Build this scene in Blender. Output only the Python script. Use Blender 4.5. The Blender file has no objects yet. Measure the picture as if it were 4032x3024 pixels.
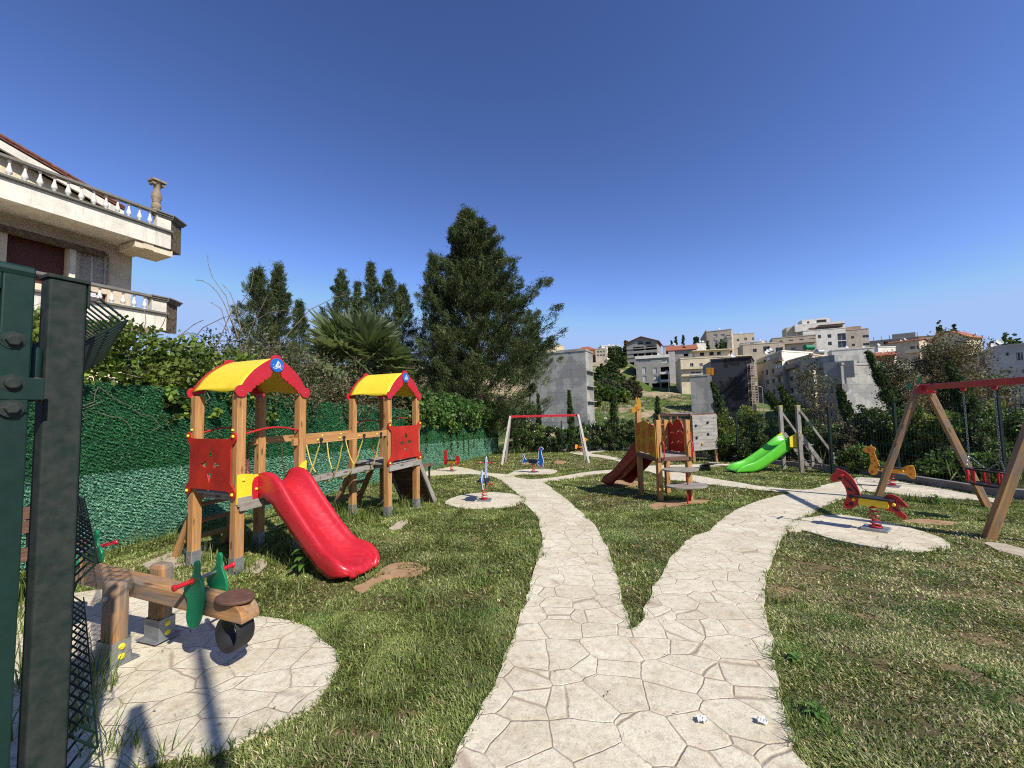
import bpy, bmesh, math, random
import numpy as np
from mathutils import Vector, Matrix
random.seed(7); rng = np.random.default_rng(7)
S = bpy.context.scene; COL = S.collection
PI = math.pi; rad = math.radians
# ---------------------------------------------------------------- camera
F = 1540.0; CZ = 1.5
PITCH, ROLL = math.atan(93/1540.0), 0.0215
RM = Matrix.Rotation(PI/2 + PITCH, 3, 'X') @ Matrix.Rotation(-ROLL, 3, 'Z')
cam = bpy.data.objects.new('camera', bpy.data.cameras.new('camera')); COL.objects.link(cam)
cam.data.lens = F*36/4032; cam.data.sensor_width = 36; cam.data.clip_end = 6000; cam.data.clip_start = 0.05
cam.location = (0, 0, CZ); cam.rotation_euler = RM.to_euler(); S.camera = cam
# ---------------------------------------------------------------- light
SUN_EL, SUN_AZ = rad(43), rad(138)      # azimuth of the sun clockwise from +Y
w = bpy.data.worlds.new('World'); S.world = w; w.use_nodes = True
nt = w.node_tree; nt.nodes.clear()
sky = nt.nodes.new('ShaderNodeTexSky'); sky.sky_type = 'NISHITA'; sky.sun_disc = False
sky.sun_elevation = SUN_EL; sky.sun_rotation = SUN_AZ
sky.air_density = 1.0; sky.dust_density = 0.3; sky.ozone_density = 3.0; sky.altitude = 200
bg = nt.nodes.new('ShaderNodeBackground'); bg.inputs[1].default_value = 0.071
wo = nt.nodes.new('ShaderNodeOutputWorld')
gm = nt.nodes.new('ShaderNodeGamma'); gm.inputs[1].default_value = 1.5          # the camera's steeper, violet-leaning sky response
tn = nt.nodes.new('ShaderNodeMix'); tn.data_type = 'RGBA'; tn.blend_type = 'MULTIPLY'; tn.inputs[0].default_value = 1; tn.inputs[7].default_value = (1.07, .925, 1.0, 1)
mn = nt.nodes.new('ShaderNodeVectorMath'); mn.operation = 'MINIMUM'; mn.inputs[1].default_value = (4.2, 6.1, 10.2)
nt.links.new(sky.outputs[0], gm.inputs[0]); nt.links.new(gm.outputs[0], tn.inputs[6]); nt.links.new(tn.outputs[2], mn.inputs[0]); nt.links.new(mn.outputs[0], bg.inputs[0]); nt.links.new(bg.outputs[0], wo.inputs[0])
sd = Vector((math.sin(SUN_AZ)*math.cos(SUN_EL), math.cos(SUN_AZ)*math.cos(SUN_EL), math.sin(SUN_EL)))
sun = bpy.data.objects.new('sun', bpy.data.lights.new('sun', 'SUN')); COL.objects.link(sun)
sun.data.energy = 5.0; sun.data.angle = rad(0.55); sun.data.color = (1, .945, .84)
sun.rotation_euler = sd.to_track_quat('Z', 'Y').to_euler(); sun.location = (10, -10, 20)
S.view_settings.view_transform = 'Standard'; S.view_settings.look = 'None'
S.view_settings.exposure = 0.35; S.view_settings.gamma = 1
S.render.engine = 'CYCLES'
S.cycles.max_bounces = 6; S.cycles.diffuse_bounces = 3; S.cycles.transparent_max_bounces = 6
S.cycles.use_denoising = False; S.cycles.filter_width = 1.1
# ---------------------------------------------------------------- picture <-> place
def ray(px, py):
    return RM @ Vector(((px-2016)/F, -(py-1512)/F, -1))
def at(px, py, d):
    r = ray(px, py); return Vector((0, 0, CZ)) + r*(d/r.y)
def GZ(x, y):
    return CZ - 1.43 - .055*y + .12*math.exp(-((x+1.9)**2 + (y-6.7)**2)/4.5)
def gp(px, py, dz=0):
    r = ray(px, py); z0 = CZ
    t = 2.0
    for _ in range(60):
        x, y = r.x*t, r.y*t
        f = CZ + r.z*t - (GZ(x, y)+dz)
        df = r.z + .055*r.y
        t -= f/df
    return Vector((r.x*t, r.y*t, CZ + r.z*t))
def on_plane(px, py, O, n):
    """where the line of sight meets the vertical plane through O with normal n"""
    r = ray(px, py); c = Vector((0, 0, CZ)); n = Vector(n)
    return c + r*((Vector(O)-c).dot(n)/r.dot(n))
# ---------------------------------------------------------------- objects
def tag(o, label=None, cat=None, group=None, kind=None):
    if label: o['label'] = label
    if cat: o['category'] = cat
    if group: o['group'] = group
    if kind: o['kind'] = kind
    return o
def empty(name, loc=(0, 0, 0), label=None, cat=None, group=None, rz=0):
    o = bpy.data.objects.new(name, None); COL.objects.link(o); o.location = loc; o.rotation_euler.z = rz
    o.empty_display_size = .1
    return tag(o, label, cat, group)
def copy_tree(o, parent=None):
    c = o.copy(); COL.objects.link(c); c.parent = parent
    for ch in list(o.children): copy_tree(ch, c)
    return c
def link(name, me, mats, parent=None):
    if not isinstance(mats, (list, tuple)): mats = [mats]
    for m in mats: me.materials.append(m)
    o = bpy.data.objects.new(name, me); COL.objects.link(o)
    if parent is not None:
        o.parent = parent
        if parent.type == 'EMPTY':
            o.matrix_parent_inverse = (Matrix.Translation(parent.location) @ Matrix.Rotation(parent.rotation_euler.z, 4, 'Z')).inverted()
    return o
Z = Vector((0, 0, 1))
class MB:
    def __init__(s): s.v = []; s.f = []; s.g = []; s.mi = []
    def add(s, vs, fs, gr=None, mi=0):
        n = len(s.v); s.v += [tuple(v) for v in vs]; s.f += [tuple(i+n for i in f) for f in fs]
        s.g += [tuple(g) for g in (gr if gr is not None else vs)]; s.mi += [mi]*len(fs)
    def box(s, c, size, R=None, mi=0):
        c = Vector(c); hx, hy, hz = size[0]/2, size[1]/2, size[2]/2
        L = [Vector((x, y, z)) for x in (-hx, hx) for y in (-hy, hy) for z in (-hz, hz)]
        ax = sorted(range(3), key=lambda i: -size[i]); off = Vector((random.random()*9, random.random()*9, random.random()*9))
        gr = [Vector((p[ax[0]], p[ax[1]], p[ax[2]]))+off for p in L]
        vs = [c + ((R @ p) if R is not None else p) for p in L]
        s.add(vs, [(0, 1, 3, 2), (4, 6, 7, 5), (0, 4, 5, 1), (2, 3, 7, 6), (0, 2, 6, 4), (1, 5, 7, 3)], gr, mi)
        return s
    def bar(s, p0, p1, w, h, up=Z, mi=0):
        """square timber from p0 to p1; w across, h along up"""
        p0, p1 = Vector(p0), Vector(p1); d = (p1-p0); l = d.length; d.normalize(); up = Vector(up)
        if abs(d.dot(up)) > .99: up = Vector((0, 1, 0)) if abs(d.y) < .9 else Vector((1, 0, 0))
        y = up.cross(d).normalized(); z = d.cross(y)
        R = Matrix((d, y, z)).transposed()
        return s.box((p0+p1)/2, (l, w, h), R, mi)
    def rings(s, rs, closed=False, caps=True, mi=0):
        n = len(rs[0]); vs = [p for r in rs for p in r]; fs = []; k = len(rs)
        for i in range(k if closed else k-1):
            a, b = i*n, ((i+1) % k)*n
            for j in range(n):
                fs.append((a+j, a+(j+1) % n, b+(j+1) % n, b+j))
        if caps and not closed:
            fs.append(tuple(range(n))[::-1]); fs.append(tuple((k-1)*n+j for j in range(n)))
        s.add(vs, fs, mi=mi); return s
    def tube(s, path, r, n=8, closed=False, caps=True, mi=0):
        P = [Vector(p) for p in path]; k = len(P); rs = []; a = None
        for i in range(k):
            t = (P[(i+1) % k]-P[i-1]) if closed else (P[min(i+1, k-1)]-P[max(i-1, 0)])
            t.normalize()
            if a is None:
                a = t.cross(Z)
                if a.length < .05: a = t.cross(Vector((1, 0, 0)))
            a = (a - t*a.dot(t)).normalized(); b = t.cross(a)
            rr = r[i] if isinstance(r, (list, tuple)) else r
            rs.append([P[i] + a*math.cos(q)*rr + b*math.sin(q)*rr for q in [2*PI*j/n for j in range(n)]])
        return s.rings(rs, closed, caps, mi)
    def lathe(s, prof, loc=(0, 0, 0), n=16, R=None, mi=0):
        loc = Vector(loc); rs = []
        for r, z in prof:
            rs.append([loc + ((R @ p) if R is not None else p) for p in [Vector((r*math.cos(2*PI*j/n), r*math.sin(2*PI*j/n), z)) for j in range(n)]])
        return s.rings(rs, mi=mi)
    def prism(s, pts, t0, t1, M, mi=0):
        """outline pts in (a,b) extruded t0..t1 along c; M maps (a,b,c) to place"""
        n = len(pts); A = [M @ Vector((p[0], p[1], t0)) for p in pts]; B = [M @ Vector((p[0], p[1], t1)) for p in pts]
        fs = [tuple(range(n))[::-1], tuple(range(n, 2*n))] + [(i, (i+1) % n, n+(i+1) % n, n+i) for i in range(n)]
        s.add(A+B, fs, mi=mi); return s
    def build(s, name, mats, parent=None, smooth=False, bevel=0, at0=None):
        me = bpy.data.meshes.new(name)
        off = Vector(at0) if at0 is not None else Vector((0, 0, 0))
        me.from_pydata([tuple(Vector(v)-off) for v in s.v], [], s.f)
        a = me.attributes.new('gr', 'FLOAT_VECTOR', 'POINT')
        a.data.foreach_set('vector', np.array(s.g, dtype=np.float32).ravel())
        me.polygons.foreach_set('material_index', s.mi)
        bm = bmesh.new(); bm.from_mesh(me); bmesh.ops.recalc_face_normals(bm, faces=bm.faces); bm.to_mesh(me); bm.free()
        if smooth:
            me.polygons.foreach_set('use_smooth', [True]*len(me.polygons))
            me.set_sharp_from_angle(angle=rad(50))
        o = link(name, me, mats, parent)
        if at0 is not None: o.location = off
        if bevel:
            m = o.modifiers.new('bevel', 'BEVEL'); m.width = bevel; m.segments = 2; m.limit_method = 'ANGLE'; m.angle_limit = rad(40)
        return o
def plate(name, loops, t, M, mats, parent=None, bev=.002):
    """flat board cut from outline loops (inner loops become holes), thickness t, centred on M's plane"""
    cu = bpy.data.curves.new('t', 'CURVE'); cu.dimensions = '2D'; cu.fill_mode = 'BOTH'; cu.extrude = max(t/2-bev, .0005); cu.bevel_depth = bev; cu.bevel_resolution = 1
    for lp in loops:
        sp = cu.splines.new('POLY'); sp.points.add(len(lp)-1); sp.use_cyclic_u = True
        for i, (a, b) in enumerate(lp): sp.points[i].co = (a, b, 0, 1)
    tmp = bpy.data.objects.new('t', cu); COL.objects.link(tmp)
    me = bpy.data.meshes.new_from_object(tmp.evaluated_get(bpy.context.evaluated_depsgraph_get()))
    COL.objects.unlink(tmp); bpy.data.objects.remove(tmp); bpy.data.curves.remove(cu)
    me.materials.clear(); me.transform(M); me.name = name
    me.polygons.foreach_set('use_smooth', [False]*len(me.polygons)); me.polygons.foreach_set('material_index', [0]*len(me.polygons))
    return link(name, me, mats, parent)
def frame(O, ex, ey, ez):
    m = Matrix((Vector(ex), Vector(ey), Vector(ez))).transposed().to_4x4(); m.translation = Vector(O); return m
def spline(pts, n=6, closed=True):
    P = [Vector((p[0], p[1])) for p in pts]; k = len(P); out = []
    for i in range(k if closed else k-1):
        g = (lambda j: P[j % k]) if closed else (lambda j: P[min(max(j, 0), k-1)])
        a, b, c, d = g(i-1), g(i), g(i+1), g(i+2)
        for q in range(n):
            t = q/n
            out.append(.5*((2*b) + (c-a)*t + (2*a-5*b+4*c-d)*t*t + (3*b-a-3*c+d)*t**3))
    if not closed: out.append(P[-1])
    return out
def circ(c, r, n=20, a0=0, a1=2*PI):
    full = abs(a1-a0-2*PI) < 1e-6
    return [(c[0]+r*math.cos(a0+(a1-a0)*i/(n if full else n-1)), c[1]+r*math.sin(a0+(a1-a0)*i/(n if full else n-1))) for i in range(n)]
# ---------------------------------------------------------------- numpy meshes (foliage, grass)
def npmesh(name, V, Fc, mat, col=None, parent=None, smooth=False):
    """V (n,3); Fc (m,k) faces all of one size; col (n,3) point colours"""
    V = np.ascontiguousarray(V, dtype=np.float32); Fc = np.ascontiguousarray(Fc, dtype=np.int32)
    me = bpy.data.meshes.new(name); m, k = Fc.shape
    me.vertices.add(len(V)); me.vertices.foreach_set('co', V.ravel())
    me.loops.add(m*k); me.loops.foreach_set('vertex_index', Fc.ravel())
    me.polygons.add(m); me.polygons.foreach_set('loop_start', np.arange(0, m*k, k, dtype=np.int32))
    if smooth: me.polygons.foreach_set('use_smooth', np.ones(m, dtype=bool))
    me.update(calc_edges=True)
    if col is not None:
        a = me.attributes.new('col', 'FLOAT_COLOR', 'POINT')
        c4 = np.ones((len(V), 4), dtype=np.float32); c4[:, :3] = col
        a.data.foreach_set('color', c4.ravel())
    return link(name, me, mat, parent)
def unit(a):
    return a/np.maximum(np.linalg.norm(a, axis=1, keepdims=True), 1e-9)
def leaves(name, C, A, L, W, mat, col, parent=None, B=None):
    """rhombic leaves: centres C, long directions A, length L, width W, colours col"""
    n = len(C); A = unit(A)
    if B is None: B = rng.normal(size=(n, 3))
    B = unit(B - A*(A*B).sum(1, keepdims=True))
    L = np.broadcast_to(np.asarray(L, dtype=float).reshape(-1, 1), (n, 1)); W = np.broadcast_to(np.asarray(W, dtype=float).reshape(-1, 1), (n, 1))
    V = np.stack([C-A*L/2, C+B*W/2+A*L*.05, C+A*L/2, C-B*W/2+A*L*.05], 1).reshape(-1, 3)
    Fc = np.arange(n*4).reshape(n, 4)
    return npmesh(name, V, Fc, mat, np.repeat(col, 4, axis=0), parent)
def vnoise(x, y, s, seed=0):
    x = np.asarray(x)/s + seed*17.3; y = np.asarray(y)/s + seed*9.1
    xi = np.floor(x).astype(np.int64); yi = np.floor(y).astype(np.int64); fx = x-xi; fy = y-yi
    fx = fx*fx*(3-2*fx); fy = fy*fy*(3-2*fy)
    def h(a, b):
        t = (a*374761393 + b*668265263 + seed*1274126177) & 0x7fffffff
        t = ((t ^ (t >> 13))*1274126177) & 0x7fffffff
        return ((t ^ (t >> 16)) & 0xffff)/65535.0
    return (h(xi, yi)*(1-fx)+h(xi+1, yi)*fx)*(1-fy)+(h(xi, yi+1)*(1-fx)+h(xi+1, yi+1)*fx)*fy
def inpoly(x, y, poly):
    P = np.array([(p[0], p[1]) for p in poly]); r = np.zeros(len(x), bool)
    x0, y0 = P[:, 0], P[:, 1]; x1, y1 = np.roll(x0, -1), np.roll(y0, -1)
    bx = (x > x0.min()) & (x < x0.max()) & (y > y0.min()) & (y < y0.max()); ix = np.where(bx)[0]
    X, Y = x[ix], y[ix]; c = np.zeros(len(ix), bool)
    for a, b, d, e in zip(x0, y0, x1, y1):
        if b == e: continue
        c ^= ((b > Y) != (e > Y)) & (X < (d-a)*(Y-b)/(e-b)+a)
    r[ix] = c; return r
# ---------------------------------------------------------------- materials
def hexc(h):
    c = [int(h[i:i+2], 16)/255 for i in (0, 2, 4)]
    return tuple(((x+.055)/1.055)**2.4 if x > .04045 else x/12.92 for x in c)
def newmat(name, rough=.6, spec=.4, metal=0):
    m = bpy.data.materials.new(name); m.use_nodes = True; t = m.node_tree; t.nodes.clear()
    o = t.nodes.new('ShaderNodeOutputMaterial'); b = t.nodes.new('ShaderNodeBsdfPrincipled')
    t.links.new(b.outputs[0], o.inputs[0]); b.inputs['Roughness'].default_value = rough
    b.inputs['Specular IOR Level'].default_value = spec; b.inputs['Metallic'].default_value = metal
    return m, t, b, o
def N(t, typ, **kw):
    n = t.nodes.new('ShaderNode'+typ)
    for k, v in kw.items():
        if k in n.inputs: n.inputs[k].default_value = v
        else: setattr(n, k, v)
    return n
def mix(t, fac, a, b, mode='MIX'):
    m = t.nodes.new('ShaderNodeMix'); m.data_type = 'RGBA'; m.blend_type = mode
    for sock, v in ((m.inputs[0], fac), (m.inputs[6], a), (m.inputs[7], b)):
        if hasattr(v, 'links'): t.links.new(v, sock)
        elif isinstance(v, (int, float)): sock.default_value = v
        else: sock.default_value = (*v[:3], 1)
    return m.outputs[2]
def ramp(t, fac, stops):
    r = t.nodes.new('ShaderNodeValToRGB'); e = r.color_ramp.elements
    while len(e) < len(stops): e.new(.5)
    for i, (p, c) in enumerate(stops):
        e[i].position = p; e[i].color = (*c, 1) if len(c) == 3 else c
    t.links.new(fac, r.inputs[0]); return r.outputs[0]
def coords(t, kind='Object', scale=(1, 1, 1), rot=(0, 0, 0)):
    mp = t.nodes.new('ShaderNodeMapping'); mp.inputs['Scale'].default_value = scale; mp.inputs['Rotation'].default_value = rot
    if kind == 'gr':
        a = N(t, 'Attribute', attribute_name='gr'); t.links.new(a.outputs['Vector'], mp.inputs[0])
    elif kind == 'World':
        g = t.nodes.new('ShaderNodeNewGeometry'); t.links.new(g.outputs['Position'], mp.inputs[0])
    else:
        c = t.nodes.new('ShaderNodeTexCoord'); t.links.new(c.outputs[kind], mp.inputs[0])
    return mp.outputs[0]
def noise(t, vec, scale, detail=4, rough=.55, dist=0):
    n = N(t, 'TexNoise'); n.inputs['Scale'].default_value = scale; n.inputs['Detail'].default_value = detail
    n.inputs['Roughness'].default_value = rough; n.inputs['Distortion'].default_value = dist
    t.links.new(vec, n.inputs['Vector']); return n.outputs['Fac']
def bump(t, b, h, strength=.3, dist=.01, prev=None):
    n = t.nodes.new('ShaderNodeBump'); n.inputs['Strength'].default_value = strength; n.inputs['Distance'].default_value = dist
    t.links.new(h, n.inputs['Height'])
    if prev is not None: t.links.new(prev, n.inputs['Normal'])
    if b is not None: t.links.new(n.outputs[0], b.inputs['Normal'])
    return n.outputs[0]
def simple(name, col, rough=.5, var=.25, scale=6, bmp=.1, spec=.4, metal=0, col2=None, kind='World', bscale=None, coat=0, scuff=0):
    """paint, plastic, metal, render: base colour broken by soft blotches and fine grain"""
    m, t, b, o = newmat(name, rough, spec, metal); v = coords(t, kind)
    c2 = col2 or tuple(x*(1-var) for x in col)
    f = noise(t, v, scale, 5, .6); r = ramp(t, f, [(.35, c2), (.68, col)])
    f2 = noise(t, v, scale*7, 3, .6); r2 = mix(t, .5, r, ramp(t, f2, [(.3, (.75,)*3), (.7, (1,)*3)]), 'MULTIPLY')
    if scuff:
        va = coords(t, kind, (2.2, 2.2, 9), (.35, .2, .1)); s1 = noise(t, va, 7, 6, .75, .4); pale = tuple(min(1, x*1.1+.10) for x in col)
        r2 = mix(t, ramp(t, s1, [(.55, (0,)*3), (.78, (scuff,)*3)]), r2, pale); r2 = mix(t, ramp(t, noise(t, v, scale*.6, 6, .7), [(.56, (0,)*3), (.75, (scuff*.8,)*3)]), r2, tuple(x*.5+.03 for x in col))
    t.links.new(r2, b.inputs['Base Color'])
    rr = N(t, 'MapRange'); rr.inputs[3].default_value = max(rough-.12, .03); rr.inputs[4].default_value = min(rough+.15, 1)
    t.links.new(f2, rr.inputs[0]); t.links.new(rr.outputs[0], b.inputs['Roughness'])
    if bmp: bump(t, b, noise(t, v, bscale or scale*12, 4, .6), bmp, .003)
    if coat: b.inputs['Coat Weight'].default_value = coat; b.inputs['Coat Roughness'].default_value = .15
    return m
def wood(name, c_light, c_dark, c_grey=(.26, .23, .2), grey=.3, knots=True):
    m, t, b, o = newmat(name, .7, .25)
    v = coords(t, 'gr', (1.4, 26, 26)); f = noise(t, v, 1.0, 5, .6, .6)
    v2 = coords(t, 'gr', (5, 90, 90)); f2 = noise(t, v2, 1.0, 3, .6)
    c = ramp(t, f, [(.3, c_dark), (.5, tuple((a+d)/2 for a, d in zip(c_light, c_dark))), (.68, c_light)])
    c = mix(t, .45, c, ramp(t, f2, [(.35, (.45,)*3), (.6, (1,)*3)]), 'MULTIPLY')
    v3 = coords(t, 'gr', (1.1, 5, 5)); g = noise(t, v3, 1.6, 4, .7)
    c = mix(t, ramp(t, g, [(.62-grey*.35, (0, 0, 0)), (.82-grey*.3, (1, 1, 1))]), c, mix(t, .5, c_grey, ramp(t, f2, [(.3, (.4,)*3), (.7, (1,)*3)]), 'MULTIPLY'))
    if knots:
        kv = coords(t, 'gr', (3.2, 11, 11)); vo = N(t, 'TexVoronoi'); vo.inputs['Scale'].default_value = 1; vo.inputs['Randomness'].default_value = 1
        t.links.new(kv, vo.inputs['Vector'])
        c = mix(t, ramp(t, vo.outputs['Distance'], [(.1, (.75,)*3), (.2, (0,)*3)]), c, (.06, .028, .012))
    t.links.new(c, b.inputs['Base Color']); bump(t, b, f2, .35, .002)
    return m
def leafmat(name, trans=.35, rough=.5, spec=.35):
    m, t, b, o = newmat(name, rough, spec)
    a = N(t, 'Attribute', attribute_name='col'); t.links.new(a.outputs['Color'], b.inputs['Base Color'])
    tr = t.nodes.new('ShaderNodeBsdfTranslucent'); mm = t.nodes.new('ShaderNodeMixShader'); mm.inputs[0].default_value = trans
    g = mix(t, 1.0, a.outputs['Color'], (1.25, 1.3, .7), 'MULTIPLY'); t.links.new(g, tr.inputs[0])
    t.links.new(b.outputs[0], mm.inputs[1]); t.links.new(tr.outputs[0], mm.inputs[2]); t.links.new(mm.outputs[0], o.inputs[0])
    return m
M = {}
M['leaf'] = leafmat('leaf'); M['grass'] = leafmat('grass_blade', .3, .55, .3); M['needle'] = leafmat('needle', .2, .6, .25)
M['pvc'] = leafmat('artificial_leaf', .15, .5, .25)
M['wood'] = wood('honey_timber', (.56, .30, .115), (.33, .15, .05), grey=.22)
M['wood_old'] = wood('stained_old_timber', (.50, .27, .11), (.27, .13, .05), (.2, .18, .155), grey=.6)
M['wood_grey'] = wood('weathered_timber', (.30, .26, .21), (.16, .13, .1), (.34, .32, .29), grey=.7)
M['wood_brown'] = wood('brown_board', (.2, .11, .07), (.1, .05, .035), grey=.25, knots=False)
M['bark'] = simple('bark', (.13, .1, .07), .9, .5, 9, .6)
M['twig'] = simple('dry_twig', (.24, .19, .14), .9, .4, 9, .2)
M['red'] = simple('red_plastic', (.5, .016, .026), .3, .12, 3, .03, .5, kind='Object', scuff=.45)
M['red_panel'] = simple('weathered_red_board', (.5, .026, .012), .5, .5, 3, .08, .4, col2=(.30, .016, .01))
M['redpaint'] = simple('red_paint', (.52, .02, .022), .35, .25, 9, .05, .5)
M['yellow'] = simple('yellow_board', (.86, .62, .03), .42, .08, 4, .04, .4, scuff=.25)
M['yellow2'] = simple('yellow_cap', (.85, .68, .05), .4, .08, 20, .02)
M['orange'] = simple('orange_board', (.8, .33, .03), .45, .15, 5, .04)
M['spot'] = simple('dark_orange_spot', (.55, .13, .02), .5, .15, 5, .04)
M['ochre'] = simple('ochre_board', (.55, .27, .02), .5, .15, 5, .04)
M['green'] = simple('green_plastic', (.1, .5, .03), .28, .1, 3, .02, .5, scuff=.35)
M['green2'] = simple('emerald_board', (.006, .19, .08), .38, .15, 6, .03)
M['gatepaint'] = simple('dark_green_paint', (.0035, .026, .019), .5, .25, 5, .08, .35, col2=(.005, .022, .017))
M['postpaint'] = simple('chalked_green_paint', (.010, .022, .017), .7, .5, 26, .08, .2, col2=(.034, .04, .036))
M['wire'] = simple('green_wire_coating', (.003, .017, .012), .45, .2, 20, .03)
M['blue'] = simple('blue_board', (.012, .13, .5), .4, .1, 6, .03)
M['navy'] = simple('navy_board', (.008, .03, .09), .4, .1, 6, .03)
M['white'] = simple('white_paint', (.78, .78, .76), .5, .1, 6, .03)
M['black'] = simple('black_rubber', (.018, .018, .02), .6, .2, 12, .1)
M['steel'] = simple('galvanised_steel', (.38, .39, .4), .45, .25, 15, .1, .5, .6)
M['rope'] = simple('yellow_rope', (.66, .52, .12), .8, .2, 60, .3)
M['dirt'] = simple('pale_dirt', (.42, .27, .15), .95, .3, 5, .8, .1, col2=(.33, .2, .11), bscale=60)
M['slab'] = simple('footing_concrete', (.5, .42, .31), .9, .25, 6, .6, .1)
LAWN = [(470000, 1.2, 3.2, 1.0, .85), (480000, 3.2, 7.0, 1.1, 1.05), (320000, 7.0, 14.0, 1.25, 1.3), (150000, 14.0, 24.0, 1.5, 1.5)]
# ================================================================ ground
def T(x, y):
    """height of the terrain anywhere"""
    r = y
    xs = np.array([25, 45, 70, 90, 110, 118, 126, 150, 190, 240, 320, 500, 3000]); zs = np.array([-2.8, -5, -3.5, -1, 1.7, 3.2, 4, 8.5, 17, 26, 33, 33, 10])
    zl = np.array([-2.8, -5, -3.5, -1, 1.7, 3.2, 4.6, 15, 22, 27, 33, 33, 10]); lf = np.clip((.36-np.asarray(x)/np.maximum(y, 1))/.05, 0, 1)
    near = CZ - 1.43 - .055*np.clip(r, -40, 25) + .12*np.exp(-((x+1.9)**2 + (y-6.7)**2)/4.5)
    far = CZ + np.interp(r, xs, zs)*(1-lf) + np.interp(r, xs, zl)*lf
    far = far + (vnoise(x, y, 9, 3)-.5)*1.6*np.clip((r-30)/30, 0, 1) + (vnoise(x, y, 2.5, 4)-.5)*.5*np.clip((r-30)/30, 0, 1)
    return np.where(r > 25, far, near)
def ground_mat():
    m, t, b, o = newmat('soil_and_thatch', .95, .1); v = coords(t, 'World')
    f = noise(t, v, 1.3, 5, .6); f2 = noise(t, v, 28, 4, .7)
    c = ramp(t, f, [(.36, (.075, .075, .03)), (.5, (.15, .115, .06)), (.66, (.30, .21, .12))])
    c = mix(t, .6, c, ramp(t, f2, [(.3, (.4,)*3), (.7, (1.2,)*3)]), 'MULTIPLY')
    # far hillside: dry earth, rubble and green scrub
    g = noise(t, v, .09, 6, .65); g2 = noise(t, v, .9, 5, .7)
    h = ramp(t, g, [(.43, (.07, .11, .025)), (.51, (.12, .15, .045)), (.56, (.34, .26, .16)), (.74, (.44, .36, .25))])
    h = mix(t, .5, h, ramp(t, g2, [(.35, (.35,)*3), (.65, (1.15,)*3)]), 'MULTIPLY')
    sx = N(t, 'SeparateXYZ'); t.links.new(v, sx.inputs[0])
    mr = N(t, 'MapRange'); mr.inputs[1].default_value = 26; mr.inputs[2].default_value = 34; t.links.new(sx.outputs[1], mr.inputs[0])
    t.links.new(mix(t, mr.outputs[0], c, h), b.inputs['Base Color'])
    bump(t, b, f2, .8, .02); return m
def concrete_mat():
    m, t, b, o = newmat('stamped_concrete', .85, .2); v = coords(t, 'World')
    wob = N(t, 'TexNoise'); wob.inputs['Scale'].default_value = 5; wob.inputs['Detail'].default_value = 3; t.links.new(v, wob.inputs['Vector'])
    ad = N(t, 'VectorMath', operation='MULTIPLY_ADD'); t.links.new(wob.outputs['Color'], ad.inputs[0]); ad.inputs[1].default_value = (.05, .05, 0); t.links.new(v, ad.inputs[2])
    fl = N(t, 'VectorMath', operation='MULTIPLY'); t.links.new(ad.outputs[0], fl.inputs[0]); fl.inputs[1].default_value = (3.9, 4.3, 0)
    vo = N(t, 'TexVoronoi', feature='DISTANCE_TO_EDGE'); vo.inputs['Scale'].default_value = 1; vo.inputs['Randomness'].default_value = .6; t.links.new(fl.outputs[0], vo.inputs['Vector'])
    vc = N(t, 'TexVoronoi', feature='F1'); vc.inputs['Scale'].default_value = 1; vc.inputs['Randomness'].default_value = .6; t.links.new(fl.outputs[0], vc.inputs['Vector'])
    f = noise(t, v, 2.2, 6, .65); f2 = noise(t, v, 22, 6, .75); f3 = noise(t, v, .8, 3, .6); f4 = noise(t, v, 9, 5, .7)
    c = ramp(t, f, [(.3, (.56, .495, .36)), (.5, (.66, .60, .46)), (.7, (.72, .67, .53))])
    cs = N(t, 'SeparateColor'); t.links.new(vc.outputs['Color'], cs.inputs[0])
    c = mix(t, .35, c, ramp(t, cs.outputs[0], [(0, (.8, .74, .66)), (1, (1.08, 1.06, 1.02))]), 'MULTIPLY')
    c = mix(t, ramp(t, f4, [(.5, (0,)*3), (.72, (.5,)*3)]), c, (.42, .31, .18))
    c = mix(t, .75, c, ramp(t, f2, [(.28, (.55,)*3), (.5, (.95,)*3), (.7, (1.08,)*3)]), 'MULTIPLY')
    sp = noise(t, v, 75, 3, .6); c = mix(t, ramp(t, sp, [(.6, (0,)*3), (.7, (.55,)*3)]), c, (.26, .23, .17)); sp2 = noise(t, v, 140, 2, .5); c = mix(t, .55, c, ramp(t, sp2, [(.32, (.7,)*3), (.62, (1.1,)*3)]), 'MULTIPLY')
    st = noise(t, v, 3.1, 5, .7); c = mix(t, ramp(t, st, [(.62, (0,)*3), (.74, (.45,)*3)]), c, (.24, .22, .19))
    # joints: pressed grooves, partly filled
    e = ramp(t, vo.outputs['Distance'], [(.004, (0,)*3), (.022, (1,)*3)])
    gap = ramp(t, noise(t, v, 3.3, 3, .6), [(.36, (.95,)*3), (.5, (.18,)*3)])
    ef = mix(t, gap, e, (1, 1, 1))
    c = mix(t, ef, (.34, .26, .18), c)
    t.links.new(c, b.inputs['Base Color'])
    n1 = bump(t, None, e, .55, .008); n2 = bump(t, None, f4, .35, .012, n1); bump(t, b, f2, .45, .006, n2)
    return m
M['ground'] = ground_mat(); M['concrete'] = concrete_mat()
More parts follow.
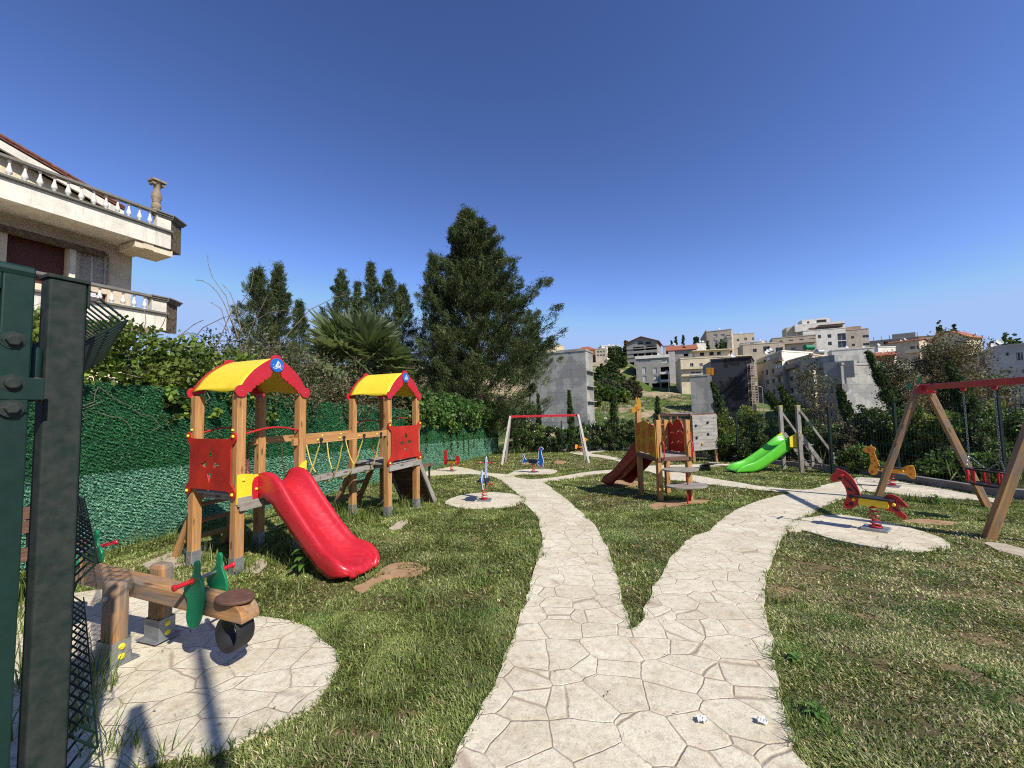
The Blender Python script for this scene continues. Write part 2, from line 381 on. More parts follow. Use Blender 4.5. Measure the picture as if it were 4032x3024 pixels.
# one sheet to the horizon: square grid in the park, ever wider rings of it outside
def axis(lo, hi, step, far, k=1.16):
    a = list(np.arange(lo, hi+1e-6, step)); d = step
    while a[-1] < far: d *= k; a.append(a[-1]+d)
    d = step; b = []
    x = lo
    while x > -far: d *= k; x -= d; b.append(x)
    return np.array(b[::-1]+a)
gx = axis(-9, 14, .33, 3000, 1.07); gy = axis(-3, 27, .33, 3000, 1.045)
X, Y = np.meshgrid(gx, gy); Zt = T(X, Y)
nx = len(gx); idx = np.arange(X.size).reshape(X.shape)
Fg = np.stack([idx[:-1, :-1], idx[:-1, 1:], idx[1:, 1:], idx[1:, :-1]], -1).reshape(-1, 4)
tag(npmesh('ground', np.stack([X, Y, Zt], -1).reshape(-1, 3), Fg, M['ground'], smooth=True), kind='structure')

def q(x, y): return gp(x*1.8228, y*1.8228)             # picks in the 2212-wide view
def c5(x, y): return gp(1700+x/2.765, 1600+y/2.765)
def c6(x, y): return gp(2300+x/2.212, 1500+y/2.212)
def c7(x, y): return gp(3000+x/1.843, 1400+y/1.843)
def c3(x, y): return gp(300+x/1.843, 2400+y/1.843)
Q = lambda f, L: [f(*p) for p in L]
# outer boundary of the Y-shaped walk and its branches, traced on the ground
left_side = [Vector((-.62, .2)), Vector((-.48, 1.0))] + Q(q, [(975, 1659), (1012, 1590), (1060, 1500), (1100, 1400), (1135, 1310), (1150, 1250), (1165, 1200), (1170, 1160), (1160, 1120), (1135, 1092)]) + Q(c5, [(950, 980), (870, 910), (800, 850), (720, 800), (620, 762), (430, 745), (200, 747), (-150, 762)])
left_top = Q(c5, [(-150, 700), (60, 690), (250, 660), (420, 690), (600, 728), (770, 742), (870, 762), (950, 785), (1060, 800), (1200, 795), (1400, 770), (1700, 720), (2010, 692)]) + Q(c6, [(300, 771), (380, 716), (240, 690), (100, 662), (60, 645), (180, 652), (390, 700), (540, 738), (600, 742), (900, 733), (1340, 725), (1340, 737), (940, 757), (700, 775), (930, 820), (1100, 850), (1400, 900), (1600, 930), (1900, 955), (2060, 930)]) + Q(c7, [(400, 955), (520, 930), (640, 905), (740, 888)])
right_low = Q(c7, [(900, 990), (760, 985), (620, 1035), (500, 1080), (410, 1130), (305, 1182), (255, 1225)]) + Q(q, [(1690, 1165), (1665, 1220), (1652, 1280), (1660, 1350), (1672, 1420), (1680, 1480), (1695, 1540), (1715, 1600), (1737, 1659)]) + [Vector((1.42, 1.1)), Vector((1.5, .2))]
wedge = Q(q, [(1365, 1365), (1352, 1330), (1340, 1290), (1325, 1220), (1300, 1160), (1270, 1120)]) + Q(c5, [(1700, 1240), (1600, 1140), (1480, 1030), (1370, 950), (1290, 880), (1215, 838), (1300, 820), (1500, 790), (1800, 745), (2020, 722)]) + Q(c6, [(290, 800), (430, 790), (540, 788), (660, 830), (760, 870), (940, 882), (1100, 910), (1300, 930), (1500, 955), (1700, 975), (1775, 990), (1700, 1005), (1500, 1060), (1350, 1120), (1220, 1200), (1130, 1280), (1080, 1327)]) + Q(q, [(1490, 1165), (1450, 1210), (1420, 1260), (1395, 1310), (1385, 1345)])
def wob(P, amp=.02, seed=1):
    out = []
    for i, p in enumerate(P):
        a = (vnoise([p[0]*7], [p[1]*7], 1, seed)[0]-.5)*2*amp; b_ = (vnoise([p[0]*7], [p[1]*7], 1, seed+5)[0]-.5)*2*amp
        out.append(Vector((p[0]+a, p[1]+b_)))
    return out
walk = wob(spline(left_side+left_top+right_low, 4)); wedge = wob(spline(wedge, 4))
def sheet(name, loops, h, mat, kind='structure', skirt=.05):
    """flat slab following the slope: outline minus holes, triangulated fine, laid h above the ground"""
    from mathutils.geometry import delaunay_2d_cdt
    pts = []; ed_ = []
    for lp in loops:
        n0 = len(pts); pts += [Vector((p[0], p[1])) for p in lp]; ed_ += [(n0+i, n0+(i+1) % len(lp)) for i in range(len(lp))]
    A_ = np.array([tuple(p) for p in pts]); xs, ys = np.meshgrid(np.arange(A_[:, 0].min(), A_[:, 0].max(), .3), np.arange(A_[:, 1].min(), A_[:, 1].max(), .3)); xs, ys = xs.ravel()+.013, ys.ravel()+.017
    ins = lambda x, y: inpoly(x, y, loops[0]) & ~np.any([inpoly(x, y, l_) for l_ in loops[1:]] or [np.zeros(len(x), bool)], axis=0)
    k_ = ins(xs, ys); pts += [Vector(p) for p in zip(xs[k_], ys[k_])]
    vs, _, fs, *_r = delaunay_2d_cdt(pts, ed_, [], 0, 1e-4)
    cen = np.array([[sum(vs[i][c] for i in f)/3 for c in (0, 1)] for f in fs]); ok_ = ins(cen[:, 0], cen[:, 1])
    me = bpy.data.meshes.new(name); me.from_pydata([(v.x, v.y, 0) for v in vs], [], [tuple(f) for f, o_ in zip(fs, ok_) if o_])
    bm = bmesh.new(); bm.from_mesh(me); bmesh.ops.delete(bm, geom=[v for v in bm.verts if not v.link_faces], context='VERTS')
    bmesh.ops.recalc_face_normals(bm, faces=bm.faces)
    if sum(f.normal.z for f in bm.faces) < 0: bmesh.ops.reverse_faces(bm, faces=bm.faces)
    be = [e for e in bm.edges if len(e.link_faces) == 1]
    r = bmesh.ops.extrude_edge_only(bm, edges=be); low = set(v for v in r['geom'] if isinstance(v, bmesh.types.BMVert))
    for v in bm.verts: v.co.z = GZ(v.co.x, v.co.y) + h - (skirt if v in low else 0)
    bm.to_mesh(me); bm.free(); me.materials.clear(); me.name = name
    return tag(link(name, me, mat), kind=kind)
sheet('path', [walk, wedge], .022, M['concrete'])
def pad(pts, h, name='concrete_pad', mat=None):
    p = wob(spline(pts, 5)); sheet(name, [p], h, mat or M['concrete']); return p
pads = []
pads.append(pad(Q(q, [(1700, 1150), (1715, 1130), (1760, 1119), (1820, 1116), (1900, 1130), (1980, 1148), (2040, 1170), (2055, 1182), (2030, 1192), (1960, 1193), (1880, 1185), (1800, 1168), (1740, 1150)]), .027))
pads.append(pad(Q(c5, [(140, 1060), (250, 1000), (400, 965), (600, 948), (800, 955), (950, 985), (1020, 1040), (900, 1090), (700, 1120), (450, 1130), (250, 1110)]), .027))
pads.append(pad(Q(c5, [(800, 765), (860, 735), (930, 705), (1100, 690), (1300, 695), (1370, 715), (1300, 740), (1150, 747), (960, 745), (880, 770)]), .030))
pads.append(pad([gp(1340, 2615), gp(1290, 2540), gp(1180, 2470), gp(992, 2430), Vector((-2.4, 3.35)), Vector((-3.1, 3.75)), Vector((-3.9, 3.75)), Vector((-4.3, 3.2)), Vector((-4.0, 2.4)), Vector((-3.1, 1.75)), Vector((-2.2, 1.55)), gp(650, 3000), gp(860, 2975), gp(1080, 2880), gp(1250, 2780)], .022))
pads.append(pad(Q(c5, [(1500, 508), (1560, 492), (1740, 480), (1880, 474), (1890, 490), (1760, 505), (1740, 520), (1900, 542), (2060, 577), (2140, 602), (2080, 618), (1900, 570), (1700, 548), (1600, 530)]), .025))
pads.append(pad(Q(c7, [(690, 905), (760, 890), (900, 905), (1050, 935), (1300, 975), (1560, 1025), (1750, 1060), (1700, 1080), (1500, 1055), (1100, 1032), (900, 1003), (760, 990)]), .030))
dirts = []
def dirt(pts, h=.012, mat=None, name='dirt_patch'):
    p = wob(spline(pts, 6), .035, 3); sheet(name, [p], h, mat or M['dirt'], skirt=.02); dirts.append(p)
G = lambda L: [gp(*p) for p in L]
dirt(G([(1375, 2322), (1440, 2290), (1500, 2240), (1540, 2222), (1600, 2215), (1670, 2228), (1690, 2245), (1640, 2268), (1560, 2275), (1480, 2300), (1420, 2335)]))
dirt(G([(560, 2225), (640, 2195), (760, 2150), (800, 2150), (820, 2180), (720, 2230), (640, 2250)]), .014, M['slab'])
dirt(G([(960, 2255), (1000, 2225), (1040, 2205), (1060, 2225), (1010, 2258)]), .014, M['slab'])
dirt(G([(2555, 1995), (2610, 1975), (2700, 1970), (2790, 1970), (2770, 1985), (2700, 1990), (2640, 1995), (2590, 2010)]))
dirt(G([(2390, 1905), (2430, 1893), (2500, 1895), (2560, 1903), (2500, 1915), (2400, 1920)]))
dirt(c5_ := Q(c5, [(985, 630), (1020, 612), (1080, 608), (1085, 622), (1030, 638)]))
dirt(Q(c5, [(1340, 600), (1390, 588), (1470, 600), (1440, 625), (1370, 637), (1335, 625)]))
dirt(Q(c7, [(1010, 1200), (1150, 1190), (1300, 1205), (1420, 1220), (1350, 1235), (1150, 1222)]))
dirt(Q(c7, [(1640, 1370), (1720, 1370), (1840, 1395), (1960, 1430), (1980, 1490), (1850, 1460), (1740, 1430)]), .014, M['slab'])
dirt(G([(1530, 2085), (1560, 2060), (1600, 2050), (1600, 2070), (1560, 2090)]), .014, M['slab'])
# timber kerb along the right and back fences
kb = MB()
kp = [gp(1971, 1774), gp(2376, 1770), Vector((7.9, 20, 0)), Vector((9.1, 14, 0)), gp(3431, 1872), gp(3864, 1946), Vector((9.6, 4, 0))]
for i in range(len(kp)-1):
    a, b_ = kp[i].copy(), kp[i+1].copy(); n = max(1, int((b_-a).length/2.4))
    for j in range(n):
        p0, p1 = a.lerp(b_, j/n), a.lerp(b_, (j+.985)/n); p0.z = GZ(p0.x, p0.y)+.07; p1.z = GZ(p1.x, p1.y)+.07+random.uniform(-.01, .01)
        kb.bar(p0, p1, .12, .2)
tag(kb.build('kerb', M['wood_grey'], bevel=.01), kind='structure')
KERB = [(p.x, p.y) for p in kp]

sheet('bounce_slab', [[Vector((-26, -2)), Vector((-8.6, -2)), Vector((-7.6, 4)), Vector((-6.6, 9)), Vector((-6.6, 22)), Vector((-26, 22))]], .02, M['concrete'])  # added pale sheet behind the wall to bounce light up onto the villa
# ================================================================ twin-tower play structure
A0 = math.atan2(.39, .92)
EV = Vector((math.cos(A0), -math.sin(A0), 0)); EU = Vector((math.sin(A0), math.cos(A0), 0))
BO = Vector((-2.86, 4.1, CZ))
def L(v, u, z): return BO + EV*v + EU*u + Z*z
def cap(mb, p, n, r=.017):
    n = Vector(n).normalized(); R = n.to_track_quat('Z', 'Y').to_matrix()
    mb.lathe([(0.001, -.002), (r, -.002), (r*1.02, .004), (r*.75, .012), (r*.3, .016), (0.001, .017)], p, 10, R)
def slide_mesh(name, mat, O, ed, es, W, prof, hs, parent, smooth=True, skirt=None, ws=None):
    """prof: (distance along, floor height); hs: side height along; es: across, width W"""
    P = [Vector((a, b)) for a, b in prof]; n = len(P); mb = MB(); rows = []
    outer = []
    for i, (a, z) in enumerate(prof):
        h = hs[i]; sk = skirt[i] if skirt else .1
        t = (P[min(i+1, n-1)]-P[max(i-1, 0)]).normalized(); nn = Vector((-t.y, t.x))
        hw = W/2*(ws[i] if ws else 1)
        sk += .022 if i % 2 else -.016
        cs = [(-hw-.005, -sk), (-hw-.012, h*.2), (-hw-.004, h-.03), (-hw+.006, h-.008), (-hw+.03, h), (-hw+.055, h-.012), (-hw+.075, h-.05), (-hw+.10, h*.42), (-hw+.14, h*.12+.008), (-hw+.2, .004), (0, 0)]
        cs = cs + [(-x, y) for x, y in cs[-2::-1]]
        row = []
        for x, y in cs:
            q_ = Vector((a, z)) + nn*y
            row.append(O + ed*q_.x + es*x + Z*q_.y)
        rows.append(row)
    k = len(rows[0]); vs = [p for r in rows for p in r]
    fs = [(i*k+j, i*k+j+1, (i+1)*k+j+1, (i+1)*k+j) for i in range(n-1) for j in range(k-1)]
    mb.add(vs, fs); o = mb.build(name, mat, parent, smooth=True)
    o.data.polygons.foreach_set('use_smooth', [True]*len(o.data.polygons))
    m = o.modifiers.new('sub', 'SUBSURF'); m.levels = m.render_levels = 1
    m = o.modifiers.new('thick', 'SOLIDIFY'); m.thickness = .012; m.offset = 0
    return o
play = empty('play_structure', L(0, 0, -1.655), 'wooden twin tower play structure with yellow roofs, rope bridge and red slide', 'play structure')
GAP = .72
def posts(u0):
    for v in (0, -GAP):
        for u in (u0, u0+GAP):
            b = L(v, u, 0); g = GZ(b.x, b.y)
            p = MB(); p.bar(Vector((b.x, b.y, g+.04)), Vector((b.x, b.y, CZ+.20)), .092, .092, up=EU); o = p.build('post', M['wood'], play, bevel=.006)
            f = MB()
            for sx in (-1, 1):
                f.box(Vector((b.x, b.y, g+.07)) + EV*sx*.049, (.005, .085, .2), Matrix((EV, EU, Z)).transposed())
                f.box(Vector((b.x, b.y, g+.07)) + EU*sx*.049, (.085, .005, .2), Matrix((EV, EU, Z)).transposed())
                for dz in (.03, .1):
                    f.lathe([(.001, 0), (.009, 0), (.009, .008), (.001, .01)], Vector((b.x, b.y, g+dz)) - EU*.052, 6, (-EU).to_track_quat('Z', 'Y').to_matrix())
            f.build('post_shoe', M['steel'], o)
def roof(u0):
    """gables in the u-z plane; ridge along v"""
    uc = GAP/2
    outer = [(0, .652), (.028, .648), (.052, .63), (.062, .606), (.06, .597), (.08, .588), (.13, .557), (.178, .522), (.248, .463), (.298, .405), (.338, .352), (.366, .303), (.385, .293)]
    foot = circ((.378, .235), .062, 14, rad(68), rad(-178))
    cusp = [(.306, .226), (.268, .262), (.236, .306), (.186, .326), (.146, .368), (.096, .392), (.062, .44)]; inner = []
    for a, b_ in zip(cusp, cusp[1:]):
        a, b_ = Vector(a), Vector(b_); d = b_-a; nrm = Vector((-d.y, d.x)).normalized()
        for j in range(6): inner.append(tuple(a + d*j/6 + nrm*.016*math.sin(PI*j/6)))
    right = outer + foot + inner + [cusp[-1], (.04, .462), (0, .468)]
    left = [(-x, z) for x, z in right[::-1][1:-1]]
    loop = right + left
    fr = lambda v: frame(L(v, u0+uc, 0), EU, Z, EV)
    r0 = None
    sheetb = MB(); prof = []
    for i in range(25):
        t = i/24; x = -.40+.80*t; a = abs(x)/.40
        z = float(np.interp(abs(x), [0, .08, .178, .248, .298, .338, .37, .40], [.615, .578, .51, .45, .392, .335, .285, .25]))+.012
        prof.append((x, z-.012))
    vs = []; fs = []
    nv = 12
    for i in range(nv+1):
        v = -GAP-.035 + (GAP+.07)*i/nv
        for j, (x, z) in enumerate(prof):
            e = 0
            if j in (0, 24): e = .018*math.sin(2*PI*i/nv)
            vs.append(L(v, u0+uc+x, z+e))
    k = len(prof)
    fs = [(i*k+j, i*k+j+1, (i+1)*k+j+1, (i+1)*k+j) for i in range(nv) for j in range(k-1)]
    sheetb.add(vs, fs); r0 = sheetb.build('roof', M['yellow'], play, smooth=True)
    m = r0.modifiers.new('t', 'SOLIDIFY'); m.thickness = .01; m.offset = 0
    for v in (.055, -GAP-.055):
        plate('gable_board', [loop], .018, fr(v), M['red'], r0)
    em = MB(); R = EV.to_track_quat('Z', 'Y').to_matrix()
    c = L(.068, u0+uc, .535)
    em.lathe([(.001, 0), (.078, 0), (.08, .004), (.076, .011), (.001, .011)], c, 40, R)
    eb = em.build('emblem', M['blue'], r0, smooth=True)
    # white boat, waves and birds, raised on the disc
    wm = MB(); fe = frame(L(.081, u0+uc, .535), EU, Z, EV)
    def poly(p): wm.prism(p, 0, .002, fe)
    poly([(-.028, -.014), (-.018, -.012), (.004, -.014), (.004, -.008), (-.004, -.008), (0, .05), (-.006, .04), (-.015, .01)])
    poly([(.006, -.012), (.010, -.012), (.012, .044), (.006, .054)])
    poly([(.012, .044), (.03, .018), (.036, .0), (.028, -.010), (.006, -.012), (.010, -.007), (.026, -.004), (.029, .002), (.024, .016), (.011, .034)])
    poly([(-.038, -.012), (.042, -.010), (.042, -.015), (-.038, -.017)])
    poly([(-.038, -.014), (-.034, -.030), (-.028, -.030), (-.032, -.014)])
    poly([(.036, -.012), (.034, -.028), (.040, -.030), (.042, -.012)])
    poly([(-.026, -.022), (.03, -.022), (.024, -.030), (0, -.034), (-.02, -.030), (-.014, -.026), (.014, -.026)])
    wv = [(-.055+.11*i/14, -.036+.009*math.sin(2*PI*i/14*1.5+2.2)) for i in range(15)]
    for i in range(14):
        (x0, y0), (x1, y1) = wv[i], wv[i+1]; poly([(x0, y0), (x1, y1), (x1, y1+.005), (x0, y0+.005)])
    poly([(-.055, .004), (-.047, .001), (-.044, .004), (-.051, .008)]); poly([(.05, -.006), (.056, -.009), (.061, -.004), (.053, -.001)])
    wm.build('boat_mark', M['white'], r0)
    bb = MB()
    for du in (-.375, .375): bb.lathe([(.001, 0), (.008, 0), (.007, .004), (.001, .005)], L(.065, u0+uc+du, .235), 8, R)
    bb.build('bolt', M['steel'], r0)
def panel(O, ea, en, name='side_panel', hgt=.60, wid=.80):
    """red board with four ear corners and four triangular cut-outs; O = centre"""
    a, h = wid/2, hgt/2
    def ear(sx, sz):
        pts = [(a-.135, h-.035), (a-.075, h-.028), (a-.055, h+.012), (a-.03, h+.03), (a+.012, h+.03), (a+.022, h+.01), (a+.02, h-.035), (a-.01, h-.075), (a-.045, h-.1), (a-.055, h-.14)]
        pts = [(sx*x, sz*z) for x, z in pts]
        return pts if sx*sz > 0 else pts[::-1]
    loop = ear(1, 1) + ear(1, -1) + ear(-1, -1) + ear(-1, 1)
    holes = []
    for (dx, dz, rt) in ((0, .115, 0), (-.105, -.005, 90), (.105, -.005, -90), (0, -.135, 180)):
        holes.append([(dx + .06*math.sin(rad(rt+t))*-1, dz + .06*math.cos(rad(rt+t))) for t in (0, 135, 225)])
    o = plate(name, [loop]+holes, .016, frame(O, ea, Z, en), M['red_panel'], play)
    cp = MB()
    for sx in (-1, 1):
        for sz in (-1, 1): cap(cp, O + Vector(ea)*(sx*(a-.015)) + Z*(sz*(h-.005)) + Vector(en)*.008, en)
    cp.build('bolt_cap', M['yellow2'], o)
for u0 in (0, 2.27):
    posts(u0); roof(u0)
panel(L(-GAP/2, -.062, -.53), EV, -EU)
panel(L(.062, 2.27+GAP/2, -.53), EU, EV)
R3 = Matrix((EV, EU, Z)).transposed()
for u0 in (0, 2.27):
    d = MB(); n = 7
    for i in range(n): d.box(L(-GAP/2, u0-.02+(GAP+.04)*(i+.5)/n, -.845), (GAP+.06, (GAP+.04)/n-.008, .026), R3)
    deck = d.build('deck', M['wood_grey'], play, bevel=.003)
    d = MB()
    for v in (.062, -GAP-.062): d.bar(L(v, u0-.04, -.905), L(v, u0+GAP+.05, -.905), .03, .09)
    for u in (u0+.06, u0+GAP-.06): d.bar(L(-GAP+.05, u, -.89), L(-.05, u, -.89), .04, .06)
    d.build('joist', M['wood_grey'], deck, bevel=.003)
# red hand rails, grips
def rail(pts, name='hand_rail', r=.011, mat='redpaint'):
    mb = MB(); mb.tube(pts, r, 8); return mb.build(name, M[mat], play, smooth=True)
def arc3(a, b, rise, n=12):
    a, b = Vector(a), Vector(b); return [a.lerp(b, i/n)+Z*rise*math.sin(PI*i/n) for i in range(n+1)]
rail(arc3(L(.03, .05, -.215), L(.03, GAP-.05, -.215), .05)); rail(arc3(L(-GAP-.03, .05, -.215), L(-GAP-.03, GAP-.05, -.215), .05))
rail(arc3(L(-GAP-.03, 2.32, -.215), L(-GAP-.03, 2.27+GAP-.05, -.215), .05)); rail(arc3(L(-GAP+.05, 2.27+GAP+.03, -.19), L(-.05, 2.27+GAP+.03, -.19), .05))
for (v, u) in ((-GAP, .66), (-GAP+.0, 2.33), (-GAP, 2.90)):
    s_ = -1 if u < 1 else 1
    rail([L(v-.05, u, -.37), L(v-.12, u, -.38), L(v-.15, u, -.42), L(v-.15, u, -.72), L(v-.13, u, -.77), L(v-.05, u, -.78)], 'grip')
cp = MB()
for (v, u, zz, n) in ((-GAP, -.048, -.17, -EU), (-.02, -.048, -.17, -EU), (.048, 2.28, -.17, EV)): cap(cp, L(v, u, zz), n, .013)
cp.build('bolt_cap', M['yellow2'], play)
# bridge: two hand beams, walking plank, hanging ropes
for v in (-.0, -GAP):
    s_ = .055 if v == 0 else -.055
    b = MB(); b.bar(L(v+s_*.0-.0, .72-.1, -.355), L(v, 2.33, -.355), .045, .085); ob = b.build('bridge_beam', M['wood'], play, bevel=.004)
    cp = MB()
    for u in (.95, 1.3, 1.65, 2.0): cap(cp, L(v+.024, u, -.355), EV, .014)
    cp.build('bolt_cap', M['yellow2'], ob)
b = MB()
for i in range(3):
    b.bar(L(-GAP/2, .76+i*.52, -.905), L(-GAP/2, .76+i*.52+.51, -.905), .13, .07)
b.build('walking_plank', M['wood_grey'], play, bevel=.006)
for i, u in enumerate((1.0, 1.37, 1.74, 2.09)):
    pts = []
    for k in range(21):
        t = k/20; v = -t*GAP; sag = .60*(1-abs(2*t-1)**2.6)
        pts.append(L(v+(.03 if k == 0 else 0), u+.02*math.sin(k)*.3+.10*math.sin(PI*t)*(1 if i % 2 else -1)*.6, -.37-sag))
    r_ = MB(); r_.tube(pts, .0085, 7); ro = r_.build('rope', M['rope'], play, smooth=True)
    k_ = MB()
    R = EV.to_track_quat('Z', 'Y').to_matrix()
    k_.lathe([(.001, 0), (.024, 0), (.024, .012), (.001, .014)], L(.024, u, -.355), 12, R)
    k_.box(L(.03, u, -.40), (.014, .02, .05), R3)
    k_.build('rope_clamp', M['black'], ro)
# slide with yellow cheeks
prof = [(.0, -.80), (.06, -.80), (.13, -.805), (.2, -.835), (.28, -.89), (.37, -.965), (.47, -1.055), (.57, -1.145), (.67, -1.235), (.77, -1.32), (.86, -1.39), (.94, -1.44), (1.02, -1.475), (1.11, -1.495), (1.19, -1.50), (1.25, -1.505), (1.285, -1.525), (1.295, -1.57)]
sw_ = [1, 1, 1, 1, 1, 1, 1, 1, 1, 1, 1.02, 1.06, 1.14, 1.2, 1.2, 1.08, .86, .8]
hs = [.15, .17, .18, .17, .145, .125, .115, .11, .105, .105, .10, .10, .115, .115, .075, .04, .016, .008]
sk = [.10, .10, .09, .08, .08, .08, .08, .08, .08, .08, .08, .08, .08, .07, .05, .03, .02, .02]
sl = slide_mesh('slide', M['red'], L(.055, .385, 0), EV, EU, .42, prof, hs, play, skirt=sk, ws=sw_)
fcb = frame(L(.056, 0, 0), EU, Z, EV)
pl = plate('cheek_board', [[(-.045, -.925), (.17, -.925), (.17, -.655), (.12, -.65), (.06, -.632), (-.045, -.628)]], .016, fcb, M['yellow'], sl)
cp = MB(); cap(cp, L(.066, .015, -.685), EV, .017); cp.build('bolt_cap', M['yellow2'], pl)
pl = plate('cheek_board', [[(.56, -.925), (GAP+.04, -.925), (GAP+.04, -.585), (.70, -.615), (.66, -.66), (.6, -.68), (.56, -.7)]], .016, fcb, M['yellow'], sl)
cp = MB(); cap(cp, L(.066, GAP-.01, -.66), EV, .017); cp.build('bolt_cap', M['yellow2'], pl)
pl = plate('cheek_cover', [[(.105, -.9), (.2, -.9), (.2, -.68), (.15, -.672), (.12, -.69), (.105, -.74)]], .014, frame(L(.072, 0, 0), EU, Z, EV), M['red'], sl)
cp = MB(); cap(cp, L(.081, .14, -.80), EV, .015); cp.build('bolt_cap', M['yellow2'], pl)
b = MB(); b.bar(L(.066, -.02, -.955), L(.066, GAP, -.955), .03, .085); b.build('fascia_board', M['wood_grey'], play, bevel=.003)
# ladders behind both towers, ramp at the far tower
for u0 in (0, 2.27):
    ld = MB()
    for u in (u0+.1, u0+GAP-.1):
        f_ = L(-GAP-.55, u, 0); f_.z = GZ(f_.x, f_.y)+.0
        ld.bar(L(-GAP-.05, u, -.82), f_, .04, .09)
    o = ld.build('ladder', M['wood'], play, bevel=.004)
    for t in (.25, .5, .75):
        a = L(-GAP-.05, u0+.1, -.82).lerp(L(-GAP-.55, u0+.1, -1.68), t); st = MB(); st.bar(a, a+EU*(GAP-.2), .12, .03); st.build('rung', M['wood'], o, bevel=.003)
rp = MB(); e = 2.27+GAP+.03
for i in range(9):
    t0, t1 = i/9+.004, (i+1)/9-.004
    a0 = L(-GAP/2, e+.02, -.86).lerp(L(-GAP/2, e+.5, -1.70), t0); a1 = L(-GAP/2, e+.02, -.86).lerp(L(-GAP/2, e+.5, -1.70), t1)
    dd = (a1-a0).normalized(); rp.bar(a0, a1, GAP-.06, .022, up=dd.cross(EV))
ra = rp.build('ramp', M['wood_brown'], play)
for v in (-.0, -GAP):
    b = MB(); b.bar(L(v, e, -.84), L(v, e+.56, -1.78), .045, .09); b.build('ramp_stringer', M['wood_grey'], ra, bevel=.004)
# ================================================================ giraffe tower
GO = Vector((2.79, 7.6, 0)); ga = rad(8)
E1 = Vector((math.cos(ga), math.sin(ga), 0)); E2 = Vector((-math.sin(ga), math.cos(ga), 0))
def K(a, b, z): p = GO + E1*a + E2*b; return Vector((p.x, p.y, CZ+z))
gt = empty('giraffe_tower', K(0, 0, -1.85), 'small wooden tower with giraffe panel, red scalloped panel, round steps and shade-darkened red slide', 'play tower')
gw, gd = .61, .80
for (a, b_, zt) in ((0, 0, -.30), (gw, 0, -.31), (0, gd, .0), (gw, gd, -.33)):
    p = K(a, b_, 0); g = GZ(p.x, p.y)
    m_ = MB(); m_.bar((p.x, p.y, g-.02), (p.x, p.y, CZ+zt), .09, .09, up=E2); m_.build('post', M['wood'], gt, bevel=.006)
RK = Matrix((E1, E2, Z)).transposed()
d = MB()
for i in range(7): d.box(K(gw/2, -.03+(gd+.06)*(i+.5)/7, -1.0), (gw+.1, (gd+.06)/7-.006, .028), RK)
dk = d.build('deck', M['wood_grey'], gt, bevel=.003)
d = MB(); d.bar(K(-.05, -.055, -1.05), K(gw+.05, -.055, -1.05), .03, .07); d.bar(K(-.055, 0, -1.05), K(-.055, gd, -1.05), .03, .07); d.bar(K(gw+.055, 0, -1.05), K(gw+.055, gd, -1.05), .03, .07); d.build('joist', M['wood_brown'], dk, bevel=.003)
# giraffe-skin panel on the left side, between the front and rear posts
sp_ = [(-.02, -.42), (.04, -.45), (.12, -.44), (.25, -.36), (.4, -.32), (.55, -.35), (.66, -.37), (.8, -.40), (.84, -.42), (.84, -.98), (.78, -1.0), (.6, -.96), (.42, -.98), (.3, -.96), (.2, -.99), (.06, -1.08), (-.02, -1.06)]
pn = plate('giraffe_panel', [[(p.x, p.y) for p in spline([(a, z) for a, z in sp_], 3)]], .018, frame(K(-.055, 0, 0), E2, Z, -E1), M['ochre'], gt)
spm = MB(); fsp = frame(K(-.0655, 0, 0), E2, Z, -E1)
for (ca, cz, ra_, rz_, tl) in ((.70, -.52, .085, .12, 0), (.44, -.60, .07, .09, .4), (.15, -.50, .09, .14, 0), (.69, -.83, .07, .11, .3), (.48, -.86, .065, .09, .3), (.15, -.83, .09, .13, 0)):
    spm.prism([(ca + ra_*math.cos(t)*math.cos(tl) - rz_*math.sin(t)*math.sin(tl)*.5, cz + rz_*math.sin(t)*(1+.12*math.cos(t)) + ra_*math.cos(t)*math.sin(tl)*.4) for t in [2*PI*i/20 for i in range(20)]], 0, .003, fsp)
spm.build('skin_patch', M['spot'], pn)
hd = [(-.02, -.02), (-.06, .0), (-.10, -.03), (-.15, -.10), (-.20, -.14), (-.22, -.19), (-.20, -.24), (-.15, -.25), (-.09, -.21), (-.04, -.17), (.05, -.14), (.06, -.02), (.045, .05), (.02, .055), (.03, .12), (.01, .16), (-.02, .14), (-.02, .06), (-.035, .06), (-.04, .13), (-.065, .17), (-.085, .13), (-.07, .05), (-.055, .02)]
ghd = plate('giraffe_head', [[(p.x, p.y) for p in spline([(a*.72+.0, z*.78-.02) for a, z in hd], 3)]], .02, frame(K(-.0, gd-.06, .05), Vector((1, -.1, 0)).normalized(), Z, Vector((-.1, -1, 0)).normalized()), M['ochre'], gt)
s2 = MB(); s2.prism(circ((-.05, -.115), .035, 14), .011, .013, frame(K(-.0, gd-.06, .05), Vector((1, -.1, 0)).normalized(), Z, Vector((-.1, -1, 0)).normalized())); s2.prism(circ((-.018, .07), .012, 8), .011, .013, frame(K(-.0, gd-.06, .05), Vector((1, -.1, 0)).normalized(), Z, Vector((-.1, -1, 0)).normalized())); s2.build('skin_patch', M['spot'], ghd)
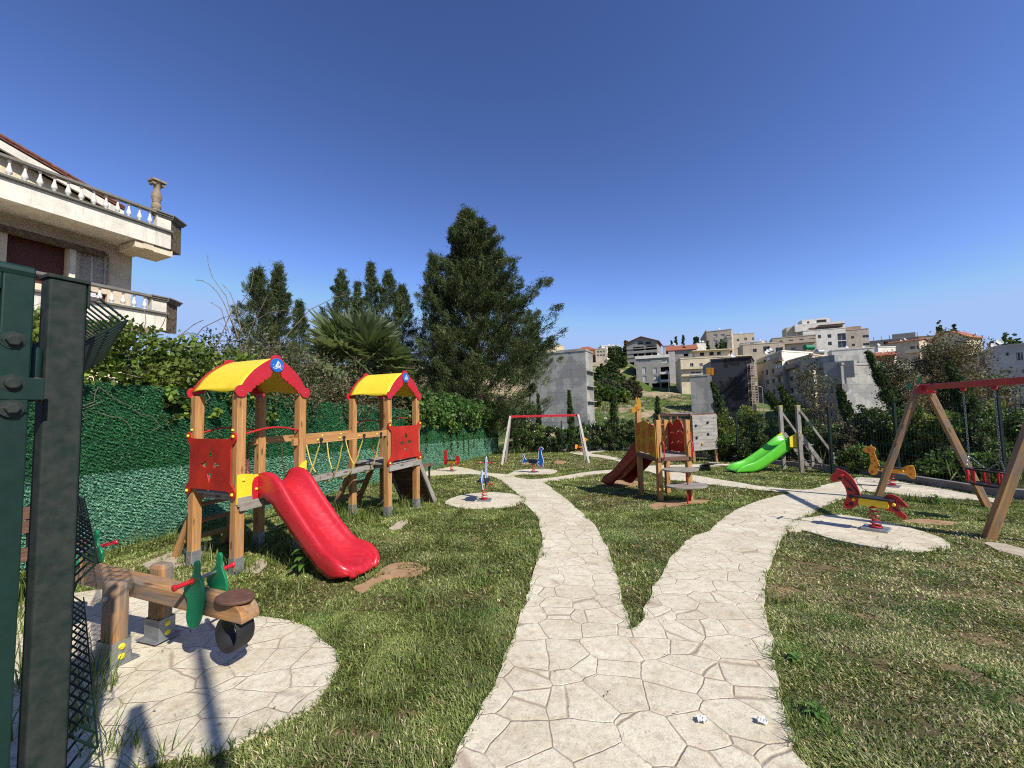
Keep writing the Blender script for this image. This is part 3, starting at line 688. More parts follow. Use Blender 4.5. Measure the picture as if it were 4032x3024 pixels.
# red scalloped panel on the right side
sc = [(-.04, -.95), (gd+.04, -.98)]
top = [(gd+.04, -.62), (gd+.03, -.46), (gd-.02, -.40), (gd-.10, -.37), (gd-.16, -.40), (gd-.20, -.44), (gd-.24, -.38), (gd-.32, -.32), (gd-.42, -.31), (gd-.50, -.34), (gd-.56, -.42), (gd-.60, -.49), (gd-.66, -.52), (-.04, -.55)]
def crescent(c, r, a0, a1, th=.03):
    o_ = circ(c, r, 10, rad(a0), rad(a1)); i_ = circ((c[0], c[1]-th), r-.004, 10, rad(a0), rad(a1)); return o_ + i_[::-1]
sh = [crescent((.34, -.66), .14, 25, 155), crescent((.62, -.66), .10, 40, 140), crescent((.36, -.83), .10, 25, 150), crescent((.60, -.85), .08, 30, 130)]
plate('scalloped_panel', [sc+top]+sh, .018, frame(K(gw+.058, 0, 0), E2, Z, E1), M['red_panel'], gt)
# round steps on red poles
for (a, b_, z, r) in ((gw/2+.05, -.14, -1.24, .34), (gw/2+.08, -.28, -1.52, .39)):
    pts = [(math.cos(t)*r, math.sin(t)*.24) for t in [2*PI*i/32 for i in range(32)]]
    st = MB(); st.prism(pts, -.015, .015, frame(K(a, b_, z), E1, E2, Z)); st.build('round_step', M['wood_grey'], gt, bevel=.003)
for (a, b_, z0_, z1_) in ((.42, -.25, -1.5, -1.25), (.30, -.42, None, -1.53), (.56, -.1, None, -1.53)):
    p1 = K(a, b_, 0); pl = MB(); pl.tube([(p1.x, p1.y, (CZ+z0_) if z0_ else GZ(p1.x, p1.y)-.03), (p1.x, p1.y, CZ+z1_)], .015, 8); pl.build('step_pole', M['redpaint'], gt, smooth=True)

for a in (0.05, gw+.02):
    g_ = MB(); g_.tube([K(a, -.05, -.72), K(a, -.09, -.71), K(a, -.12, -.74), K(a, -.12, -1.0), K(a, -.10, -1.04), K(a, -.05, -1.05)], .011, 8); g_.build('grip', M['redpaint'], gt, smooth=True)
hr = MB(); hr.tube([K(0, gd-.02, -.43), K(gw, gd-.02, -.43)], .014, 8); hr.build('hand_rail', M['redpaint'], gt, smooth=True)
gprof = [(0, -.98), (.08, -.98), (.17, -1.0), (.28, -1.08), (.42, -1.2), (.56, -1.32), (.70, -1.44), (.84, -1.56), (.97, -1.66), (1.1, -1.74), (1.22, -1.78), (1.34, -1.79), (1.43, -1.81), (1.47, -1.85)]
ghs = [.17, .2, .19, .16, .14, .14, .14, .14, .14, .15, .14, .09, .03, .01]
ED = (E2*.96 - E1*.26).normalized(); ES = Vector((ED.y, -ED.x, 0))
M['shade_red'] = simple('shaded_red_plastic', (.30, .016, .018), .4, .15, 3, .03, .5)  # darker copy of the red plastic, its shade put into the colour
gs = slide_mesh('slide', M['shade_red'], K(gw/2, gd+.05, 0), ED, ES, .58, gprof, ghs, gt, skirt=[.12]*9+[.16, .12, .08, .04, .02])
sw = MB()
for k_ in range(7):
    t = k_/7; c = K(gw/2, gd+.05, 0) + ED*(.25+.85*t) - ES*.305 + Z*(-1.0-.78*t+.02)
    sw.tube([c + (ED*math.cos(w_) + Z*math.sin(w_))*(.05*(1-w_/9)) + ED*(-.04) for w_ in [i*.5 for i in range(10)]], .008, 5)
sw.build('scroll_relief', M['red_panel'], gs, smooth=True)
for a in (.02, gw-.02):
    plate('cheek_board', [[(0, -1.0), (.0, -.72), (.05, -.68), (.1, -.72), (.2, -.9), (.2, -1.0)]], .016, frame(K(a, gd+.04, 0), E2, Z, -E1), M['yellow'], gs)
# ================================================================ climbing frame with overhead ladder and climbing wall
cf = empty('climbing_frame', at(2700, 1830, 15.5), 'climbing frame with overhead ladder and pale grey climbing wall at the hedge', 'climbing frame')
cf.location.z = GZ(7, 15.5)
def FP(px, d, z): p = at(px, 1600, d); return Vector((p.x, p.y, z))
W0, W1 = FP(2722, 15.1, 0), FP(2810, 15.5, 0); wa = (W1-W0).normalized(); wn = Vector((wa.y, -wa.x, 0))
zt, zb = at(2722, 1634, 15.1).z, at(2722, 1775, 15.1).z
gz0 = GZ(W0.x, W0.y)
for p in (W0, W1, FP(2594, 15.8, 0), FP(2637, 16.9, 0), FP(2662, 17.2, 0)):
    b = MB(); b.bar((p.x, p.y, GZ(p.x, p.y)-.02), (p.x, p.y, zt+.02), .09, .09); b.build('post', M['wood'], cf, bevel=.006)
wl = MB(); nb = 10
for i in range(nb):
    z = zb + (zt-zb)*(i+.5)/nb; wl.bar(W0-wn*-.06+Z*(z)-wa*.05, W1-wn*-.06+Z*z+wa*.05, .025, (zt-zb)/nb-.006)
cwl = wl.build('climbing_wall', wood('bleached_boards', (.36, .33, .29), (.2, .185, .165), (.38, .36, .335), grey=.7), cf, bevel=.004)
hn = 0
for (px, py, mt) in ((2786, 1663, 'black'), (2740, 1675, 'navy'), (2788, 1709, 'black'), (2743, 1723, 'black'), (2765, 1748, 'ochre')):
    p = on_plane(px, py, W0+wn*.08, wn); h = MB(); h.lathe([(.001, 0), (.05, 0), (.055, .02), (.03, .045), (.001, .05)], p, 9, wn.to_track_quat('Z', 'Y').to_matrix()); h.build('hand_hold', M[mt], cwl, smooth=True)
tb = MB(); a, b_ = FP(2592, 15.8, zt), FP(2662, 17.2, zt)
tb.bar(a, W0+Z*zt, .05, .1); tb.bar(b_, W1+Z*zt+wn*-.4, .05, .1); tb.bar(W0+Z*zt-wa*.1, W1+Z*zt+wa*.05, .06, .1); tb.bar(a, b_, .05, .1)
tbo = tb.build('top_beam', M['wood_brown'], cf, bevel=.004)
ru = MB()
for t in (.12, .27, .42, .57, .72, .87): ru.tube([a.lerp(W0+Z*zt, t)+Z*.02, b_.lerp(W1+Z*zt-wn*.4, t)+Z*.02], .02, 7)
ru.build('overhead_rung', M['steel'], tbo, smooth=True)
lr = MB(); l0, l1 = FP(2600, 16.0, 0), FP(2637, 16.9, 0)
for z in (.25, .5, .75, 1.0, 1.25, 1.5): lr.tube([(l0.x, l0.y, GZ(6.3, 16.3)+z), (l1.x, l1.y, GZ(6.3, 16.3)+z)], .018, 6)
lr.build('ladder_rung', M['steel'], cf, smooth=True)
lb = MB(); p0, p1 = gp(2775, 1832, .02), gp(2812, 1822, .28); p2 = gp(2718, 1830, .03)
lb.bar(p0, p1, .3, .03); tag(lb.build('loose_board', wood('grey_loose_board', (.5, .47, .43), (.3, .28, .26), (.5, .48, .46), grey=.8), bevel=.003, at0=p0), 'short bleached board tilted on the grass below the climbing wall', 'board')
# ================================================================ green slide
gsl = empty('green_slide', gp(3157, 1862), 'bright green slide with grey timber posts and ladder near the right fence', 'slide')
PA, PB = gp(3064, 1848), gp(3157, 1862)       # far and near post
PA = Vector((PB.x+.12, PB.y+.92, 0)); PA.z = GZ(PA.x, PA.y)
es = (PA-PB); es.z = 0; es.normalize(); ed = Vector((-es.y, es.x, 0))     # ed: down the slide (towards -x)
if ed.x > 0: ed = -ed
ztop = at(3139, 1600, PB.y).z
for p in (PA, PB):
    b = MB(); b.bar((p.x, p.y, p.z-.02), (p.x, p.y, ztop), .1, .1, up=es); o = b.build('post', M['wood_grey'], gsl, bevel=.006)
    c_ = MB(); c_.box((p.x, p.y, ztop+.012), (.108, .108, .02), Matrix((es, ed, Z)).transposed()); c_.build('post_cap', M['yellow2'], o, bevel=.004)
    cp = MB(); cap(cp, Vector((p.x, p.y, ztop-.1))+ed*0-es*.05, -es, .018); cap(cp, Vector((p.x, p.y, ztop-.75))-es*.05, -es, .018); cp.build('bolt_cap', M['yellow2'], o)
gb = PB.z
mid = (PA+PB)/2; mid.z = 0
dz = gb+.80
b = MB()
for i in range(5): b.box(mid + Z*dz - ed*(-.02+.09*i), (.085, .86, .028), Matrix((ed, es, Z)).transposed())
b.bar(PB*1+Z*(dz-.06-gb)+es*.05, PA*1+Z*(dz-.06-gb)-es*.05, .04, .1); b.build('deck', M['wood_grey'], gsl, bevel=.003)
p3 = [(0, 0), (.1, 0), (.2, -.015), (.32, -.075), (.5, -.19), (.7, -.32), (.9, -.44), (1.1, -.56), (1.28, -.655), (1.42, -.70), (1.56, -.72), (1.72, -.73), (1.82, -.755), (1.86, -.79)]
h3 = [.2, .22, .2, .16, .14, .135, .13, .13, .13, .15, .13, .09, .03, .01]
gdn = (ed*.985 - es*.17).normalized(); gss = Vector((-gdn.y, gdn.x, 0))
gso = slide_mesh('chute', M['green'], mid + Z*(dz+.03)+ed*.03, gdn, gss, .56, p3, h3, gsl, skirt=[.14]*9+[.1, .08, .06, .04, .02])
# curled wave trim along both edges
wt = MB()
for i in range(9):
    t = .25+.12*i
    for sgn in (-1,):
        pass
for p, s_ in ((PB, 1), (PA, -1)):
    plate('cheek_board', [[(.02, -.08), (.24, -.06), (.24, .22), (.16, .27), (.02, .36)]], .018, frame(p*1+Z*(dz-gb)+es*s_*.0+es*s_*.055, ed, Z, -es), M['yellow'], gso)
for p, s_ in ((PB, 1), (PA, -1)):
    a = Vector((p.x, p.y, dz+.55)) - ed*.05; e_ = Vector((p.x, p.y, 0)) - ed*.72; e_.z = GZ(e_.x, e_.y)
    b = MB(); b.bar(Vector((p.x, p.y, dz+.28)) - ed*.05 + es*s_*.03, e_+es*s_*.03, .045, .11); sg = b.build('ladder_stringer', M['wood_grey'], gsl, bevel=.004)
    h = MB(); e2 = Vector((p.x, p.y, 0)) - ed*.82; gg = GZ(e2.x, e2.y)
    h.bar(Vector((p.x, p.y, ztop-.14))-ed*.04-es*s_*.06, Vector((e2.x, e2.y, gg+.52))-es*s_*.06, .035, .06); h.build('hand_rail', M['wood_grey'], gsl, bevel=.003)
    h = MB(); h.bar(Vector((e2.x, e2.y, gg-.02)), Vector((e2.x, e2.y, gg+.58)), .09, .09); h.build('newel_post', M['wood_grey'], gsl, bevel=.006)
for t in (.28, .5, .72, .9):
    r_ = MB(); a = Vector((PB.x, PB.y, dz+.28)).lerp(Vector((PB.x, PB.y, gb))-ed*.67, t); r_.tube([a, a+(PA-PB)*Vector((1, 1, 0)).length/Vector((1, 1, 0)).length], .018, 7); r_.build('rung', M['steel'], gsl, smooth=True)
# ================================================================ swings
def swing(name, label, F1, F2, N1, hgt, mat_beam, mat_leg, nseat, xin=.1, group=None):
    F1, F2, N1 = Vector(F1), Vector(F2), Vector(N1); sp = F2-F1; bd = N1-F1; N2 = N1+sp
    root = empty(name, (F1+N2)/2, label, 'swing set')
    for v in (F1, F2, N1, N2): v.z = GZ(v.x, v.y)-.02
    root.location.z = F1.z
    bdn = Vector((bd.x, bd.y, 0)).normalized(); zt = hgt
    TF = (F1+F2)/2 + bdn*xin; TN = (N1+N2)/2 - bdn*xin; TF.z = TN.z = zt
    spn = Vector((sp.x, sp.y, 0)).normalized()
    for T_, a, b_ in ((TF, F1, F2), (TN, N1, N2)):
        s_ = 1 if T_ is TN else -1
        for foot, sg in ((a, -1), (b_, 1)):
            m_ = MB(); m_.bar(foot, T_+spn*sg*.05+Z*.02, .09, .09, up=bdn); m_.build('leg', mat_leg, root, bevel=.006)
        m_ = MB(); pts = [(-.10, .05), (.10, .05), (.15, -.11), (-.15, -.11)]
        m_.prism(pts, .046, .054, frame(T_, spn, Z, -bdn*s_)); o = m_.build('bracket', mat_beam, root)
        bo = MB()
        for (x, z) in ((-.08, .03), (.08, .03), (-.115, -.085), (.115, -.085)): bo.lathe([(.001, 0), (.012, 0), (.01, .008), (.001, .009)], T_+spn*x+Z*z-bdn*s_*.054, 8, (-bdn*s_).to_track_quat('Z', 'Y').to_matrix())
        bo.build('bolt', M['steel'], o, smooth=True)
    m_ = MB(); m_.bar(TF, TN, .07, .09); m_.build('top_beam', mat_beam, root, bevel=.004)
    return root, TF, TN, bdn, spn
sw1, TF, TN, bdn, spn = swing('swing_set', 'large timber swing with dark red beam and red toddler seat at the right', gp(3452, 1966), gp(3892, 2000), gp(3888, 2124), CZ+.20, M['redpaint'], wood('swing_timber', (.5, .29, .12), (.3, .16, .06), (.2, .18, .16), grey=.45), 1)
def chain(p0, p1, link_=.034):
    d = (p1-p0); n = int(d.length/link_); mb = MB(); dn = d.normalized(); a = dn.cross(Vector((1, 0, 0))).normalized(); b_ = dn.cross(a)
    for i in range(n):
        c = p0 + dn*link_*(i+.5); s_ = a if i % 2 else b_
        pts = [c + dn*(.021*math.sin(t)) + s_*(.011*math.cos(t)) for t in [2*PI*k/8 for k in range(8)]]
        mb.tube(pts, .0032, 4, closed=True, caps=False)
    return mb
def along(px):
    best = min([i/400 for i in range(401)], key=lambda t: abs((2016+F*(TF.lerp(TN, t).x/TF.lerp(TN, t).y))-px)); return TF.lerp(TN, best)
ca, cb = along(3790), along(3912)
zs = CZ-1.02
seat = None
sm = MB(); mid_ = (ca+cb)/2; hb = (cb-ca).length/2
def oval(z, ra_, rb_, n=28): return [Vector((mid_.x, mid_.y, z)) + bdn*math.cos(t)*ra_ + spn*math.sin(t)*rb_ for t in [2*PI*i/n for i in range(n)]]
sm.tube(oval(zs, .21, .15), .013, 8, closed=True, caps=False); sm.tube(oval(zs-.2, .2, .14), .013, 8, closed=True, caps=False)
sm.add(oval(zs-.2, .2, .14)+oval(zs-.215, .2, .14), [tuple(range(28)), tuple(range(28, 56))])
st = sm.build('seat', M['black'], sw1, smooth=True)
for i in range(8):
    fm = MB()
    t = 2*PI*i/8+.3; p = Vector((mid_.x, mid_.y, 0)) + bdn*math.cos(t)*.205 + spn*math.sin(t)*.145
    fm.lathe([(.008, 0), (.017, .04), (.011, .1), (.017, .16), (.008, .2)], (p.x, p.y, zs-.2), 8)
    fm.build('seat_bar', M['red'], st, smooth=True)
for c, s_ in ((ca, -1), (cb, 1)):
    e_ = Vector((c.x, c.y, zs+.16)); mb = chain(Vector((c.x, c.y, c.z-.09)), e_)
    for g_ in (-1, 1):
        q_ = Vector((mid_.x, mid_.y, zs)) + bdn*s_*.17 + spn*g_*.09; m2 = chain(e_, q_); mb.add(m2.v, m2.f)
    mb.build('chain', M['steel'], sw1, smooth=True)
    h = MB(); h.lathe([(.03, 0), (.035, .03), (.03, .05)], (c.x, c.y, c.z-.095), 10); h.build('hanger', M['redpaint'], sw1, smooth=True)
# green plastic bird finial left on the far frame
fi = MB(); o_ = TF + Z*.09 - spn*.05
fi.prism([(-.02, -.05), (.0, -.05), (.03, .0), (.04, .05), (.02, .09), (-.03, .1), (.0, .07), (.01, .03), (-.01, -.01)], -.012, .012, frame(o_, spn, Z, bdn)); fi.prism([(-.15, -.13), (-.12, -.13), (-.08, -.02), (-.1, -.0), (-.14, -.05)], -.012, .012, frame(o_, spn, Z, bdn))
fi.build('finial', M['green2'], sw1, bevel=.003)
FA = gp(1976, 1831); FB = Vector((FA.x+.12, FA.y+1.5, 0)); FN = gp(2317, 1822); FN.y = FA.y+.1
sw2, TF2, TN2, b2, s2_ = swing('swing_set', 'distant weathered swing frame with a plain bright red beam and no seats', FA, FB, FN, at(2135, 1636, 16.3).z-.03, M['red'], wood('pale_swing_timber', (.5, .45, .38), (.36, .31, .26), (.5, .48, .45), grey=.6), 0, .32)
for t in (.25, .42, .6, .77):
    m_ = MB(); p = TF2.lerp(TN2, t); m_.lathe([(.02, 0), (.025, .03), (.02, .05)], (p.x, p.y, p.z-.09), 8); m_.build('hanger', M['redpaint'], sw2)
# ================================================================ spring riders
def rider(kind, label, base, heading, sc=1.0):
    """kind -> outlines in (forward, up) metres; heading in the ground plane"""
    base = Vector(base); h = Vector((heading[0], heading[1], 0)).normalized(); s = Vector((h.y, -h.x, 0))
    names = {'horse': 'horse', 'giraffe': 'giraffe', 'giraffe2': 'giraffe', 'rooster': 'rooster', 'dolphin': 'dolphin', 'seal': 'seal'}
    r = empty('spring_rider', base, label, 'spring rider')
    def P(a, c, z): return base + h*a*sc + s*c*sc + Z*z*sc
    fr = frame(P(0, 0, 0), h*sc, Z*sc, s*sc)
    b = MB(); R = Matrix((h, s, Z)).transposed(); b.box(P(0, 0, .035), (.26*sc, .26*sc, .05*sc), R); b.build('base_plate', M['steel'], r, bevel=.003)
    sg = MB(); pts = []
    for i in range(6*14+1):
        t = i/14; z = .065 + .27*max(0, t-1)/5
        pts.append(P(.052*math.cos(2*PI*t), .052*math.sin(2*PI*t), z+.01))
    sg.tube(pts, .0095*sc, 7); sg.tube([P(.06*math.cos(t), .06*math.sin(t), .075) for t in [2*PI*i/16 for i in range(16)]], .011*sc, 7, closed=True, caps=False); sg.build('spring', M['redpaint'], r, smooth=True)
    body, deco, cols = RID[kind]
    main = None
    for lp in body:
        o = plate(*(['body_board']), [[(p.x, p.y) for p in spline(lp, 3)]], .026, fr, M[cols[0]], r, .004)
        main = main or o
    dm = MB()
    for lp in deco:
        for (t0, t1) in ((.0131, .0150), (-.0150, -.0131)): dm.prism(lp, t0, t1, fr)
    if deco: dm.build('markings', M[cols[1]], main)
    sb = MB(); z = .43; sb.prism([(-.2, -.09), (-.17, -.12), (.17, -.10), (.2, -.06), (.2, .06), (.17, .10), (-.17, .12), (-.2, .09)], 0, .02, frame(P(0, 0, z), h*sc, s*sc, Z*sc)); sb.build('saddle', M['black'], r, bevel=.004)
    for c in (-.045, .045):
        yb = MB(); yb.prism([(-.14, .33), (.14, .33), (.15, .36), (.14, .425), (-.14, .425), (-.15, .36)], c-.008, c+.008, fr); yb.build('side_board', M[cols[2]], r, bevel=.004)
    cp = MB()
    for a in (-.19, .2):
        for c in (-1, 1): cap(cp, P(a, c*.014, .385), s*c, .02*sc)
    cp.build('bolt_cap', M['yellow2'], main)
    for nm, (a, z) in (('handle', cols[3]), ('foot_rest', cols[4])):
        hb_ = MB(); prof = [(.001, -.14), (.017, -.14), (.018, -.13), (.012, -.125), (.011, -.03), (.014, -.02), (.014, .02), (.011, .03), (.012, .125), (.018, .13), (.017, .14), (.001, .14)]
        hb_.lathe([(x*sc, y*sc) for x, y in prof], P(a, 0, z), 10, s.to_track_quat('Z', 'Y').to_matrix()); hb_.build(nm, M['red'], r, smooth=True)
    return r
def px9(L_): return [((790-x)*.00079, (1112-y)*.00102) for x, y in L_]
horse_head = px9([(240, 490), (275, 440), (285, 415), (322, 392), (316, 360), (345, 350), (372, 362), (430, 375), (500, 420), (550, 480), (590, 560), (615, 640), (622, 690), (600, 760), (560, 815), (500, 855), (450, 865), (408, 840), (398, 800), (430, 755), (450, 705), (450, 650), (435, 590), (400, 530), (375, 500), (340, 508), (290, 530), (250, 515)])
horse_tail = px9([(905, 790), (900, 755), (920, 700), (920, 660), (950, 630), (1000, 615), (1060, 625), (1110, 655), (1150, 700), (1185, 735), (1160, 750), (1110, 740), (1080, 732), (1080, 770), (1110, 810), (1160, 850), (1155, 885), (1120, 890), (1060, 860), (1000, 820), (940, 815)])
def ell(x, y, rx, ry, t=0): return px9([(x+rx*math.cos(a)*math.cos(t)-ry*math.sin(a)*math.sin(t), y+rx*math.cos(a)*math.sin(t)+ry*math.sin(a)*math.cos(t)) for a in [2*PI*i/14 for i in range(14)]])
horse_deco = [ell(370, 478, 32, 14, -.1), ell(490, 606, 40, 18, .35), ell(497, 697, 30, 27), ell(502, 795, 30, 28), ell(1048, 788, 40, 16, .5)]
for i in range(7):
    x0, y0 = 418+i*27, 432+i*(20+i*1.5); horse_deco.append(px9([(x0, y0), (x0+9, y0-3), (x0+24+i*2, y0+40), (x0+22+i*2, y0+72), (x0+12, y0+40)]))
for i in range(7):
    x0 = 945+i*32; horse_deco.append(px9([(x0, 690+abs(i-2)*6), (x0+10, 650+i*8), (x0+18, 645+i*9), (x0+14, 700+i*6)]))
def sc9(L_, dx=0): return [(a*1.0+dx, b) for a, b in L_]
gir_head = [(.20, .36), (.17, .42), (.19, .52), (.22, .64), (.24, .74), (.22, .80), (.23, .84), (.27, .86), (.28, .90), (.30, .90), (.31, .87), (.34, .87), (.36, .84), (.42, .82), (.43, .77), (.38, .73), (.33, .72), (.32, .64), (.31, .52), (.34, .42), (.36, .33), (.33, .26), (.27, .25), (.22, .29)]
gir_tail = [(-.14, .36), (-.15, .42), (-.2, .46), (-.26, .50), (-.34, .51), (-.36, .45), (-.37, .36), (-.36, .27), (-.33, .24), (-.27, .28), (-.22, .33), (-.18, .34)]
def dots(L_, r=.02): return [[(x+r*math.cos(2*PI*i/9), z+r*1.3*math.sin(2*PI*i/9)) for i in range(9)] for x, z in L_]
gir_deco = dots([(.24, .42), (.3, .5), (.25, .56), (.29, .64), (.26, .70), (.33, .8), (.3, .33), (-.22, .42), (-.3, .45), (-.3, .33)])
roo_head = [(.18, .36), (.15, .44), (.18, .52), (.2, .62), (.18, .70), (.22, .76), (.21, .81), (.25, .84), (.29, .83), (.32, .79), (.38, .76), (.33, .73), (.31, .68), (.33, .6), (.36, .5), (.36, .4), (.33, .3), (.27, .25), (.22, .29)]
roo_tail = [(-.12, .34), (-.14, .42), (-.18, .5), (-.2, .6), (-.26, .64), (-.33, .6), (-.36, .52), (-.35, .42), (-.32, .33), (-.25, .27), (-.18, .29)]
dol_head = [(.18, .36), (.16, .43), (.2, .5), (.22, .6), (.23, .7), (.26, .8), (.31, .85), (.37, .84), (.41, .79), (.48, .76), (.41, .73), (.37, .68), (.36, .6), (.37, .5), (.38, .42), (.36, .32), (.3, .26), (.23, .29)]
dol_tail = [(-.12, .36), (-.14, .42), (-.2, .46), (-.28, .54), (-.3, .64), (-.36, .68), (-.37, .58), (-.41, .5), (-.38, .42), (-.33, .34), (-.25, .3), (-.17, .31)]
sea_head = [(.16, .34), (.15, .43), (.2, .5), (.2, .62), (.21, .74), (.24, .84), (.30, .87), (.36, .84), (.38, .8), (.33, .76), (.31, .68), (.33, .6), (.36, .5), (.38, .42), (.35, .32), (.36, .24), (.28, .2), (.22, .26)]
sea_tail = [(-.10, .36), (-.14, .42), (-.22, .42), (-.3, .48), (-.34, .58), (-.4, .62), (-.41, .56), (-.36, .48), (-.38, .4), (-.42, .34), (-.38, .3), (-.31, .34), (-.2, .35)]
RID = {'horse': ([horse_head, horse_tail], horse_deco, ('redpaint', 'black', 'yellow', (.295, .70), (.275, .295))),
       'giraffe': ([gir_head, gir_tail], gir_deco, ('orange', 'spot', 'orange', (.30, .78), (.30, .30))),
       'rooster': ([roo_head, roo_tail], [], ('redpaint', 'black', 'yellow', (.25, .76), (.29, .32))),
       'dolphin': ([dol_head, dol_tail], [], ('blue', 'white', 'navy', (.29, .74), (.29, .3))),
       'seal': ([sea_head, sea_tail], [], ('blue', 'white', 'navy', (.26, .8), (.31, .26)))}
r1 = rider('horse', 'red horse spring rider with black mane marks on the round pad at the right walk', gp(3450, 2095), (-.62, .785))
b_ = gp(3513, 1922); rider('giraffe', 'orange spotted giraffe spring rider behind the leg of the large swing', b_, (-.62, .785), 1.0)
b_ = gp(2288, 1783); rider('giraffe', 'orange giraffe spring rider by the back fence beyond the distant swing', b_, (.95, .2), .95)
b_ = gp(1779, 1858); rider('rooster', 'small red rooster spring rider at the foot of the green wall', b_, (-.55, .2), .9)
b_ = gp(1908, 1978); rd = rider('dolphin', 'blue and white dolphin spring rider seen end on, on the near round pad', b_, (.06, 1.0), .95)
b_ = gp(2101, 1864); rd2 = rider('seal', 'dark blue seal spring rider on the pad in the middle of the park', b_, (.85, -.5), .98)
# white rims of the two blue riders
for rr, kk, hv, sc in ((rd, 'dolphin', (.06, 1.0), .95), (rd2, 'seal', (.85, -.5), .98)):
    h = Vector((hv[0], hv[1], 0)).normalized(); s = Vector((h.y, -h.x, 0)); fr = frame(rr.location, h*sc, Z*sc, s*sc); rm = MB()
    for lp in RID[kk][0]:
        pts = spline(lp, 3); n = len(pts); c0 = sum((Vector(p) for p in pts), Vector((0, 0)))/n
        rm.tube([fr @ Vector((p.x+(p.x-c0.x)*.02, p.y+(p.y-c0.y)*.01, .009)) for p in pts], .0075, 6, closed=True, caps=False)
    rm.build('rim', M['white'], rr, smooth=True)
# ================================================================ seesaw
pf, pb = gp(445, 2622), gp(648, 2545)
sa = Vector((.955, -.297, 0)); sn = Vector((.297, .955, 0)); pf = Vector((pf.x, pf.y, 0)); pb = pf + sn*.27 - sa*.03
g0 = GZ(pf.x, pf.y)+.03
see = empty('seesaw', ((pf+pb)/2)+Z*g0, 'timber seesaw with green twin boards, red grips and rubber tyres on the left pad', 'seesaw')
RS = Matrix((sa, sn, Z)).transposed()
for p in (pf, pb):
    m_ = MB(); w_, h_ = .075, .62
    pts = [(-w_, .0), (w_, 0), (w_, h_-.04), (w_*.7, h_-.01), (w_*.3, h_), (-w_*.3, h_), (-w_*.7, h_-.01), (-w_, h_-.04)]
    m_.bar(Vector((p.x, p.y, g0+.02)), Vector((p.x, p.y, g0+.50)), .14, .09, up=sn)
    o = m_.build('upright', M['wood_old'], see, bevel=.028)
    f = MB()
    for s_ in (-1, 1):
        f.box((Vector((p.x, p.y, g0+.068)))+sn*s_*.048, (.145, .005, .135), RS); f.box((Vector((p.x, p.y, g0+.068)))+sa*s_*.073, (.005, .1, .135), RS)
    f.box((p.x, p.y, g0+.003), (.20, .17, .006), RS); sh_ = f.build('post_shoe', M['steel'], o, bevel=.001)
    cp = MB()
    for z in (.04, .1): cap(cp, Vector((p.x, p.y, g0+z))+sa*.076, sa, .019)
    cp.build('bolt_cap', M['yellow2'], sh_)
    bt = MB(); bt.lathe([(.001, 0), (.016, 0), (.014, .012), (.001, .014)], Vector((p.x, p.y, g0+.40))+sn*(-.046 if p is pf else -.046), 8, (-sn).to_track_quat('Z', 'Y').to_matrix()); bt.build('pivot_bolt', M['steel'], o)
tilt = rad(2.5); sb_ = (sa*math.cos(tilt) + Z*-math.sin(tilt)).normalized(); piv = (pf+pb)/2 + Z*(g0+.405)
def SP(a, c, z): return piv + sb_*a + sn*c + (sb_.cross(-sn)).normalized()*z*(1 if (sb_.cross(-sn)).z > 0 else -1)
up_ = SP(0, 0, 1)-piv
m_ = MB(); L2 = .99
outl = []
for i in range(9): t = PI/2*i/8; outl.append((L2-.09+.09*math.sin(t), .05-.085*(1-math.cos(t))))
outl = [(-x, z) for x, z in outl[::-1]] + outl
outl = [(-L2+.0, -.05)] + outl + [(L2, -.05)]
ftp = frame(piv, sb_, up_, -sn)
m_.prism([(a, z) for a, z in outl], -.058, .058, ftp)
m_.g = [((v-piv).dot(sb_), (v-piv).dot(sn)+3, (v-piv).z+5) for v in [Vector(x) for x in m_.v]]
beam = m_.build('beam', M['wood_old'], see, bevel=.006)
ga_ = [(-.055, -.17), (-.075, -.10), (-.07, -.03), (-.075, .03), (-.1, .07), (-.112, .12), (-.09, .17), (-.05, .21), (-.03, .26), (-.028, .33), (-.012, .35), (.008, .33), (.012, .26), (.03, .21), (.06, .14), (.075, .05), (.06, -.06), (.03, -.15), (-.01, -.185)]
for e_ in (-1, 1):
    for c in (-.068, .068):
        lp = [(e_*.63 + (a if e_ > 0 else -a)*.9, z*.74+.01) for a, z in ga_]
        if c < 0 or True: plate('leaf_board', [[(p.x, p.y) for p in spline(lp, 3)]], .016, frame(SP(0, -c if False else c, 0), sb_, up_, -sn), M['green2'], see, .003)
    hb_ = MB(); hb_.tube([SP(e_*.60, -.075, .15), SP(e_*.60, .075, .15)], .010, 10); ho = hb_.build('handle_bar', M['steel'], see, smooth=True)
    for s_ in (-1, 1):
        gr_ = MB(); gr_.lathe([(.009, .0), (.019, 0), (.019, .006), (.0135, .01), (.0135, .088), (.019, .092), (.02, .1), (.015, .105), (.001, .105)], SP(e_*.60, s_*.077, .15), 12, (sn*s_).to_track_quat('Z', 'Y').to_matrix())
        gr_.build('grip', M['red'], ho, smooth=True)
    st = MB(); ov = [(e_*.86+.115*math.cos(t)+.0, .09*math.sin(t)*(1.0-.15*math.cos(t))) for t in [2*PI*i/24 for i in range(24)]]
    st.prism(ov, .052, .07, frame(piv, sb_, sn, up_)); st.build('seat', simple('worn_brown_seat', (.15, .075, .05), .6, .4, 20, .3), see, bevel=.005)
    ty = MB(); c = SP(e_*.87, 0, -.13); rs = []
    prof_ = [(.085, -.05), (.105, -.055), (.112, -.03), (.112, .03), (.105, .055), (.085, .05), (.098, 0)]
    for i in range(28):
        t = 2*PI*i/28; d_ = sb_*math.cos(t)*.85 + up_*math.sin(t)
        rs.append([c + d_*r_ + sn*x for r_, x in prof_])
    ty.rings(rs, closed=True); ty.build('tyre', M['black'], see, smooth=True)
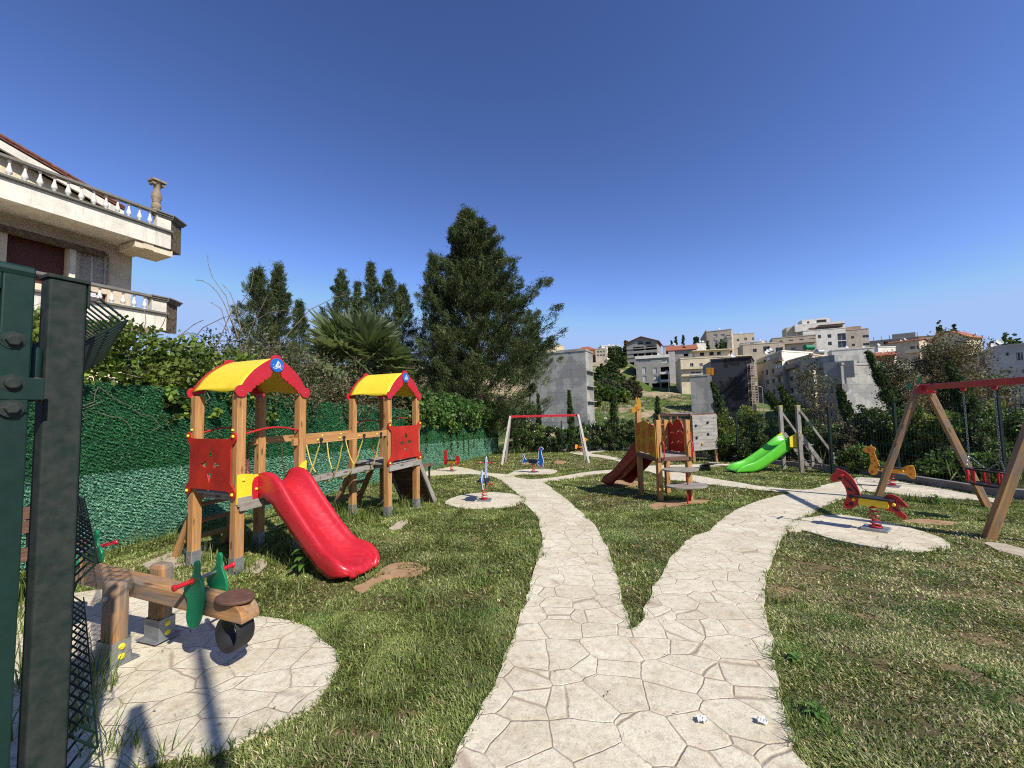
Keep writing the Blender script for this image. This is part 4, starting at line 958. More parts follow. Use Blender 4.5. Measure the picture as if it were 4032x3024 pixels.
# ================================================================ benches
WALLP, WALLD = None, None
def bench(label, c, d, wid=1.5):
    c = Vector(c); d = Vector((d[0], d[1], 0)).normalized(); n = Vector((d.y, -d.x, 0))    # n: the way it faces
    g = GZ(c.x, c.y); r = empty('park_bench', (c.x, c.y, g), label, 'bench')
    c.z = g
    m_ = MB()
    for o_ in (-.06, .06, .18): m_.bar(c - d*wid/2 + n*o_ + Z*.43, c + d*wid/2 + n*o_ + Z*.43, .11, .035)
    m_.build('seat', M['wood_brown'], r, bevel=.005)
    m_ = MB()
    for z in (.62, .74): m_.bar(c - d*wid/2 - n*(.16+.1*(z-.6)) + Z*z, c + d*wid/2 - n*(.16+.1*(z-.6)) + Z*z, .035, .11)
    m_.build('backrest', M['wood_brown'], r, bevel=.005)
    for s_ in (-1, 1):
        m_ = MB(); e_ = c + d*s_*(wid/2-.2); m_.bar(e_+n*.15, e_+n*.15+Z*.41, .05, .05); m_.bar(e_-n*.12, e_-n*.19+Z*.8, .05, .05, up=d); m_.bar(e_-n*.16+Z*.39, e_+n*.2+Z*.39, .05, .04); m_.build('leg', M['black'], r, bevel=.004)
bench('dark timber bench half hidden behind the gate post, in front of the green wall', at(150, 2200, 3.55) - Vector((.23, .97, 0))*.52, (.23, .97))
bench('small timber bench beyond the far roofed tower, against the green wall', gp(1665, 1905)+Vector((-.2, .3, 0)), (.23, .97), 1.2)
# ================================================================ litter
for (px, py, l_) in ((2765, 2838, 'crumpled scrap of white paper on the walk, nearer its middle'), (3000, 2842, 'crumpled scrap of white paper on the walk, close to the right lawn')):
    p = gp(px, py, .03); m_ = MB(); n = 7; vs = []
    for i in range(n):
        for j in range(n):
            a, b_ = (i/(n-1)-.5)*.045, (j/(n-1)-.5)*.035; vs.append(p + Vector((a*.9+b_*.25, b_-a*.3, .008+random.uniform(-.006, .008))))
    m_.add(vs, [(i*n+j, i*n+j+1, (i+1)*n+j+1, (i+1)*n+j) for i in range(n-1) for j in range(n-1)])
    o = m_.build('paper_scrap', M['white'], at0=p); tag(o, l_, 'litter', 'paper scraps on the walk'); md = o.modifiers.new('t', 'SOLIDIFY'); md.thickness = .001
# ================================================================ green wall (artificial hedge) on the left
WA, WB = gp(529, 2142), gp(1962, 1784); WA.z = WB.z = 0
wd = (WB-WA).normalized(); wn_ = Vector((wd.y, -wd.x, 0)); WL = (WB-WA).length      # wn_: faces the park
WH = 2.13
def WP(s, z, n=0):
    p = WA + wd*s + wn_*n; p.z = GZ(p.x, p.y) + z; return p
ghw = empty('green_wall', WP(0, 0, -.1), 'long artificial green hedge wall, dark above and paler teal below, left of the park', 'hedge wall')
def wall_panel(name, s0, s1, z0, z1, colA, colB, dens, base):
    mb = MB(); n = 24; vs = []
    for i in range(n+1):
        s = s0 + (s1-s0)*i/n
        for z in (z0, z1):
            for o_ in (0, -.06): vs.append(WP(s, z, o_))
    fs = []
    for i in range(n):
        a = i*4; b = a+4; fs += [(a, b, b+2, a+2), (a+1, a+3, b+3, b+1), (a+2, b+2, b+3, a+3), (a, a+1, b+1, b)]
    fs += [(0, 2, 3, 1), (n*4, n*4+1, n*4+3, n*4+2)]
    mb.add(vs, fs); o = mb.build(name, base, ghw)
    # leaf chips
    s = []; k = 0
    tot = []
    for a in np.arange(s0, s1, .5):
        b = min(a+.5, s1); y = WP(a, 0).y; dn = dens*min(1, (5.5/max(y, 3))**1.05)
        m = int(dn*(b-a)*(z1-z0)); tot.append(np.stack([rng.uniform(a, b, m), rng.uniform(z0, z1, m), np.full(m, max(y, 3.0))], 1))
    tt = np.concatenate(tot); m = len(tt)
    # chips hang in slanting rows
    rowj = np.round((tt[:, 1]+tt[:, 0]*.35)/.045)*.045 - tt[:, 0]*.35
    zz = tt[:, 1]*.45 + rowj*.55 + rng.normal(0, .008, m)
    off = rng.uniform(.0, .03, m)
    Wd, Wn = np.array(wd), np.array(wn_)
    C = np.array([WA.x, WA.y, 0]) + tt[:, :1]*Wd + (off[:, None])*Wn
    C[:, 2] = CZ-1.43-.055*C[:, 1] + .12*np.exp(-((C[:, 0]+1.9)**2+(C[:, 1]-6.7)**2)/4.5) + zz
    A = Wd*rng.normal(.5, .6, (m, 1)) + np.array([0, 0, 1])*rng.normal(-.3, .7, (m, 1)) + Wn*rng.normal(.45, .4, (m, 1))
    B = Wd*rng.normal(0, 1, (m, 1)) + np.array([0, 0, 1])*rng.normal(0, 1, (m, 1)) + Wn*rng.normal(0, .5, (m, 1))
    sc = (tt[:, 2]/5.5)**.5
    t = rng.random(m)[:, None]**1.6; pn = (vnoise(tt[:, 0], tt[:, 1], .5, 8)*.5 + .75)[:, None]
    col = (np.array(colA)*(1-t) + np.array(colB)*t)*pn
    leaves('leaf_chips', C, A, .036*sc*rng.uniform(.7, 1.2, m), .013*sc, M['pvc'], col, o, B)
    return o
M['wallbase_d'] = simple('dark_green_mesh', (.012, .07, .025), .7, .4, 30, .3)
M['wallbase_l'] = simple('teal_mesh', (.04, .14, .09), .7, .4, 30, .3)
wall_panel('upper_panel', -4.5, WL, .98, WH, (.014, .088, .030), (.045, .185, .07), 5600, M['wallbase_d'])
wall_panel('lower_panel', -4.5, WL-.45, -.02, .98, (.075, .215, .13), (.22, .42, .29), 5600, M['wallbase_l'])
wall_panel('end_panel', WL-.45, WL, -.02, .98, (.012, .14, .045), (.03, .24, .09), 3600, M['wallbase_d'])
pm = MB()
for s in np.arange(-4, WL+.1, 2.5): a = WP(s, -.1, -.1); pm.bar(a, a+Z*(WH+.1), .06, .06)
pm.build('wall_posts', M['wire'], ghw)
# ================================================================ foliage makers
def cloud(name, clumps, n_each, L_, W_, mat, cols, parent=None, up=.3, shell=.55, var=.25, droop=0):
    """clumps (k,4): x y z r; leaves spread through each clump's volume"""
    c = np.asarray(clumps, float); k = len(c)
    ne = np.maximum(3, (n_each*(c[:, 3]/c[:, 3].mean())**2).astype(int)); idx_ = np.repeat(np.arange(k), ne); m = len(idx_)
    d = unit(rng.normal(size=(m, 3))); r = rng.uniform(shell, 1.05, m)[:, None]*c[idx_, 3:4]
    C = c[idx_, :3] + d*r*np.array([1, 1, .85])
    A = d*.7 + rng.normal(size=(m, 3))*.7 + np.array([0, 0, up-droop])
    cc = np.array(cols); pick = cc[rng.integers(0, len(cc), k)][idx_]
    f = (1 + var*rng.normal(size=(m, 1)))*(1+.22*rng.normal(size=(k, 1))[idx_]); col = np.clip(pick*np.clip(f, .35, 1.8), .002, .9)
    return leaves(name, C, A, L_*rng.uniform(.7, 1.3, m), W_*rng.uniform(.7, 1.3, m), mat, col, parent)
def twigs(name, P0, P1, r, mat, parent=None, kink=.15, seg=4):
    mb = MB()
    for a, b in zip(P0, P1):
        a, b = Vector(a), Vector(b); l = (b-a).length; pts = []
        for i in range(seg+1):
            j = Vector(rng.normal(size=3))*kink*l*(0 if i == 0 else .35) if i < seg else Vector((0, 0, 0))
            pts.append(a.lerp(b, i/seg)+j)
        mb.tube(pts, [r*(1-.6*i/seg) for i in range(seg+1)], 4, caps=False)
    return mb.build(name, mat, parent)
def spire(name, label, cat, base, top, prof, ncl, rcl, nl, L_, W_, cols, mat='needle', group=None, skew=0, trunk=.12, upw=.9, limb=True, hole=.12, t0=.04, lobe=.5, whorl=0, nb=5):
    """conifer: foliage clumps along limbs leaving an axis base->top; prof(t)=radius"""
    base, top = Vector(base), Vector(top); r = empty(name, base, label, cat, group)
    ax = top-base; H = ax.length; mb = MB()
    mb.tube([base+ax*t+Vector((math.sin(t*9), math.cos(t*7), 0))*.03*H*.1 for t in [i/10*.97 for i in range(11)]], [trunk*(1-.93*i/10) for i in range(11)], 8); mb.build('trunk', M['bark'], r, smooth=True)
    t = t0 + (1-t0)*rng.random(ncl)**.85
    if whorl: t = np.clip(np.where(rng.random(ncl) < .8, np.round(t*whorl)/whorl + rng.normal(0, .006, ncl), t), t0, 1)
    ang = rng.uniform(0, 2*PI, ncl); R = np.array([prof(x) for x in t])
    # limbs in uneven whorls
    ang2 = np.round(ang/(2*PI)*9)/9*2*PI*.6 + ang*.4
    lob = 1.0-lobe*.5+lobe*vnoise(ang2*1.6+10, t*H/.7, 1, 11)
    rr = R*lob*np.sqrt(rng.uniform(hole, 1, ncl))
    d = np.stack([np.cos(ang2), np.sin(ang2), np.zeros(ncl)], 1)
    if whorl:
        wi = np.round(t*whorl).astype(int); kb = rng.integers(0, nb, ncl); hb = (np.sin(wi*12.9898+kb*78.233+ncl)*43758.5453) % 1
        ang2 = (kb + (wi*.618) % 1 + (hb-.5)*.5)*2*PI/nb; u_ = rng.uniform(.12, 1, ncl)**.6; rr = R*(.55+.65*hb)*u_; ang2 = ang2 + rng.normal(0, .13, ncl)*(1.15-u_)*1.6 + rng.normal(0, .05, ncl)
        d = np.stack([np.cos(ang2), np.sin(ang2), np.zeros(ncl)], 1); lift = rr*(.22+.3*hb)
    else: u_ = np.full(ncl, .5); lift = rr*0
    rr = rr*(1+skew*d[:, 0])
    C = np.array(base) + t[:, None]*np.array(ax) + d*rr[:, None]; C[:, 2] += rr*.15 + lift - .1
    if limb:
        k = rng.choice(ncl, min(ncl//5, 120), replace=False); P1 = C[k]; tt_ = t[k]-.06*rng.random(len(k)) - rr[k]/H*.5
        P0 = np.array(base) + np.clip(tt_, .03, 1)[:, None]*np.array(ax); twigs('limbs', P0, P1, trunk*.16, M['bark'], r, .05, 3)
    cl = rcl*rng.uniform(.6, 1.3, ncl)*(1.3-.65*u_)
    idx_ = np.repeat(np.arange(ncl), nl); m = len(idx_)
    out = unit(d + np.array([0, 0, upw]) + rng.normal(size=(ncl, 3))*.25)
    # sprays: leaves run along the outward-up direction
    s = rng.uniform(-.8, 1.2, m)[:, None]; side = rng.normal(size=(m, 3))*.38*(1.25-.6*np.clip(s, 0, 1.2))
    P = C[idx_] + (out[idx_]*s + side)*cl[idx_, None]
    A = out[idx_] + rng.normal(size=(m, 3))*.45
    cc = np.array(cols); col = cc[rng.integers(0, len(cc), ncl)][idx_]*np.clip(1+.28*rng.normal(size=(m, 1)), .4, 1.8)*np.clip(1+.2*rng.normal(size=(ncl, 1))[idx_], .5, 1.6)
    leaves('crown', P, A, L_*rng.uniform(.6, 1.3, m), W_, M[mat], np.clip(col, .002, .8), r)
    return r
def TZ(x, y): return float(T(np.array([x]), np.array([y]))[0])
def ground_at(px, d): p = at(px, 1600, d); return Vector((p.x, p.y, TZ(p.x, p.y)))
CASU = [(.055, .082, .028), (.075, .105, .036), (.04, .06, .025), (.10, .125, .05), (.065, .075, .03)]
CYPR = [(.05, .085, .026), (.065, .105, .03), (.035, .06, .02), (.085, .12, .038)]
# big feathery conifer
bt = at(1838, 848, 23); bb = ground_at(1895, 23)
def bigprof(t):
    return float(np.interp(t, [0, .15, .29, .4, .5, .615, .725, .835, .89, .95, 1], [4.6, 4.7, 4.6, 4.3, 3.7, 2.9, 2.15, 1.4, .9, .45, .05]))
spire('conifer_tree', 'tall broad feathery conifer standing behind the ivy end of the green wall', 'tree', bb, bt, lambda t: bigprof(t)*.98, 2500, .40, 95, .25, .034, CASU, trunk=.22, upw=.75, skew=.08, hole=.22, lobe=.42, whorl=27, nb=8)
ct = [  # px, top py, d, half width px, label
    (1018, 1062, 19, 78, 'slim dark conifer at the left of the pair behind the bare bramble twigs'),
    (1095, 1045, 20, 62, 'slim dark conifer at the right of the pair, left of the fan palm'),
    (1345, 1068, 24, 62, 'thin open-crowned conifer directly above the fan palm'),
    (1408, 1118, 27, 30, 'very narrow small conifer between two taller ones above the palm'),
    (1462, 1040, 25, 52, 'slim conifer with a pointed top, tallest right of the fan palm'),
    (1530, 1070, 24, 78, 'bushy-topped conifer just left of the gap beside the broad tree'),
    (1585, 1130, 25, 75, 'spreading conifer crown next to the sky gap beside the broad tree'),
    (1180, 1190, 26, 48, 'low conifer top peeping over the fan palm from behind'),
    (1705, 1010, 22, 62, 'feathery side spire at the left shoulder of the broad conifer'),
    (2085, 1265, 29, 80, 'thin wispy conifer top at the right edge of the broad conifer')]
def lowest(px): return .52 if px == 2085 else .25
for i, (px, py, d, hw, lb_) in enumerate(ct):
    g_ = ground_at(px, d); tp = at(px, py, d); R0 = hw/F*d
    spire('conifer_tree', lb_, 'tree', g_, tp, lambda t, R0=R0: float(np.interp(t, [0, .35, .62, .8, .92, 1], [2.0, 1.8, 1.25, .8, .4, .04]))*R0, 420, .26, 58, .19, .026, CASU[:4], group='conifers behind the green wall', trunk=.1, upw=1.1, hole=.14, t0=lowest(px), lobe=.75, whorl=30)
# ================================================================ fan palm behind the wall
pr = empty('fan_palm', WP(5.6, 0, -1.6), 'fan palm with stiff grey green leaves rising behind the green wall', 'palm tree')
pc = at(1405, 1430, WP(5.6, 0, -1.6).y); pr.location.x, pr.location.y = pc.x, pc.y
mb = MB(); b0 = Vector((pc.x, pc.y, TZ(pc.x, pc.y))); pr.location = b0
mb.tube([b0, b0.lerp(pc, .5), pc-Z*.1], [.22, .2, .24], 10); mb.build('trunk', M['bark'], pr, smooth=True)
def palm_leaf(c, d, L_, R_, cols, roll):
    c = Vector(c); d = Vector(d).normalized(); tip = c + d*L_ - Z*L_*L_*.06
    s = d.cross(Z)
    if s.length < .05: s = Vector((1, 0, 0))
    s.normalize(); n = s.cross(d); s2 = (s*math.cos(roll)+n*math.sin(roll)).normalized()
    V = []; Fc = []; col = []
    k = 26; base = cols[random.randrange(len(cols))]
    for i in range(k):
        a = rad(-118 + 236*i/(k-1)); e = d*math.cos(a) + s2*math.sin(a)
        rl = R_*(1-.12*abs(a)/2)*random.uniform(.9, 1.05); w_ = rl*.058
        e2 = (d*-math.sin(a) + s2*math.cos(a)); q0 = tip + e*.05; m_ = tip + e*rl*.62 - Z*.02; en = tip + e*rl - Z*rl*random.uniform(.0, .14)
        b_ = len(V); fold = n*.018*(1 if i % 2 else -1)
        V += [q0, m_ + e2*w_ + fold, en, m_ - e2*w_ - fold]; Fc.append((b_, b_+1, b_+2, b_+3))
        f = random.uniform(.75, 1.25); col += [[x*f for x in base]]*4
    return V, Fc, col, (c, tip)
PC = [(.13, .17, .08), (.18, .21, .11), (.10, .14, .065)]; PD = [(.3, .25, .13), (.2, .18, .08)]
pet = MB()
for i in range(46):
    az = random.uniform(0, 2*PI); el = random.uniform(-.25, 1.2) if i > 20 else random.uniform(.55, 1.5)
    d = (math.cos(az)*math.cos(el), math.sin(az)*math.cos(el), math.sin(el))
    V, Fc, col, (a, b_) = palm_leaf(pc, d, random.uniform(.55, .95), random.uniform(.85, 1.15), PD if el < -.1 else PC, random.uniform(-.7, .7))
    if i < 46: npmesh('fan_leaf', np.array([tuple(v) for v in V]), np.array(Fc), M['leaf'], np.array(col), pr)
    pet.tube([a, a.lerp(b_, .5)+Z*.02, b_], .014, 5)
pet.build('leaf_stalks', simple('palm_stalk', (.16, .18, .06), .6, .3, 9, .1), pr)
# ================================================================ climbers over the wall
def wallclumps(n, s0, s1, z0, z1, n0, n1, r0, r1):
    s = rng.uniform(s0, s1, n); z = rng.uniform(z0, z1, n); nn = rng.uniform(n0, n1, n); r = rng.uniform(r0, r1, n)
    C = np.array([WA.x, WA.y, 0]) + s[:, None]*np.array(wd) + nn[:, None]*np.array(wn_); C[:, 2] = CZ-1.43-.055*C[:, 1] + z
    return np.concatenate([C, r[:, None]], 1)
GRAPE = [(.09, .14, .02), (.13, .19, .025), (.055, .09, .018), (.18, .24, .04)]
BRAM = [(.07, .09, .03), (.11, .105, .045), (.13, .11, .055), (.055, .075, .025), (.17, .15, .085)]
IVY = [(.05, .105, .022), (.075, .15, .03), (.035, .07, .018), (.11, .19, .04)]
def plantthing(name, label, cat, group=None, base=None): return empty(name, base, label, cat, group)
gv = plantthing('grapevine', 'bright green leafy grapevine spilling over the left end of the green wall', 'vine', base=WP(1.0, WH, -.4))
cl = wallclumps(330, -4, 2.2, WH-.05, WH+.78, -1.6, .12, .10, .26); cloud('foliage', cl, 46, .075, .062, M['leaf'], GRAPE, gv, up=.2)
cl = wallclumps(16, .2, 2.2, WH-.45, WH+.05, .02, .12, .06, .14); cloud('hanging_foliage', cl, 26, .08, .065, M['leaf'], GRAPE, gv, up=-.2)
k = wallclumps(160, -4, 1.8, WH-.3, WH+.5, -1.3, .05, .1, .2); twigs('stems', k[:80, :3], k[:80, :3]+rng.normal(size=(80, 3))*.35, .007, M['twig'], gv)
br = plantthing('bramble_thicket', 'brown half dry bramble thicket on the green wall behind the two roofs', 'bramble', base=WP(4, WH, -.6))
cl = wallclumps(430, 1.2, 8.6, WH-.1, WH+1.05, -1.8, .12, .14, .34)
hh = 1.0*np.ones(len(cl)); cloud('foliage', cl, 56, .06, .036, M['leaf'], BRAM, br, up=.1, var=.4)
cl2 = wallclumps(30, 1.6, 8.5, WH-.75, WH+.05, .0, .14, .08, .2); cloud('hanging_foliage', cl2, 30, .06, .04, M['leaf'], BRAM, br, up=-.3)
k = wallclumps(420, 1.2, 8.4, WH-.35, WH+1.0, -1.7, .1, .1, .2); twigs('stems', k[:, :3], k[:, :3]+rng.normal(size=(len(k), 3))*np.array([.4, .4, .3]), .006, M['twig'], br, .25)
# long bare thorny canes against the sky
bc = plantthing('bare_canes', 'long bare thorny canes rising against the sky left of the conifers', 'bramble', base=at(960, 1400, 9))
mb = MB(); thorns = MB()
for L__ in ([(960, 1400), (925, 1300), (880, 1190), (855, 1150), (825, 1120), (795, 1105), (768, 1102)], [(960, 1400), (915, 1260), (890, 1165), (862, 1130), (835, 1090), (820, 1040), (815, 998)], [(1000, 1420), (950, 1300), (925, 1200), (905, 1150), (875, 1120)], [(830, 1400), (880, 1300), (905, 1240), (960, 1180), (990, 1130), (1000, 1060)], [(740, 1360), (800, 1290), (880, 1250), (960, 1230)], [(1040, 1430), (1120, 1330), (1220, 1220), (1320, 1170), (1440, 1145)], [(700, 1330), (740, 1310), (790, 1320), (850, 1340), (930, 1345)], [(960, 1390), (985, 1300), (1030, 1210), (1055, 1160)], [(900, 1310), (870, 1215), (830, 1190)], [(560, 1310), (575, 1270), (570, 1220)], [(610, 1320), (640, 1280), (660, 1230)], [(700, 1330), (760, 1280), (800, 1260)], [(880, 1370), (960, 1290), (1060, 1230), (1180, 1215)]):
    P = [at(px, py, 8.6+random.uniform(-.1, .1)) for px, py in L__]; n = len(P)
    mb.tube(P, [.011*(1-.75*i/n) for i in range(n)], 5)
    for a, b in zip(P, P[1:]):
        for j in range(5):
            c = a.lerp(b, random.random()); d = Vector(rng.normal(size=3)).normalized()*random.uniform(.02, .055); mb.tube([c, c+d], [.004, .001], 3)
mb.build('canes', M['twig'], bc)
k = np.array([tuple(at(random.uniform(520, 1000), random.uniform(1290, 1370), 8.7)) + (.05,) for _ in range(36)]); cloud('leaves_on_canes', k, 9, .045, .03, M['leaf'], IVY, bc)
iv = plantthing('ivy', 'dense glossy green ivy draped over the far end of the green wall', 'ivy', base=WP(13, WH, 0))
s = rng.uniform(7.6, WL+.8, 620); zz = rng.uniform(0, 1, 620)
lowz = WH-.15-.75*vnoise(s, s*0, 1.1, 5); topz = WH+.55+.25*vnoise(s, s*0, 1.6, 9)
C = np.array([WA.x, WA.y, 0]) + s[:, None]*np.array(wd); C[:, 2] = CZ-1.43-.055*C[:, 1] + lowz + (topz-lowz)*zz; bul = .1+.3*np.sin(PI*np.clip(zz, 0, 1))
C += (bul*rng.uniform(.2, 1, 620))[:, None]*np.array(wn_); iv_c = np.concatenate([C, rng.uniform(.12, .26, 620)[:, None]], 1)
cloud('foliage', iv_c, 62, .105, .085, M['leaf'], IVY, iv, up=-.25, var=.3)
C2 = np.array([WA.x, WA.y, 0]) + rng.uniform(7.6, WL+.8, 500)[:, None]*np.array(wd) + rng.uniform(-1.2, .1, 500)[:, None]*np.array(wn_); C2[:, 2] = CZ-1.43-.055*C2[:, 1]+rng.uniform(WH-.1, WH+.65, 500)
cloud('top_foliage', np.concatenate([C2, rng.uniform(.12, .26, 500)[:, None]], 1), 40, .105, .085, M['leaf'], IVY, iv, up=.2)
hang = []
for s_ in (9.0, 10.6, 11.4, 12.1, 12.9, 13.6, 14.4, 15.3, 16.2):
    l_ = random.uniform(.5, 1.3)
    for z in np.arange(0, l_, .07): hang.append((*WP(s_+random.uniform(-.05, .05), WH-.8-z, .05), .06*(1-z/l_*.5)))
cloud('hanging_strands', np.array(hang), 9, .08, .06, M['leaf'], IVY, iv, up=-.6, shell=.2)
# ================================================================ mesh fence round the back and right
fk = [Vector((-1.0, 23.3, 0)), Vector((8.4, 22.6, 0)), Vector((9.3, 15.0, 0)), Vector((9.55, 10.6, 0)), Vector((9.85, 6.6, 0)), Vector((9.95, 3.0, 0))]
mf = empty('mesh_fence', (9.4, 14, GZ(9.4, 14)), 'dark green wire mesh fence with posts round the back and right of the park', 'fence')
for (px, d) in ((2211, 23.0), (2320, 22.9), (2513, 22.6), (2901, 15.0), (3080, 13.0), (3267, 11.0), (3527, 9.6), (3940, 7.8)):
    p = at(px, 1700, d); g = GZ(p.x, p.y); m_ = MB(); m_.bar((p.x, p.y, g-.05), (p.x, p.y, g+1.85), .06, .06); m_.lathe([(.001, 0), (.04, 0), (.04, .02), (.001, .03)], (p.x, p.y, g+1.85), 8); m_.build('post', M['wire'], mf, bevel=.004)
wm_ = MB()
for a, b_ in zip(fk, fk[1:]):
    l_ = (b_-a).length; n = int(l_/.075)
    for i in range(n):
        p = a.lerp(b_, i/n); g = GZ(p.x, p.y); wm_.tube([(p.x, p.y, g+.05), (p.x, p.y, g+1.8)], .0024, 3, caps=False)
    for z in (.1, .3, .35, .6, .85, .9, 1.15, 1.4, 1.45, 1.7, 1.78):
        k_ = 6; wm_.tube([Vector((a.lerp(b_, i/k_).x, a.lerp(b_, i/k_).y, GZ(*a.lerp(b_, i/k_)[:2])+z)) for i in range(k_+1)], .004, 3, caps=False)
wm_.build('wire_mesh', M['wire'], mf)
# ================================================================ hedge bushes and scrub beyond the fence
HG = {'dark': [(.06, .095, .025), (.04, .065, .02), (.095, .14, .04)], 'mid': [(.09, .15, .035), (.13, .19, .045), (.06, .1, .025)], 'lime': [(.12, .17, .03), (.17, .2, .04), (.08, .12, .03)], 'grey': [(.1, .12, .07), (.14, .15, .09), (.07, .09, .05)], 'dry': [(.16, .13, .08), (.12, .11, .06), (.09, .1, .05)], 'brown': [(.13, .1, .06), (.08, .09, .04), (.16, .13, .08)]}
def bush(px, top, d, wpx, kind, label, name='bush', leaf=None, dens=1, cat='bush', depth=1.0, group='bushes beyond the mesh fence', loose=0, bottom=0):
    g_ = ground_at(px, d); tp = at(px, top, d).z; H = max(tp-g_.z, .3); Wd = wpx/F*d/2; leaf = leaf or .04+.0022*d
    r = empty(name, g_, label, cat, group)
    k_ = int(36*max(1, Wd)*max(1, H*.8)*dens); k_ = min(k_, 230)
    u = unit(rng.normal(size=(k_, 3)))*rng.uniform(.45, 1, (k_, 1))
    C = np.array(g_) + np.stack([u[:, 0]*Wd, u[:, 1]*min(Wd, 1.1)*depth, H*(.5+.5*u[:, 2]+bottom)], 1)
    C[:, 2] += (vnoise(C[:, 0], C[:, 1], .7, 21)-.5)*H*.35
    cl_ = np.concatenate([C, rng.uniform(.13, .30, (k_, 1))*max(.8, min(1.8, H*.45))], 1)
    cloud('foliage', cl_, int(88*dens), leaf*1.25, leaf*.75, M['leaf'], HG[kind], r, up=.35, var=.35, shell=.35)
    kk = rng.choice(k_, min(k_, 26)); P1 = C[kk] + rng.normal(size=(len(kk), 3))*.12 + np.array([0, 0, loose]); P0 = np.tile(np.array(g_), (len(kk), 1)) + rng.normal(size=(len(kk), 3))*np.array([.25*Wd, .1, 0])
    twigs('stems', P0, P1, .012+.0006*d, M['bark'], r, .08)
    return r
bl = [ # px, top, d, width px, kind, label
 (2040, 1650, 24, 110, 'mid', 'leafy hedge bush right beside the end of the green wall'),
 (2105, 1665, 24, 100, 'mid', 'hedge bush behind the left leg of the distant swing'),
 (2175, 1655, 24, 110, 'dark', 'hedge bush under the left half of the distant red beam'),
 (2250, 1665, 24, 110, 'mid', 'hedge bush under the right half of the distant red beam'),
 (2330, 1650, 24.2, 110, 'mid', 'round hedge bush just right of the distant swing'),
 (2400, 1648, 24, 100, 'dark', 'dark hedge bush left of the giraffe head'),
 (2470, 1655, 24, 100, 'dark', 'dark hedge bush below the rubble slope, behind the giraffe head'),
 (2550, 1668, 24, 90, 'grey', 'grey green hedge bush behind the giraffe tower'),
 (2640, 1650, 23, 110, 'mid', 'hedge bush seen through the giraffe tower'),
 (2720, 1660, 20, 110, 'dark', 'bush behind the climbing wall, mostly hidden by it'),
 (2850, 1625, 17.5, 150, 'lime', 'yellow green flowering bush right of the climbing wall'),
 (2920, 1595, 19, 130, 'lime', 'taller yellow green shrub in front of the black wall'),
 (2990, 1650, 16.5, 130, 'mid', 'bush between the climbing wall and the green slide'),
 (3060, 1640, 15.5, 130, 'dark', 'dark bush behind the left post of the green slide'),
 (3150, 1650, 14.5, 130, 'dark', 'dark bush behind the ladder of the green slide'),
 (3235, 1670, 13.2, 120, 'mid', 'bush right of the green slide ladder'),
 (3330, 1680, 12.5, 130, 'dry', 'sparse dry bush left of the large swing'),
 (3430, 1590, 12.3, 150, 'dark', 'rose bush with arching shoots in front of the grey concrete block'),
 (3530, 1620, 11.6, 130, 'mid', 'bush behind the apex of the large swing'),
 (3630, 1600, 11.2, 160, 'lime', 'sunlit bush seen between the legs of the large swing'),
 (3740, 1640, 10.6, 150, 'mid', 'bush below the beam of the large swing'),
 (3840, 1640, 10.2, 150, 'dark', 'dark bush behind the toddler seat'),
 (3940, 1560, 10.6, 140, 'lime', 'tall yellow green bush at the right edge, above the toddler seat'),
 (4025, 1600, 10.0, 150, 'mid', 'leafy bush at the right edge behind the near swing leg'),
 (2830, 1700, 15.8, 120, 'mid', 'low bush in front of the lime shrubs right of the climbing wall'),
 (2960, 1720, 15.0, 130, 'dark', 'low dark bush left of the green slide'),
 (3380, 1760, 10.9, 130, 'mid', 'low bush in front of the fence, left of the far orange giraffe'),
 (3700, 1780, 9.9, 180, 'mid', 'low bush on the kerb between the large swing legs'),
 (3900, 1800, 9.0, 180, 'mid', 'low bush on the kerb under the toddler seat')]
for b_ in bl:
    dd = b_[2]
    # keep every bush outside the fence
    p = at(b_[0], 1600, dd)
    bush(*b_)
# white blossoms
fl = empty('blossoms', ground_at(2190, 23.6), 'scattered white blossoms on the hedge under the distant red beam', 'flowers'); mb = MB()
for i in range(34):
    px = random.choice([random.gauss(2190, 35), random.gauss(2080, 14), random.gauss(2330, 20)]); p = at(px, random.gauss(1690 if px > 2100 else 1645, 22 if px > 2100 else 7), 23.0)
    for j in range(4):
        a = Vector(rng.normal(size=3)).normalized(); b = a.cross(Z).normalized(); mb.add([p, p+a*.06+b*.03, p+a*.085, p+a*.06-b*.03], [(0, 1, 2, 3)])
mb.build('petals', M['white'], fl)
cyp = [ # base px, py-top..., top px, top py, d, width
 (2028, 2022, 1585, 26.5, 11, 'thin young cypress just right of the ivy end'),
 (2122, 2118, 1548, 27, 12, 'thin young cypress in front of the left part of the concrete block house'),
 (2250, 2240, 1535, 27, 14, 'thin young cypress in front of the right part of the concrete block house'),
 (2408, 2418, 1545, 26, 20, 'slender cypress left of the giraffe head'),
 (2580, 2588, 1560, 26, 15, 'slender cypress just right of the giraffe head'),
 (2885, 2803, 1500, 22, 20, 'slender cypress leaning left in front of the black wall'),
 (3215, 3020, 1545, 15.5, 34, 'shaggy cypress leaning far left behind the green slide'),
 (3235, 3075, 1520, 14.5, 34, 'shaggy cypress leaning left above the green slide ladder'),
 (3400, 3303, 1520, 13.2, 28, 'dark shaggy cypress leaning left in front of the grey block, nearer its left edge'),
 (3620, 3420, 1378, 12.6, 34, 'tall cypress leaning left across the big raw concrete block'),
 (3890, 3735, 1420, 11.5, 40, 'dark tall cypress leaning left behind the large red swing beam')]
